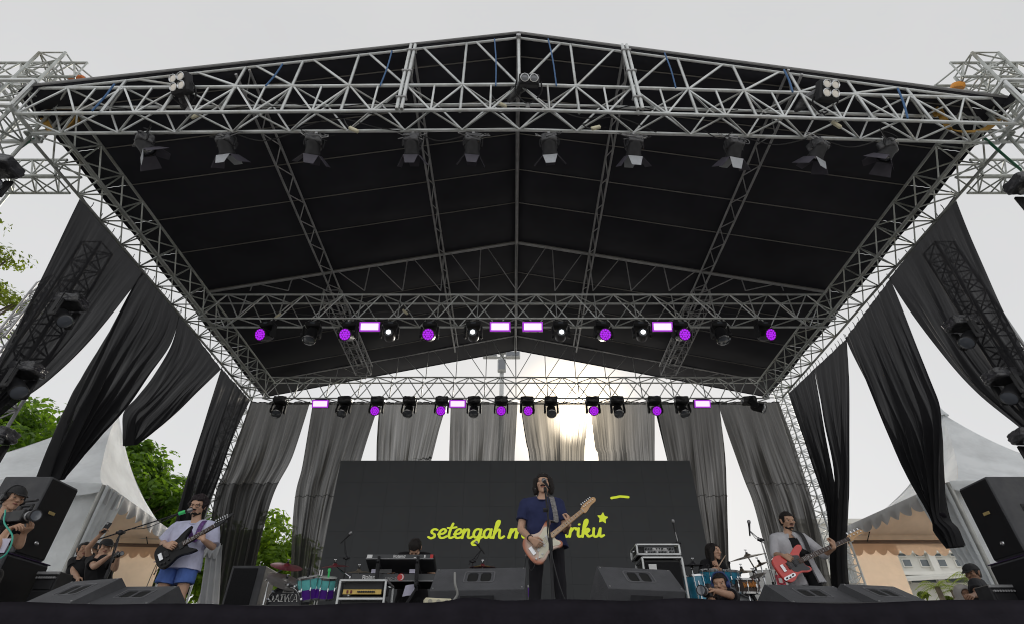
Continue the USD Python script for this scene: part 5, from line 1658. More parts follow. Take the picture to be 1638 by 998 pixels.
# guest kit, teal and violet, behind the guitarist
Dk = 8.3
t = T('drum_kit', 'teal and violet drum kit with black fronted bass drum between guitarist and keyboards', 'drum kit', P(470, 960, Dk) * (1, 1, 0) + (0, 0, DECK))
ca = P(494, 940, Dk - .1)
cb = P(522, 940, Dk - .1)
pxm = 1 / 95.0
drum(t, ca, .145, .27, (-.12, -.32, 1), TEAL, 'rack_tom', VIOLET)
drum(t, cb, .125, .25, (.10, -.32, 1), TEAL, 'rack_tom', VIOLET)
RIS = .35
t.part('riser', box((ca[0] - .05, Dk + .25, DECK + RIS / 2), (2.0, 1.5, RIS), .01), BLACKM, 30)
zb_ = DECK + RIS + .215
cbass = np.array([P(455, 960, Dk - .2)[0], Dk - .0, zb_])
pb = drum(t, cbass, .21, .36, (0, -1, 0), mat('black_drum_lacquer', (.02, .02, .022), .2, coat=.6), 'bass_drum', headm=mat('black_bass_skin', (.025, .025, .03), .4))
t.part('wooden_hoop', lathe([(.213, .18), (.238, .18), (.238, .21), (.213, .21)], 36, (0, -1, 0), cbass), BLACK, 40, parent=pb)
yb = cbass[1] - .19
OUT = mat('pale_outline_letters', (.62, .62, .60), .5)
g = meshkit.text_mesh('DAIWA', .085, .003, True)
v = np.asarray(g.vertices)
v[:, 0] -= v[:, 0].mean()
t.part('lettering', (np.array([cbass[0], yb, zb_ + .03]) + v[:, :1] * (1, 0, 0) + v[:, 1:2] * (0, 0, 1) + v[:, 2:] * (0, -1, 0), np.asarray(g.faces)), OUT, parent=pb)
g2 = meshkit.text_mesh('DAIWA', .070, .004, False)
v2 = np.asarray(g2.vertices)
v2[:, 0] -= v2[:, 0].mean()
t.part('lettering_inset', (np.array([cbass[0], yb - .002, zb_ + .038]) + v2[:, :1] * (1.06, 0, 0) + v2[:, 1:2] * (0, 0, 1) + v2[:, 2:] * (0, -1, 0), np.asarray(g2.faces)), BLACK, parent=pb)
t.part('badge', box((cbass[0] + .02, yb - .002, zb_ + .15), (.15, .004, .034), .001), OUT, parent=pb)
lettering(t, 'YAMAHA', .020, (cbass[0] - .038, yb - .005, zb_ + .140), (1, 0, 0), (0, 0, 1), BLACK, 'badge_lettering', parent=pb)
for k in range(7):
    th = math.pi * (.08 + .84 * k / 6)
    t.part('claw', box((cbass[0] + .235 * math.cos(th), cbass[1] - .19, zb_ + .235 * math.sin(th)), (.035, .06, .035), .008), CHROME, 30, parent=pb)
cs1 = P(500, 962, Dk - .05)
drum(t, (cs1[0] + .05, Dk - .1, DECK + .42), .17, .14, (0, -.1, 1), VIOLET, 'snare_drum')
drum(t, (P(484, 962, Dk)[0], Dk - .12, DECK + .42), .13, .25, (0, -.1, 1), mat('pale_blue_shell', (.16, .42, .62), .3), 'floor_tom')
for px in (510, 514):
    q = P(px, 930, Dk)
    t.part('tom_post', cyl((q[0], Dk, DECK + .25), (q[0] + .01, Dk - .08, q[2] + .14), .014), CHROME, 40)
    t.part('tom_clamp', box((q[0], Dk - .08, q[2] + .03), (.08, .06, .05), .012), CHROME, 30)
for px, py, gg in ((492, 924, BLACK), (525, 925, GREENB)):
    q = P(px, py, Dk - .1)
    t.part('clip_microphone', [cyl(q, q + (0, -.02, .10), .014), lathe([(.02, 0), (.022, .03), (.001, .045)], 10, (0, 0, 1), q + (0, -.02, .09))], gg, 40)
cymbal('reddish crash cymbal on a boom over the black bass drum', P(459, 904, 8.5), .23, (.22, -.35, 1), REDB, P(430, 930, 8.5)[:2])
cymbal('grey ride cymbal tilted below the reddish one, over the bass drum', P(457, 928, 8.2), .26, (.42, -.45, 1), PEWTER, P(436, 950, 8.25)[:2])
cymbal('reddish cymbal before the screen edge beside the teal toms', P(536, 904, 8.6), .20, (-.05, -.22, 1), REDB, P(560, 930, 8.6)[:2])
cymbal('dark reddish cymbal peeking over the tall monitor before the keyboards', P(772, 905, 8.8), .2, (0, -.1, 1), REDB, P(760, 940, 8.8)[:2])
cymbal('small dark cymbal behind the lower keyboard end', P(574, 913, 8.4), .17, (0, -.2, 1), BRONZE, P(578, 940, 8.4)[:2])

# main kit, blue
Dd = 8.0
t = T('drum_kit', 'blue lacquer drum kit with grey fronted bass drum before the drummer', 'drum kit', P(1150, 960, Dd) * (1, 1, 0) + (0, 0, DECK))
drum(t, P(1136, 924, Dd), .115, .20, (-.05, -.25, 1), BLUED, 'rack_tom')
drum(t, P(1169, 923, Dd), .105, .17, (.05, -.25, 1), BLUED, 'rack_tom')
q = P(1115, 945, Dd)
drum(t, (q[0], Dd, q[2]), .15, .36, (-.06, -.05, 1), BLUED, 'floor_tom')
for k in range(3):
    th = 2.09 * k + .5
    t.part('floor_tom_leg', cyl((q[0] + .165 * math.cos(th), Dd + .165 * math.sin(th), q[2] + .1), (q[0] + .18 * math.cos(th), Dd + .18 * math.sin(th), DECK), .008), CHROME, 40)
RIS = .22
t.part('riser', box((P(1160, 955, Dd)[0], Dd + .45, DECK + RIS / 2), (2.1, 1.5, RIS), .01), BLACKM, 30)
q = P(1166, 955, Dd + .1)
cb2 = np.array([q[0], Dd + .15, DECK + .50])
pb = drum(t, cb2, .28, .40, (0, -1, 0), BLUED, 'bass_drum', headm=mat('grey_bass_skin', (.33, .34, .36), .4))
t.part('wooden_hoop', lathe([(.283, .20), (.315, .20), (.315, .235), (.283, .235)], 36, (0, -1, 0), cb2), BLACK, 40, parent=pb)
q = P(1195, 937, Dd - .1)
sn = drum(t, (q[0], Dd - .1, q[2]), .145, .16, (.03, -.12, 1), mat('dark_snare_shell', (.06, .045, .04), .35), 'snare_drum')
OR_ = mat('orange_script_paint', (.55, .22, .05), .5)
for k in range(5):
    th = -1.57 + (-.55 + .26 * k)
    f_ = lambda a_, z_: np.array([q[0] + .152 * math.cos(a_), Dd - .1 + .152 * math.sin(a_), q[2] + z_])
    t.part('orange_script', tube([f_(th - .09, .03), f_(th - .03, -.04), f_(th + .03, .045 if k % 2 else .02), f_(th + .09, -.03), f_(th + .13, .0)], .0055, 5, 4), OR_, 60, parent=sn)
t.part('snare_stand', [cyl((q[0], Dd - .1, DECK + .1), (q[0], Dd - .1, q[2] - .09), .013)] + [cyl((q[0], Dd - .1, DECK + .14), (q[0] + .22 * math.cos(a_), Dd - .1 + .22 * math.sin(a_), DECK + .015), .009) for a_ in (.3, 2.4, 4.5)] + [cyl((q[0], Dd - .1, q[2] - .14), (q[0] + .15 * math.cos(a_), Dd - .1 + .15 * math.sin(a_), q[2] - .075), .008) for a_ in (1.3, 3.4, 5.5)], CHROME, 40)
for px in (1150, 1156):
    qq = P(px, 935, Dd)
    t.part('tom_post', cyl((qq[0], Dd + .05, DECK + .5), (qq[0], Dd, qq[2] + .05), .013), CHROME, 40)
for px, py in ((1133, 912), (1167, 908)):
    q = P(px, py, Dd - .05)
    t.part('clip_microphone', [cyl(q - (0, 0, .05), q + (0, -.02, .05), .011), lathe([(.017, 0), (.019, .025), (.001, .035)], 10, (0, -.3, 1), q + (0, -.02, .05))], BLACK, 40)
cymbal('large ride cymbal tilted against the white sky beside the drummer', P(1196, 889, 8.3), .27, (-.20, -.10, 1), BRONZE, P(1213, 930, 8.35)[:2])
cymbal('smaller cymbal just below the large ride beside the drummer', P(1187, 912.5, 8.2), .155, (-.05, -.08, 1), BRONZE, P(1187, 940, 8.25)[:2], arm=False)
cymbal('thin cymbal high on the boom stand beside the bass player', P(1216, 901, 8.5), .12, (-.42, -.1, 1), BRONZE, P(1226, 940, 8.5)[:2])
cymbal('hi hat pair low beside the snare drum with orange script', P(1208, 919, 8.1), .15, (-.40, -.15, 1), PEWTER, P(1219, 950, 8.15)[:2], hat=True, arm=False)
cymbal('black cymbal in shadow behind the floor tom beside the amplifier', P(1109, 902, 8.7), .24, (0, -.15, 1), mat('black_cymbal', (.04, .04, .045), .4, .5), P(1112, 935, 8.7)[:2], arm=False)
# violet drum half hidden behind the singer's legs
q = P(847, 946, 8.2)
t = T('violet_drum', 'violet drum on a chrome stand half hidden behind the legs of the singer', 'drum', (q[0], 8.2, DECK))
drum(t, q, .13, .14, (.1, -.2, 1), VIOLET, 'shell')
t.part('stand', [cyl((q[0] + .02, 8.2, DECK + .1), (q[0] + .02, 8.2, q[2] + .35), .013)] + [cyl((q[0] + .02, 8.2, DECK + .2), (q[0] + .02 + .25 * math.cos(a_), 8.2 + .25 * math.sin(a_), DECK + .015), .010) for a_ in (.3, 2.4, 4.5)], CHROME, 40)
t.part('memory_lock', cyl((q[0] + .02, 8.2, q[2] + .1), (q[0] + .02, 8.2, q[2] + .15), .022), CHROME, 40)
# stool
q = P(1138, 940, 8.7)
DECK0, DECK = DECK, DECK + RIS
t = T('drum_stool', 'black round drum stool under the drummer', 'stool', (q[0], 8.75, DECK))
t.part('seat', lathe([(.001, .50), (.15, .50), (.165, .47), (.16, .43), (.001, .43)], 20, (0, 0, 1), (q[0], 8.75, DECK)), BLACK, 50)
t.part('column', cyl((q[0], 8.75, DECK + .08), (q[0], 8.75, DECK + .44), .016), CHROME, 40)
tripod(t, q[0], 8.75, DECK, 0, .25, .2, CHROME)
DECK = DECK0
# red lettered banner scrap behind the cymbals
a, b, c, d = P(1241, 925, 11.5), P(1250, 922, 11.5), P(1256, 940, 11.5), P(1246, 942, 11.5)
t = T('event_banner', 'red and white banner edge beyond the cymbals beside the bass player', 'banner', (a[0], 11.5, DECK))
t.part('cloth', quadbox(a + (-.5, 0, .15), b + (.45, 0, .15), np.array([b[0] + .45, 11.5, DECK]), np.array([a[0] - .5, 11.5, DECK]), .01), mat('white_banner', (.7, .7, .68), .7))
for k in range(2):
    t.part('red_letter', box((a[0] + .02 + .12 * k, 11.485, a[2] - .08), (.05, .008, .30), .002), mat(f'red_banner_{k}', (.6, .07, .10), .6))
t.part('red_letter', box((a[0] + .08, 11.484, a[2] + .04), (.17, .008, .06), .002), mat('red_banner_bar', (.6, .07, .10), .6))
t.part('red_letter', box((a[0] + .08, 11.4835, a[2] - .10), (.14, .008, .05), .002), mat('red_banner_bar_low', (.6, .07, .10), .6))
for px in (1232, 1262):
    t.part('post', cyl((P(px, 930, 11.52)[0], 11.54, DECK), (P(px, 930, 11.52)[0], 11.54, a[2] + .2), .02), STEEL, 40)

# ================================================================== people
SKIN = [mat(f'skin_tone_{k}', c, .5, 0, .08, 14.0, spec=.35, bump=.08, bscale=90) for k, c in enumerate([(.60, .37, .26), (.52, .315, .215), (.44, .26, .175), (.34, .19, .125)])]
HAIR = mat('black_hair', (.018, .015, .014), .45, 0, .35, 40.0, bump=.9, bscale=120, spec=.25)
HAIRV = mat('dark_hair_soft', (.026, .019, .022), .5, 0, .35, 40.0, bump=.9, bscale=120, spec=.25)
EYEW = mat('eye_white', (.26, .22, .19), .3)
EYED = mat('eye_dark', (.015, .012, .01), .15)
LIP = mat('lip_tone', (.30, .115, .09), .5)
SHOE = mat('dark_shoe', (.03, .03, .032), .5)
SOLE = mat('pale_sole', (.55, .54, .5), .6)


def cloth(name, c, rough=.85, **k):
    return mat(name, c, rough, 0, k.pop('var', .14), 9.0, bump=.6, bscale=13, sheen=.05, spec=.15, **k)


def head_frame(f, tilt=0.0):
    f = nrm(f)
    s = nrm(np.cross(f, (0, 0, 1)))      # the person's right
    u = np.cross(s, f)
    if tilt:
        s, u = s * math.cos(tilt) + u * math.sin(tilt), u * math.cos(tilt) - s * math.sin(tilt)
    return f, s, u


def hand_bones(w, d, n, side, curl, thumb=.5, spread=.12, sc=1.0):
    """wrist w, finger direction d, palm normal n (the side the fingers close to), side = where the thumb is"""
    d = nrm(d)
    n = nrm(np.asarray(n, float) - d * np.dot(n, d))
    s = np.cross(d, n)
    s = s * (1 if np.dot(s, side) > 0 else -1)
    w = np.asarray(w, float)
    out = [hull((w, .024 * sc), (w + d * .05 * sc + s * .022 * sc, .017 * sc), (w + d * .05 * sc - s * .022 * sc, .015 * sc), (w + d * .088 * sc + s * .030 * sc, .0125 * sc), (w + d * .082 * sc - s * .030 * sc, .0115 * sc), n=12)]
    for k in range(4):
        o = (.030, .010, -.010, -.029)[k]
        L = (.070, .079, .073, .058)[k] * sc
        p = w + d * (.086 - .003 * k) * sc + s * o * sc
        a = 0.0
        dd = nrm(d + s * spread * (1.5 - k) * .3)
        c = curl[k] if np.ndim(curl) else curl
        for q, (fr, r0, r1) in enumerate(((.44, .0095, .0088), (.32, .0088, .0082), (.24, .0082, .0070))):
            a += c * (.8, 1.1, .7)[q]
            e = p + (dd * math.cos(a) + n * math.sin(a)) * L * fr
            out.append(bone(p, e, r0 * sc, r1 * sc, 10))
            p = e
    p0 = w + d * .022 * sc + s * .022 * sc
    p1 = p0 + nrm(d * .75 + s * .75 + n * .35) * .042 * sc
    p2 = p1 + nrm(d * .9 + s * (.45 - .5 * thumb) + n * thumb) * .034 * sc
    p3 = p2 + nrm(d * .9 + s * (.2 - .6 * thumb) + n * thumb * 1.1) * .026 * sc
    out += [bone(p0, p1, .0145 * sc, .0115 * sc, 10), bone(p1, p2, .0112 * sc, .0098 * sc, 10), bone(p2, p3, .0095 * sc, .0078 * sc, 10)]
    return out


def clip_plane(m, p, n):
    n = nrm(n)
    return m.trim_by_plane(tuple(map(float, n)), float(np.dot(n, p)))


def person(label, J, skin, look, hairstyle='short', top=None, bottom=None, sleeve=.55, hem=-.04, short_legs=False, hands=None, face=None, beard=None, cat='person', open_shirt=None, seed=0, tilt=0.0, base=None, group=None):
    """J: joints in the scene (neck, head, sl/sr shoulders, el/er, wl/wr, hl/hr hips, kl/kr, al/ar ankles); l is the side toward -x seen by the crowd"""
    J = {k: np.asarray(v, float) for k, v in J.items()}
    t = T('person', label, cat, base if base is not None else (J['hl'] + J['hr']) / 2 * (1, 1, 0) + (0, 0, DECK), group)
    f, s, u = head_frame(look, tilt)
    c = J['head']
    pel, shm = (J['hl'] + J['hr']) / 2, (J['sl'] + J['sr']) / 2
    sp = nrm(shm - pel)
    ax = nrm(J['sr'] - J['sl'])
    fw = nrm(np.cross(sp, ax))
    fw = fw if np.dot(fw, look) > 0 or abs(np.dot(fw, look)) < .2 else -fw
    LT = np.linalg.norm(shm - pel)
    sw = np.linalg.norm(J['sr'] - J['sl'])
    waist, chest = pel + sp * LT * .38, pel + sp * LT * .72
    nb = shm + sp * .035
    parts = [hull((J['hl'] + sp * .03, .105), (J['hr'] + sp * .03, .105), (waist + ax * .075, .095), (waist - ax * .075, .095)),
             hull((waist + ax * .075, .095), (waist - ax * .075, .095), (chest + ax * sw * .27, .108), (chest - ax * sw * .27, .108)),
             hull((chest + ax * sw * .27, .108), (chest - ax * sw * .27, .108), (J['sl'] - ax * -.03, .062), (J['sr'] - ax * .03, .062), (nb, .06)),
             bone(nb - sp * .01, c - u * .085 - f * .012, .057, .052)]
    for q in 'lr':
        S, E, Wp = J['s' + q], J['e' + q], J['w' + q]
        parts += [bone(S, S + (E - S) * .45, .056, .049), bone(S + (E - S) * .45, E, .049, .040), bone(E, E + (Wp - E) * .35, .040, .0395), bone(E + (Wp - E) * .35, Wp, .0395, .026)]
        Hh, K, A = J['h' + q], J['k' + q], J['a' + q]
        parts += [bone(Hh, Hh + (K - Hh) * .5, .092, .074), bone(Hh + (K - Hh) * .5, K, .074, .054), bone(K, K + (A - K) * .35, .053, .055), bone(K + (A - K) * .35, A, .055, .037)]
        tf = np.array([look[0], look[1], 0]) if 'toe' + q not in J else J['toe' + q]
        tf = nrm(tf)
        dn = np.array([0, 0, -1.0])
        parts += [hull((A + dn * .03 - tf * .03, .036), (A + dn * .045 + tf * .10, .026), (A + dn * .05 + tf * .16, .02))]
    # head with brow, nose, jaw and ears
    H = [hull((c - f * .022 + u * .032, .083), (c + f * .024 + u * .026, .076), (c - f * .03 - u * .01, .07)),
         hull((c + f * .018 + u * .0, .070), (c + f * .050 - u * .048 + s * .022, .036), (c + f * .050 - u * .048 - s * .022, .036), (c - f * .01 - u * .055 + s * .030, .036), (c - f * .01 - u * .055 - s * .030, .036)),
         hull((c + f * .058 - u * .05, .034), (c + f * .066 - u * .098, .021), (c + f * .05 - u * .085 + s * .025, .022), (c + f * .05 - u * .085 - s * .025, .022)),
         hull((c + f * .084 + u * .024 + s * .034, .014), (c + f * .084 + u * .024 - s * .034, .014), (c + f * .088 + u * .024, .013)),
         hull((c + f * .094 + u * .008, .009), (c + f * .110 - u * .026, .0125), (c + f * .098 - u * .031 + s * .013, .0085), (c + f * .098 - u * .031 - s * .013, .0085), n=12),
         hull((c + f * .070 - u * .018 + s * .046, .022), (c + f * .052 - u * .03 + s * .05, .02)), hull((c + f * .070 - u * .018 - s * .046, .022), (c + f * .052 - u * .03 - s * .05, .02))]
    for k in (-1, 1):
        H.append(hull((c + s * k * .079 - f * .004 + u * .016, .013), (c + s * k * .085 - f * .016 + u * .020, .014), (c + s * k * .078 - f * .002 - u * .028, .009), n=10))
    parts += H
    for q in 'lr':
        if hands and q in hands:
            h = dict(hands[q])
            parts += hand_bones(J['w' + q], h.pop('d'), h.pop('n'), h.pop('side'), h.pop('curl', .5), **h)
        else:
            d = nrm(J['w' + q] - J['e' + q])
            parts += hand_bones(J['w' + q], d, fw * .3 + (0, 0, -.5) + ax * (.5 if q == 'l' else -.5), fw, .4)
    body = smooth_mesh(union(parts), .022, 6)
    t.part('body', body, SKIN[skin], True)
    # eyes, brows, lips
    for k in (-1, 1):
        e = c + f * .078 + s * k * .031 + u * .002
        ey = t.part('eye', tm(hull((e + s * .008, .0085), (e - s * .008, .0085), n=12)), EYEW, True)
        t.part('iris', tm(sph(e + f * .0045, .0062, 12)), EYED, True, parent=ey)
        t.part('eyebrow', tube([e + f * .011 + u * .021 - s * k * .018, e + f * .014 + u * .027, e + f * .004 + u * .022 + s * k * .022], .0048, 6, 3), HAIR, True)
    t.part('lips', tm(hull((c + f * .088 - u * .058 + s * .02, .0055), (c + f * .096 - u * .058, .0085), (c + f * .088 - u * .058 - s * .02, .0055), n=10)), LIP, True)
    if beard:
        if 'm' in beard:
            t.part('moustache', smooth_mesh(hull((c + f * .090 - u * .046 + s * .026, .006), (c + f * .101 - u * .043, .008), (c + f * .090 - u * .046 - s * .026, .006), n=10), .012, 1, .003, 60, seed), HAIR, True)
        if 'g' in beard:
            t.part('beard', smooth_mesh(union([hull((c + f * .062 - u * .086, .030), (c + f * .056 - u * .105, .022)), hull((c + f * .02 - u * .086 + s * .048, .014), (c + f * .06 - u * .092 + s * .02, .02)), hull((c + f * .02 - u * .086 - s * .048, .014), (c + f * .06 - u * .092 - s * .02, .02))]) - hull((c + f * .092 - u * .058, .024), (c + f * .10 - u * .06, .02)), .012, 1, .004, 60, seed), HAIR, True)
    # hair
    sk = hull((c - f * .026 + u * .036, .094), (c + f * .020 + u * .036, .086), (c - f * .034 - u * .02, .080))
    cut = MF.batch_hull([sph(c + f * a + s * b + u * h, .012, 8) for a in (.052, .20) for b in (-.060, .060) for h in (.050, -.2)])
    under = MF.batch_hull([sph(c + f * a + s * b + u * h, .01, 8) for a in (.015, .2) for b in (-.2, .2) for h in (-.03, -.25)])
    if hairstyle == 'short':
        m = sk + hull((c + f * .03 + u * .075, .05), (c - f * .02 + u * .085, .05))
        m = clip_plane(m - cut - under, c - u * .055, u)
        t.part('hair', smooth_mesh(m, .016, 2, .007, 42, seed), HAIR, True)
    elif hairstyle == 'curly':
        m = sk + union([sph(c - f * .02 + u * .06, .095), sph(c + f * .045 + u * .075 - s * .03, .05), sph(c + f * .045 + u * .08 + s * .03, .052), sph(c + s * .075 + u * .04, .05), sph(c - s * .075 + u * .04, .05), sph(c - f * .06 + u * .0, .07)])
        m = clip_plane(m - cut - under, c - u * .065, u)
        t.part('hair', smooth_mesh(m, .014, 1, .020, 26, seed), HAIRV, True)
    elif hairstyle == 'long':
        m = sk + union([hull((c + s * k * .074 + u * .04 + f * .01, .042), (c + s * k * .094 - u * .05, .036), (c + s * k * .090 - u * .095 - f * .005, .028)) for k in (-1, 1)] + [hull((c - f * .05 + u * .0, .075), (c - f * .06 - u * .10, .055)), hull((c + f * .05 + u * .075 + s * .03, .036), (c + f * .062 + u * .035 + s * .052, .02)), hull((c + f * .045 + u * .078 - s * .03, .036), (c + f * .058 + u * .03 - s * .056, .02))])
        fc = MF.batch_hull([sph(c + f * a + s * b + u * h, .012, 8) for a in (.060, .20) for b in (-.050, .040) for h in (.042, -.2)])
        t.part('hair', smooth_mesh(m - fc, .016, 2, .005, 30, seed), HAIR, True)
    elif hairstyle == 'verylong':
        m = sk + union([hull((c + s * k * .070 + u * .03 + f * .005, .04), (c + s * k * .086 - u * .10, .036), (c + s * k * .092 - u * .20, .03)) for k in (-1, 1)] + [hull((c - f * .05 + u * .0, .08), (c - f * .07 - u * .20, .06))])
        fc = MF.batch_hull([sph(c + f * a + s * b + u * h, .012, 8) for a in (.050, .22) for b in (-.050, .050) for h in (.050, -.3)])
        t.part('hair', smooth_mesh(m - fc, .016, 2, .006, 36, seed), HAIR, True)
    elif hairstyle == 'bowl':
        m = clip_plane(sk + sph(c + u * .05, .095) - under - cut, c - u * .075, u)
        t.part('hair', smooth_mesh(m, .016, 2, .006, 40, seed), HAIR, True)
    elif hairstyle == 'cap':
        capm = face.get('cap')
        crown = clip_plane(hull((c - f * .024 + u * .042, .098), (c + f * .022 + u * .042, .090)), c + u * .040, u)
        t.part('cap', smooth_mesh(crown, .02, 2), capm, 40)
        bl = f * math.cos(.2) - u * math.sin(.2)
        t.part('cap_peak', tm(MF.batch_hull([sph(c + u * .052 + f * .06 + s * k * .072, .006, 8) for k in (-1, 1)] + [sph(c + u * .046 + bl * .165 + s * k * .045, .005, 8) for k in (-1, 1)] + [sph(c + u * .050 + bl * .178, .005, 8)])), capm, 40)
        m = clip_plane(sk - cut - under, c - u * .055, u)
        t.part('hair', smooth_mesh(m.trim_by_plane(tuple(map(float, -u)), float(np.dot(-u, c + u * .05))), .016, 2, .005, 40, seed), HAIR, True)
    face = face or {}
    if 'glasses' in face:
        g = []
        for k in (-1, 1):
            e = c + f * .104 + s * k * .034 + u * .0
            g.append(tube([e + (s * math.cos(a) * .026 + u * math.sin(a) * .020) - f * .008 * abs(math.cos(a)) for a in np.linspace(0, 6.283, 15)[:-1]], .0032, 5, closed=True))
            g.append(tube([e + s * k * .026 - f * .006, c + s * k * .083 + u * .008, c + s * k * .085 - f * .02 + u * .01], .0028, 5))
        g.append(tube([c + f * .106 + s * .009 + u * .006, c + f * .110 + u * .008, c + f * .106 - s * .009 + u * .006], .0028, 5))
        t.part('glasses', g, BLACK, True)
    if 'headphones' in face:
        t.part('headphone_band', tube([c + s * .092 - u * .01, c + s * .098 + u * .05, c + s * .06 + u * .118, c + u * .135, c - s * .06 + u * .118, c - s * .098 + u * .05, c - s * .092 - u * .01], .011, 8, 4), face['headphones'], True)
        for k in (-1, 1):
            t.part('ear_cup', lathe([(.001, -.02), (.036, -.018), (.04, 0), (.034, .022), (.001, .026)], 16, s * k, c + s * k * .088 - u * .008), face['headphones'], 40)
    # clothes
    if top is not None:
        g = .017
        tm_ = [hull((pel + sp * (hem - .02) + ax * .105, .122 + g), (pel + sp * (hem - .02) - ax * .105, .122 + g), (waist + ax * .085, .095 + g), (waist - ax * .085, .095 + g)),
               hull((waist + ax * .085, .095 + g), (waist - ax * .085, .095 + g), (chest + ax * sw * .27, .108 + g), (chest - ax * sw * .27, .108 + g)),
               hull((chest + ax * sw * .27, .108 + g), (chest - ax * sw * .27, .108 + g), (J['sl'] + ax * .03, .062 + g), (J['sr'] - ax * .03, .062 + g), (nb - sp * .02, .060 + g))]
        for q in 'lr':
            S, E, Wp = J['s' + q], J['e' + q], J['w' + q]
            if sleeve <= 1:
                e = S + (E - S) * sleeve
                slv = [bone(S, e, .056 + g, .053 + g * 1.5)]
                tm_.append(clip_plane(union(slv), e, S - E))
            else:
                e = E + (Wp - E) * (sleeve - 1)
                tm_ += [bone(S, E, .056 + g, .047 + g), clip_plane(bone(E, e, .047 + g, .038 + g), e, E - Wp)]
        m = union(tm_)
        m = clip_plane(m, pel + sp * hem, sp)
        m = m - hull((nb + sp * .035, .066), (nb + sp * .2, .066)) - hull((nb + sp * .035 + fw * .055, .05), (nb + sp * .12 + fw * .06, .05))
        if open_shirt is not None:
            m = m - MF.batch_hull([sph(p + fw * a, .01, 8) for a in (.02, .3) for p in (nb + sp * .02 - ax * .05, nb + sp * .02 + ax * .05, pel + sp * (hem - .1) - ax * .06, pel + sp * (hem - .1) + ax * .09)])
            inner = union([hull((pel + ax * .09, .105), (pel - ax * .09, .105), (waist + ax * .08, .10), (waist - ax * .08, .10)), hull((waist + ax * .08, .10), (waist - ax * .08, .10), (chest + ax * sw * .25, .113), (chest - ax * sw * .25, .113)), hull((chest + ax * sw * .25, .113), (chest - ax * sw * .25, .113), (J['sl'] + ax * .05, .06), (J['sr'] - ax * .05, .06), (nb - sp * .02, .062))]) - hull((nb + sp * .03, .062), (nb + sp * .2, .062)) - hull((nb + sp * .035 + fw * .05, .045), (nb + sp * .12 + fw * .06, .045))
            t.part('undershirt', smooth_mesh(inner, .03, 3, .004, 14, seed), open_shirt, True)
            for k in (-1, 1):
                t.part('collar', tm(hull((nb + ax * k * .055 + sp * .012 + fw * .02, .012), (nb + ax * k * .085 - sp * .01 + fw * .06, .010), (nb + ax * k * .05 - sp * .05 + fw * .098, .010), (nb + ax * k * .03 + sp * .0 + fw * .085, .010), n=8)), top, 40)
        t.part('shirt', smooth_mesh(m, .024, 2, .012, 9, seed), top, 50)
        if open_shirt is None:
            rim = [nb + sp * (.012 + .0 * math.cos(a)) + ax * .066 * math.cos(a) + fw * (.066 * math.sin(a) + .022) - sp * .020 * (math.sin(a) + .2) for a in np.linspace(0, 6.283, 19)[:-1]]
            t.part('neckband', tube(rim, .0085, 6, closed=True), top, True)
    if bottom is not None:
        g = .014
        b = [hull((J['hl'] + sp * .02, .105 + g), (J['hr'] + sp * .02, .105 + g), (pel + sp * .10 + ax * .07, .095 + g), (pel + sp * .10 - ax * .07, .095 + g))]
        for q in 'lr':
            Hh, K, A = J['h' + q], J['k' + q], J['a' + q]
            if short_legs:
                e = Hh + (K - Hh) * .70
                b.append(clip_plane(bone(Hh, e, .098 + g, .092 + g), e, Hh - K))
            else:
                b += [bone(Hh, K, .084 + g, .056 + g), clip_plane(bone(K, A, .056 + g, .040 + g), A + (K - A) * .06, K - A)]
        m = clip_plane(union(b), pel + sp * .10, -sp)
        t.part('trousers' if not short_legs else 'shorts', smooth_mesh(m, .028, 2, .009, 9, seed + 3), bottom, 50)
        for q in 'lr':
            A = J['a' + q]
            tf = nrm(J['toe' + q] if 'toe' + q in J else (look[0], look[1], 0))
            sh = t.part('shoe', smooth_mesh(hull((A - (0, 0, .03) - tf * .035, .045), (A - (0, 0, .04) + tf * .11, .037), (A - (0, 0, .045) + tf * .17, .03)), .02, 3), SHOE, True)
    return t


def standing(hx, D, hipz, dx=.095, splay=.08, yaw=0.0, lean=0.0, ankle=None):
    """hips, knees and ankles under (hx, D); feet on the deck"""
    c, s_ = math.cos(yaw), math.sin(yaw)
    out = {}
    for q, k in (('l', -1), ('r', 1)):
        out['h' + q] = np.array([hx + k * dx * c, D + k * dx * s_, hipz])
        out['a' + q] = np.array([hx + k * (dx + splay) * c, D + k * (dx + splay) * s_ + .03, DECK + .085])
        out['k' + q] = (out['h' + q] + out['a' + q]) / 2 + np.array([s_ * .02, -.025 * c, .02])
    return out


# ------------------------------------------------------------------ guitars
def body_outline(k, bass=False):
    P_ = [(-.200, 0), (-.188, .095), (-.135, .152), (-.065, .152), (.0, .122), (.055, .114), (.115, .138), (.175, .160), (.215, .148), (.205, .118), (.160, .085), (.138, .045), (.138, -.045), (.150, -.072), (.172, -.105), (.160, -.138), (.118, -.140), (.065, -.118), (.0, -.112), (-.07, -.142), (-.14, -.150), (-.188, -.105)]
    if bass:
        P_ = [(-.215, .01), (-.205, .10), (-.15, .145), (-.075, .140), (.0, .112), (.065, .11), (.14, .145), (.215, .165), (.258, .145), (.240, .105), (.180, .075), (.150, .04), (.150, -.045), (.160, -.07), (.190, -.10), (.180, -.130), (.125, -.135), (.06, -.115), (-.01, -.120), (-.09, -.155), (-.16, -.150), (-.205, -.09)]
    if k == 'sharp':
        P_ = [(-.195, 0), (-.185, .09), (-.135, .145), (-.06, .140), (.0, .112), (.06, .110), (.13, .142), (.21, .168), (.245, .165), (.215, .125), (.165, .085), (.138, .045), (.138, -.045), (.155, -.08), (.205, -.135), (.20, -.155), (.13, -.142), (.06, -.112), (.0, -.108), (-.07, -.135), (-.14, -.142), (-.185, -.095)]
    return catmull(P_, 5, True)


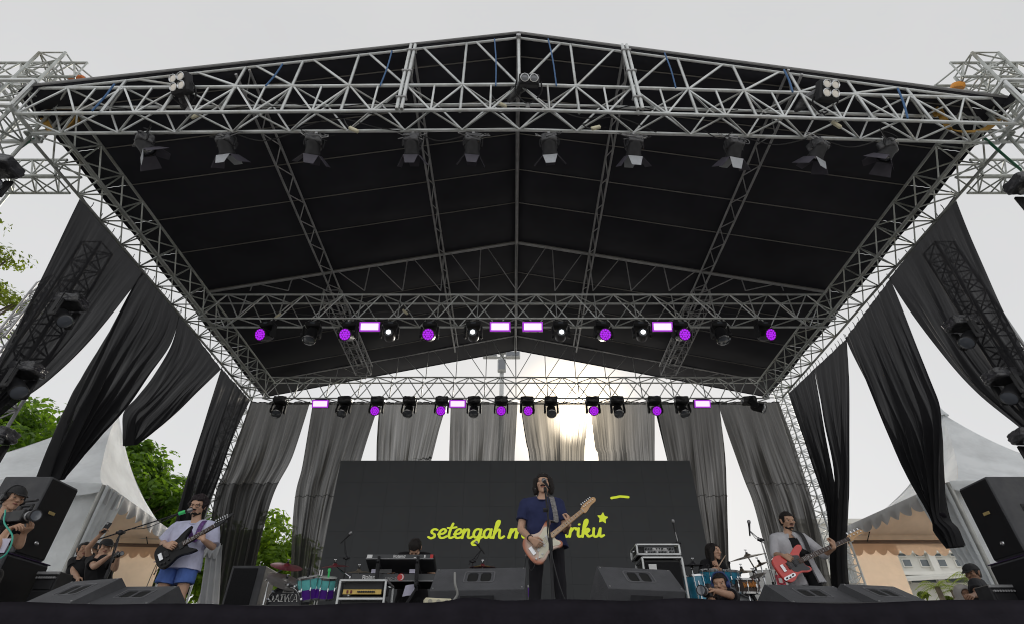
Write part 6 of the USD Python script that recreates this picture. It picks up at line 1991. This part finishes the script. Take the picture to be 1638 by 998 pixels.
def guitar(name, label, cat, O, tip, n, L, kind, bodym, neckm, boardm, guardm, strapm, strap, head_side=1, sc=1.0, edge=None):
    O, tip = np.asarray(O, float), np.asarray(tip, float)
    X = nrm(tip - O)
    n = np.asarray(n, float)
    Z = nrm(n - X * np.dot(n, X))
    Y = np.cross(Z, X)
    t = T(name, label, cat, O)
    B = np.array([O]).T
    tot = np.linalg.norm(tip - O)

    def w(p):
        p = np.asarray(p, float)
        return O + X * p[0] + Y * p[1] + Z * p[2]
    bass = kind == 'bass'
    ol = body_outline(kind, bass) * sc
    g = sg.Polygon(ol)
    th = .044

    def slab(poly, z0, h):
        return prism(poly, h, w((0, 0, z0)), X, Y)
    t.part('body', [slab(g.buffer(-.006), -th / 2, th), slab(g, -th / 2 + .006, th - .012)], bodym, 30)
    if edge is not None:
        t.part('body_edge', slab(g.buffer(.0015).difference(g.buffer(-.028)), th / 2 - .0065, .007), edge, 30)
    # scratch plate
    if guardm is not None:
        if bass:
            pg = sg.Polygon(catmull([(.150, .045), (.10, .075), (.03, .085), (-.03, .055), (-.045, .0), (-.04, -.06), (0, -.09), (.06, -.095), (.12, -.115), (.165, -.118), (.17, -.10), (.152, -.07), (.150, -.04)], 5, True) * sc)
        else:
            pg = sg.Polygon(catmull([(.136, .045), (.15, .095), (.11, .112), (.05, .085), (.0, .07), (-.07, .065), (-.09, .03), (-.085, -.04), (-.11, -.08), (-.09, -.115), (-.04, -.10), (.02, -.085), (.07, -.092), (.12, -.116), (.15, -.115), (.15, -.085), (.137, -.06)], 5, True) * sc)
        t.part('scratch_plate', slab(pg.intersection(g.buffer(-.008)), th / 2, .0035), guardm, 30)
    hl = .20 * sc if not bass else .235 * sc
    nl = tot - hl
    nw = .024 if not bass else .026
    neck = sg.Polygon([(.10 * sc, -nw - .003), (nl, -nw + .003), (nl, nw - .003), (.10 * sc, nw + .003)])
    t.part('neck', slab(neck, th / 2 - .010, .022), neckm, 30)
    fb = t.part('fretboard', slab(neck.buffer(-.0005), th / 2 + .012, .006), boardm, 30)
    x = nl
    for k in range(20):
        xx = nl - (nl + .16 * sc) * (1 - 2 ** (-(k + 1) / 12))
        if xx < .11 * sc:
            break
        t.part('fret', slab(sg.box(xx - .001, -nw + .002, xx + .001, nw - .002), th / 2 + .018, .0015), CHROME, False, parent=fb)
        if k + 1 in (3, 5, 7, 9, 12, 15, 17):
            xm = xx + .010
            t.part('inlay', slab(sg.Point(xm, 0).buffer(.0045), th / 2 + .018, .0008), LETTER if boardm is not neckm else BLACK, False, parent=fb)
    hs = head_side
    if kind == 'sharp':
        hd = [(nl - .005, -nw), (nl + .03, -nw - .004), (tot + .03, .012 * hs), (tot + .02, .034 * hs), (nl + .03, nw + .018), (nl - .005, nw)]
    else:
        hd = catmull([(nl - .01, -nw), (nl + .03, -nw - .010), (nl + hl * .55, -nw * .35), (tot - .02, -.004), (tot, .022), (tot - .015, .046), (tot - .05, .050), (nl + .04, .046), (nl + .012, .036), (nl - .01, nw)], 4, True)
    t.part('headstock', slab(sg.Polygon(hd).buffer(0), th / 2 - .008, .016), neckm, 30)
    ns = 4 if bass else 6
    for k in range(ns):
        xx = nl + .035 + (hl - .075) * k / (ns - 1)
        yy = .034 if kind != 'sharp' else .030 - .012 * k / 5
        tp = t.part('tuner', cyl(w((xx, yy - .012, th / 2 + .008)), w((xx, yy - .012, th / 2 + .022)), .005 if not bass else .008, n=8), CHROME, 40)
        t.part('tuner_key', box(w((xx, yy + .030, th / 2 - .002)), (.012 if not bass else .020, .020 if not bass else .03, .006), .002, np.stack([X, Y, Z], 1)), CHROME, 30)
    t.part('nut', slab(sg.box(nl - .002, -nw + .003, nl + .002, nw - .003), th / 2 + .012, .010), LETTER, False)
    for k in range(ns):
        y0 = (k - (ns - 1) / 2) * (.0105 if not bass else .018)
        y1 = (k - (ns - 1) / 2) * (.0072 if not bass else .011)
        t.part('string', cyl(w((-.125 * sc, y0, th / 2 + .016)), w((nl, y1, th / 2 + .023)), .0008 if not bass else .0016, n=4, cap=False), CHROME, 60)
    t.part('bridge', slab(sg.box(-.150 * sc, -.040, -.118 * sc, .040).buffer(.003), th / 2 + .003, .012), CHROME, 30)
    pu = ([-.07, 0.0, .07] if kind == 'strat' else ([-.055, .03] if bass else [-.075, .08]))
    for k, xx in enumerate(pu):
        sk = .010 if (kind == 'strat' and k == 0) else 0
        q = sg.Polygon([(xx * sc - .009 - sk, -.040), (xx * sc + .009 - sk, -.040), (xx * sc + .009 + sk, .040), (xx * sc - .009 + sk, .040)]) if kind != 'sharp' else sg.box(xx * sc - .018, -.036, xx * sc + .018, .036)
        t.part('pickup', slab(q.buffer(.003), th / 2 + .002, .008), LETTER if kind == 'strat' else BLACK, 30)
    kn = [(-.07, -.085), (-.115, -.095), (-.15, -.085)] if not bass else [(-.075, -.10), (-.12, -.11), (-.165, -.105)]
    if bass:
        t.part('control_plate', slab(sg.LineString([(kn[0][0] * sc + .02, kn[0][1] * sc), (kn[2][0] * sc - .02, kn[2][1] * sc)]).buffer(.020), th / 2, .003), CHROME, 30)
    for kx, ky in kn:
        t.part('knob', cyl(w((kx * sc, ky * sc, th / 2)), w((kx * sc, ky * sc, th / 2 + .018)), .011, .009, 12), (LETTER if kind == 'strat' else BLACK), 40)
    t.part('jack_lead', tube([w((-.17 * sc, -.10 * sc, .01)), w((-.24 * sc, -.14 * sc, .02)), w((-.25 * sc, -.10 * sc, -.05)), w((-.20 * sc, .02, -.06)), w((-.25, .02, -.1)) - (0, 0, .25), np.array([*(w((-.25, 0, -.1))[:2]), DECK + .02])], .004, 5, 6), BLACK, 60)
    if strap is not None:
        a, b = w((.20 * sc, .145 * sc, 0)), w((-.20 * sc, 0, -.01))
        pts = [a] + [np.asarray(p, float) for p in strap] + [b]
        sides = [np.array([1, 0, .2])] * len(pts)
        t.part('strap', ribbon(pts, .055, .005, (1.0, 0.15, .1), 5), strapm, 40)
    return t, w


# ---- singer
D = 6.19
gO, gT = P(868, 869, 5.93), P(954, 800, 5.93)
J = dict(neck=P(867, 797, D), head=P(869, 774, D - .02), sl=P(841, 806, D), sr=P(893, 806, D), el=P(833, 846, D - .03), wl=P(849, 861, 5.86), er=P(903, 848, D - .02), wr=P(910, 839, 5.93), **standing(P(874, 880, D)[0], D, DECK + .93, splay=.06))
gx = nrm(gT - gO)
t_singer = person('singer in navy t-shirt and dark jeans behind the central microphone, playing the sunburst guitar', J, 0, np.array([-.12, -1, .02]), 'long', cloth('navy_cotton', (.030, .037, .098)), cloth('washed_black_denim', (.018, .017, .021)), sleeve=.66, hem=-.10, beard='m', seed=3,
                  hands=dict(l=dict(d=(.75, -.05, -.55), n=(0.25, 1, .1), side=(.3, 0, 1), curl=[.55, .6, .65, .7], thumb=.5), r=dict(d=(.10, .12, .9), n=(-.75, .55, .1), side=(-.2, -.2, -.5), curl=[.75, .7, .75, .85], thumb=.6)))
SUNB = '/World/Looks/sunburst_lacquer'
usdkit.material(stage, SUNB, {'tc': ('texture_coordinate', {}), 'ln': ('vector_math', {'math_type': 'length'}), 'r': ('rgb_ramp', {'ramp': [(0.0, (.80, .67, .58)), (.15, (.72, .54, .44)), (.195, (.50, .14, .05)), (.235, (.05, .015, .01)), (1.0, (.02, .01, .01))]}), 'p': ('principled_bsdf', {'roughness': .18, 'coat_weight': .8})},
                [('tc.object', 'ln.vector1'), ('ln.value', 'r.fac'), ('r.color', 'p.base_color')], surface='p.BSDF')
MAPLE = mat('maple_neck', (.58, .34, .15), .35, 0, .12, 12.0, coat=.4)
ROSE = mat('rosewood_board', (.07, .04, .03), .5, 0, .25, 20.0)
MINT = mat('cream_scratch_plate', (.78, .75, .60), .35)
sh = J['sr']
guitar('electric_guitar', 'sunburst electric guitar with cream plate and maple neck held by the singer', 'guitar', gO, gT, (0.05, -1, .16), .98, 'strat', SUNB, MAPLE, MAPLE, MINT, mat('grey_patterned_strap', (.22, .21, .21), .8, 0, .5, 60.0), [sh + (-.045, -.135, -.22), sh + (-.07, -.11, .0), sh + (-.085, -.03, .075), sh + (-.09, .07, .04), sh + (-.2, .13, -.18), J['hl'] + (-.02, .14, .12)])
t_singer.part('wrist_band', lathe([(.030, -.012), (.034, -.008), (.034, .008), (.030, .012)], 14, J['wl'] - J['el'], J['wl'] - (J['wl'] - J['el']) * .06), BLACK, 40)
t_singer.part('ear_monitor_lead', tube([J['head'] + (-.085, -.01, -.01), J['head'] + (-.098, -.02, -.06), J['head'] + (-.085, .02, -.13)], .004, 5, 4), LETTER, 60)

# ---- guitarist
D = 6.8
gO, gT = P(279, 880, 6.53), P(372, 826, 6.60)
J = dict(neck=P(313, 831, D), head=P(317, 809, D - .03), sl=P(283, 843, D), sr=P(341, 843, D), el=P(261, 868, D + .0), wl=P(265, 871, 6.50), er=P(340, 874, D - .02), wr=P(325, 863, 6.55), **standing(P(290, 902, D)[0], D, DECK + .84, splay=.05))
person('guitarist in lavender t-shirt, blue shorts and glasses, holding the black guitar', J, 0, np.array([.10, -1, -.22]), 'curly', cloth('lavender_cotton', (.60, .61, .80)), cloth('blue_shorts_cotton', (.10, .18, .50)), sleeve=.92, hem=-.10, short_legs=True, beard='mg', face=dict(glasses=1), seed=5,
       hands=dict(l=dict(d=(.6, -.25, -.1), n=(.1, 1, -.2), side=(.1, 0, 1), curl=.8, thumb=.7), r=dict(d=(-.45, -.05, .8), n=(-.4, .7, .1), side=(-.6, 0, -.4), curl=.8, thumb=.6)))
sh = J['sr']
guitar('electric_guitar', 'glossy black pointed electric guitar with dark fretboard held by the guitarist in shorts', 'guitar', gO, gT, (.12, -1, .2), .98, 'sharp', mat('black_gloss_lacquer', (.006, .006, .007), .25, 0, .1, 6.0, spec=.22), BLACK, ROSE, None, mat('violet_lit_strap', (.12, .05, .2), .7, 0, .6, 40.0), [sh + (-.10, -.14, -.2), sh + (-.09, -.12, -.02), sh + (-.10, -.03, .075), sh + (-.12, .08, .02), J['sl'] + (.1, .13, -.25), J['hl'] + (-.02, .13, .1)], edge=None)

# ---- bass player
D = 7.7
gO, gT = P(1266, 903, 7.42), P(1380, 852, 7.50)
J = dict(neck=P(1261, 849, D), head=P(1259, 833, D - .02), sl=P(1239, 861, D), sr=P(1284, 860, D), el=P(1240, 887, D - .02), wl=P(1253, 888, 7.40), er=P(1318, 886, D - .10), wr=P(1334, 875, 7.42), **standing(P(1285, 920, D)[0], D, DECK + .92, splay=.08))
person('bass player in open grey shirt over black t-shirt, holding the red bass', J, 1, np.array([.14, -1, -.16]), 'short', cloth('grey_overshirt', (.50, .50, .53)), cloth('black_trousers', (.016, .016, .018)), sleeve=1.12, hem=-.20, beard='mg', open_shirt=cloth('black_tee', (.014, .014, .016)), seed=8,
       hands=dict(l=dict(d=(.85, -.1, -.45), n=(.1, 1, -.1), side=(.2, 0, 1), curl=[.5, .5, .6, .6], thumb=.3), r=dict(d=(.15, .0, .85), n=(-.5, .7, .1), side=(-.7, -.1, -.2), curl=.85, thumb=.6)))
sh = J['sr']
guitar('bass_guitar', 'bright red bass guitar with dark plate and chrome controls held by the bass player', 'bass guitar', gO, gT, (.05, -1, .15), 1.15, 'bass', mat('fiesta_red_lacquer', (.66, .045, .035), .2, 0, .05, 5.0, coat=.9), MAPLE, ROSE, mat('dark_scratch_plate', (.05, .05, .055), .35), mat('black_strap', (.02, .02, .022), .7), [sh + (-.06, -.16, -.22), sh + (-.06, -.125, .0), sh + (-.09, -.02, .085), sh + (-.12, .08, .04), J['sl'] + (.08, .14, -.25), J['hl'] + (-.02, .14, .1)], sc=1.08)

# ---- keyboard player
D = 8.25
hx = P(664, 880, D)[0]
J = dict(neck=P(664, 886, D - .05), head=P(664, 876, D - .16), sl=np.array([hx - .19, D - .02, DECK + 1.17]), sr=np.array([hx + .19, D - .02, DECK + 1.17]), el=np.array([hx - .30, D - .10, DECK + .93]), wl=np.array([hx - .22, D - .32, DECK + 1.0]), er=np.array([hx + .30, D - .10, DECK + .93]), wr=np.array([hx + .22, D - .32, DECK + 1.0]),
         **standing(hx, D + .12, DECK + .70, splay=.05))
for q in 'lr':
    J['k' + q] = J['k' + q] + (0, -.16, 0)
person('keyboard player in black bending behind the keyboards, only dark hair and neck showing', J, 0, np.array([0.0, -.5, -.95]), 'bowl', cloth('black_cotton_player', (.016, .015, .017)), cloth('black_trousers_player', (.014, .014, .016)), sleeve=.7, hem=-.08, seed=11)

# ---- drummer
D = 8.55
hx = P(1138, 930, D)[0]
J = dict(neck=P(1139, 893, D), head=P(1141, 882, D - .03), sl=P(1128, 902, D + .02), sr=P(1152, 902, D), el=P(1126, 918, D - .05), wl=P(1136, 912, 8.32), er=P(1158, 917, D - .10), wr=P(1149, 909, 8.33), hl=(hx - .09, D + .1, DECK + .80), hr=(hx + .10, D + .1, DECK + .80), kl=(hx - .24, D - .32, DECK + .76), kr=(hx + .24, D - .32, DECK + .76), al=(hx - .22, D - .30, DECK + .31), ar=(hx + .22, D - .28, DECK + .31))
person('long haired drummer in black behind the blue drum kit, stick raised', J, 0, np.array([.75, -.8, .0]), 'verylong', cloth('black_cotton_drummer', (.015, .015, .017)), cloth('black_trousers_drummer', (.015, .015, .017)), sleeve=.95, hem=-.02, seed=14,
       hands=dict(l=dict(d=(.6, -.4, .3), n=(0, .3, -1), side=(0, 0, 1), curl=.9, thumb=.8), r=dict(d=(-.2, -.5, .45), n=(-.5, .5, -.3), side=(0, 0, 1), curl=.95, thumb=.9)))
a, b = P(1146, 911, 8.28), P(1160.5, 887.5, 8.25)
solo('drumstick', tube([a - (b - a) * .15, a + (b - a) * .7, b - (b - a) * .05, b], [.0075, .007, .005, .006], 7), mat('pale_hickory', (.62, .45, .33), .5), 'pale drumstick raised in the drummer hand against the drape', 'drumstick', smooth=50)
a, b = P(1135, 913, 8.28), P(1150, 914, 8.05)
solo('drumstick', tube([a - (b - a) * .1, a + (b - a) * .7, b - (b - a) * .05, b], [.0075, .007, .005, .006], 7), mat('pale_hickory_low', (.62, .45, .33), .5), 'pale drumstick lying across the blue tom in the lower drummer hand', 'drumstick', smooth=50)


# ---- cameras
def video_camera(label, c, d, sc, big=True):
    c = np.asarray(c, float)
    d = nrm(d)
    s_ = nrm(np.cross(d, (0, 0, 1)))
    u_ = np.cross(s_, d)
    R = np.stack([d, s_, u_], 1)
    t = T('video_camera', label, 'camera', c)

    def B(o, sz, m, nm, bev=.008):
        t.part(nm, box(c + R @ (np.asarray(o, float) * sc), np.array(sz) * sc, bev * sc, R), m, 30)

    def C(a, b, r, m, nm, r2=None):
        t.part(nm, cyl(c + R @ (np.asarray(a, float) * sc), c + R @ (np.asarray(b, float) * sc), r * sc, None if r2 is None else r2 * sc, 16), m, 40)
    B((0, 0, 0), (.20, .10, .12), BLACK, 'body')
    C((.10, 0, .0), (.19, 0, 0), .045, BLACK, 'lens_barrel')
    C((.19, 0, .0), (.235, 0, 0), .050, BLACKM, 'lens_hood', .060)
    C((.236, 0, 0), (.238, 0, 0), .048, LENS, 'lens')
    C((.135, 0, 0), (.155, 0, 0), .049, DARKSTEEL, 'zoom_ring')
    if big:
        B((-.17, 0, .0), (.16, .09, .10), BLACKM, 'battery_pack')
        B((.02, 0, .11), (.20, .03, .03), BLACK, 'top_handle', .01)
        B((.10, 0, .085), (.03, .03, .05), BLACK, 'handle_post')
        B((-.07, 0, .085), (.03, .03, .05), BLACK, 'handle_post')
        C((.0, .03, .15), (.18, .03, .15), .014, BLACKM, 'shotgun_microphone')
        B((-.02, -.09, .05), (.09, .05, .05), BLACK, 'viewfinder')
    else:
        B((-.02, 0, .075), (.08, .05, .035), BLACK, 'viewfinder_hump')
        B((-.105, 0, 0), (.012, .08, .07), LENS, 'rear_screen', .003)
    return t


# ---- cameraman at the guitarist corner
D = 5.75
J = dict(neck=P(8, 828, D), head=P(18, 806, D), sl=P(-6, 846, D - .16), sr=P(22, 840, D + .14), el=P(6, 874, D - .32), wl=P(26, 846, D - .20), er=P(42, 872, D + .05), wr=P(50, 852, D - .0), hl=P(-36, 905, D - .10), hr=P(-24, 905, D + .10), kl=(0, 0, 0), kr=(0, 0, 0), al=(0, 0, 0), ar=(0, 0, 0))
hp = (J['hl'] + J['hr']) / 2
for q, k in (('l', -1), ('r', 1)):
    h = J['h' + q]
    h[2] = DECK + .50
    J['k' + q] = np.array([h[0] + .34, h[1] + k * .06, DECK + (.07 if q == 'r' else .46)])
    J['a' + q] = np.array([h[0] + (-.08 if q == 'r' else .34), h[1] + k * .08, DECK + .085])
    J['toe' + q] = np.array([1.0, -.1, 0])
CAPB = mat('black_cap_cotton', (.02, .02, .022), .8)
J = {k: np.asarray(v_) + (-.075, 0, 0) if not k.startswith('toe') else v_ for k, v_ in J.items()}
J['head'] = J['neck'] + np.array([.07, -.02, .19])
person('cameraman in black with cap and headphones kneeling by the side fill, shouldering a camera', J, 1, np.array([.92, -.38, -.02]), 'cap', cloth('black_cotton_crew', (.017, .017, .022)), cloth('black_crew_trousers', (.02, .02, .022)), sleeve=.62, hem=-.03, face=dict(cap=CAPB, headphones=BLACK), seed=21,
       hands=dict(l=dict(d=(.8, -.2, .35), n=(.2, .5, -.8), side=(.2, 0, .9), curl=.8, thumb=.6), r=dict(d=(.5, -.3, .3), n=(0, -.4, .9), side=(.2, -.9, .1), curl=.7, thumb=.5)))
cc = P(33, 826, D - .10)
video_camera('large shoulder video camera held by the capped cameraman beside the side fill', cc, (.93, -.34, -.04), 1.0)
p = P(8, 862, D - .34)
solo('name_card', box(P(4, 872, D - .30), (.10, .006, .13), .002), PAPER, 'pale violet name card hanging on the chest of the kneeling cameraman', 'badge')
solo('green_cable', tube([cc + (-.14, -.06, .05), P(8, 822, D - .25), P(7, 836, D - .35), P(20, 858, D - .4), P(10, 885, D - .4), P(-15, 900, D - .4)], .008, 6, 6), mat('green_cable_rubber', (.05, .40, .30), .5), 'green cable looping from the shoulder camera down the cameraman', 'cable', smooth=60)

# ---- videographer before the blue kit
D = 7.25
J = dict(neck=P(1160, 947, D), head=P(1153, 934, D - .05), sl=P(1144, 955, D - .04), sr=P(1174, 953, D), el=P(1136, 966, D - .22), wl=P(1137, 957, D - .36), er=P(1164, 950, D - .30), wr=P(1143, 944, D - .40), hl=(0, 0, 0), hr=(0, 0, 0), kl=(0, 0, 0), kr=(0, 0, 0), al=(0, 0, 0), ar=(0, 0, 0))
hx = J['neck'][0] + .02
for q, k in (('l', -1), ('r', 1)):
    J['h' + q] = np.array([hx + k * .10, D + .12, DECK + .13])
    J['k' + q] = np.array([hx + k * .26, D - .26, DECK + .40])
    J['a' + q] = np.array([hx + k * .20, D - .46, DECK + .085])
person('videographer in black with blue headphones sitting before the blue drum kit', J, 1, np.array([-.55, -.82, -.08]), 'short', cloth('black_cotton_video', (.015, .015, .018)), cloth('black_trousers_video', (.015, .015, .017)), sleeve=.55, hem=.0, face=dict(headphones=mat('blue_headphone', (.03, .05, .16), .4)), seed=23,
       hands=dict(l=dict(d=(-.2, -.3, .8), n=(-.2, -.6, .2), side=(.8, 0, .2), curl=.7), r=dict(d=(-.9, -.2, .15), n=(0, .1, -.9), side=(0, -.9, .1), curl=.7, thumb=.4)))
video_camera('compact black camera at the eye of the sitting videographer', P(1134, 946, D - .36), (-.62, -.74, -.04), .95, False)

# ---- people filming by the tent
D = 8.6
def crouch(J, hx, D, hz, yaw=0):
    for q, k in (('l', -1), ('r', 1)):
        J['h' + q] = np.array([hx + k * .10, D + .06, hz])
        J['k' + q] = np.array([hx + k * .15, D - .16, (hz + DECK) / 2 + .04])
        J['a' + q] = np.array([hx + k * .17, D + .10, DECK + .085])
    return J


J = crouch(dict(neck=P(164, 887, D), head=P(168, 876, D - .03), sl=P(146, 896, D), sr=P(174, 896, D - .08), el=P(151, 906, D - .28), wl=P(174, 889, D - .32), er=P(184, 909, D - .16), wr=P(188, 893, D - .30)), P(158, 930, D)[0], D, DECK + .80)
person('man in black t-shirt and black cap filming beside the tent drape', J, 0, np.array([.72, -.68, -.05]), 'cap', cloth('black_cotton_fan', (.016, .016, .018)), cloth('black_trousers_fan', (.02, .02, .022)), sleeve=.6, hem=-.05, face=dict(cap=CAPB), seed=31,
       hands=dict(l=dict(d=(.7, -.3, .5), n=(.4, .6, -.2), side=(0, 0, 1), curl=.7), r=dict(d=(-.1, -.2, .9), n=(-.5, .3, .1), side=(.3, -.3, .3), curl=.8)))
video_camera('small black camera held up by the capped man beside the tent drape', P(187, 887, D - .34), (.8, -.5, .05), .55, False)
D = 8.75
J = crouch(dict(neck=P(130, 890, D), head=P(134, 880, D - .03), sl=P(117, 898, D), sr=P(143, 899, D), el=P(118, 915, D - .1), wl=P(126, 925, D - .2), er=P(141, 876, D - .14), wr=P(160, 855, D - .22)), P(125, 935, D)[0], D, DECK + .82)
person('person in black raising an arm with a phone beside the white tent drape', J, 1, np.array([.75, -.66, .05]), 'short', cloth('black_cotton_fan_low', (.018, .018, .02)), cloth('black_trousers_fan_low', (.02, .02, .022)), sleeve=.5, hem=-.05, seed=33,
       hands=dict(r=dict(d=(.55, -.2, .7), n=(.5, -.2, -.5), side=(-.3, -.3, .6), curl=.6, thumb=.5), l=dict(d=(.3, -.5, -.4), n=(.2, .5, 0), side=(0, 0, 1), curl=.5)))
p = P(170, 843, D - .26)
R = np.stack([nrm((.94, .2, -.2)), nrm((-.2, .95, -.1)), nrm((.18, .14, .97))], 1)
t = T('phone', 'black phone held high by the raised arm beside the tent drape', 'phone', p)
t.part('body', box(p, (.078, .010, .155), .004, R), BLACK, 30)
t.part('screen_glass', box(p + R @ np.array([0, .006, 0]), (.070, .002, .145), .001, R), LENS)
t.part('lens_bump', box(p + R @ np.array([-.02, -.006, .055]), (.026, .004, .026), .001, R), DARKSTEEL)
D = 9.3
J = crouch(dict(neck=P(146, 889, D), head=P(148, 881, D - .02), sl=P(137, 897, D), sr=P(158, 897, D), el=P(134, 915, D - .05), wl=P(140, 925, D - .15), er=P(160, 915, D - .05), wr=P(155, 925, D - .15)), P(144, 935, D)[0], D, DECK + .90)
person('half hidden person in dark cap between the two people filming', J, 2, np.array([.85, -.5, 0]), 'cap', cloth('dark_grey_cotton', (.03, .03, .033)), cloth('dark_trousers_fan', (.02, .02, .022)), sleeve=.6, hem=-.05, face=dict(cap=CAPB), seed=35)

# ---- crew person with cap on the bass side
D = 8.3
J = crouch(dict(neck=P(1561, 925, D), head=P(1556, 917, D - .02), sl=P(1559, 934, D - .15), sr=P(1568, 933, D + .15), el=P(1565, 950, D - .25), wl=P(1556, 952, D - .38), er=P(1573, 952, D + .18), wr=P(1566, 957, D)), P(1577, 958, D)[0], D, DECK + .42)
for q in 'lr':
    J['k' + q] = J['h' + q] + np.array([-.30, -.08 if q == 'l' else .08, .0])
    J['a' + q] = J['h' + q] + np.array([-.12, -.08 if q == 'l' else .08, -.33])
    J['toe' + q] = np.array([-1.0, 0, 0])
person('crew person with dark cap crouching by the tent on the bass side', J, 3, np.array([-.93, -.35, -.08]), 'cap', cloth('black_crew_top', (.03, .03, .034)), cloth('dark_crew_trousers', (.02, .02, .022)), sleeve=.6, hem=-.03, face=dict(cap=CAPB), seed=41)
# ---- head in a pale hood next to them
D = 8.4
J = crouch(dict(neck=P(1541, 959, D), head=P(1543, 951, D - .02), sl=P(1533, 966, D), sr=P(1552, 966, D), el=P(1532, 976, D - .1), wl=P(1538, 980, D - .2), er=P(1554, 976, D - .1), wr=P(1548, 980, D - .2)), P(1543, 972, D)[0], D, DECK + .16)
for q in 'lr':
    J['k' + q] = J['h' + q] + np.array([(-.22 if q == 'l' else .22), -.34, .16])
    J['a' + q] = J['h' + q] + np.array([(-.16 if q == 'l' else .16), -.50, -.08])
tp = person('person in a pale hood sitting low in front of the pale building', J, 3, np.array([-.3, -.9, 0]), 'none', cloth('pale_hood_cotton', (.50, .47, .45)), cloth('hood_trousers', (.05, .05, .055)), sleeve=1.6, hem=-.03, seed=43)
c = J['head']
f, s, u = head_frame((-.3, -.9, 0))
hood = hull((c - f * .03 + u * .03, .115), (c + f * .02 + u * .03, .105), (c - f * .03 - u * .10, .11)) - hull((c + f * .08 + u * .0, .062), (c + f * .2 + u * .0, .075), (c + f * .1 - u * .07, .05))
tp.part('hood', smooth_mesh(hood, .02, 2, .006, 20, 9), mat('pale_hood_cloth', (.52, .49, .47), .8), True)
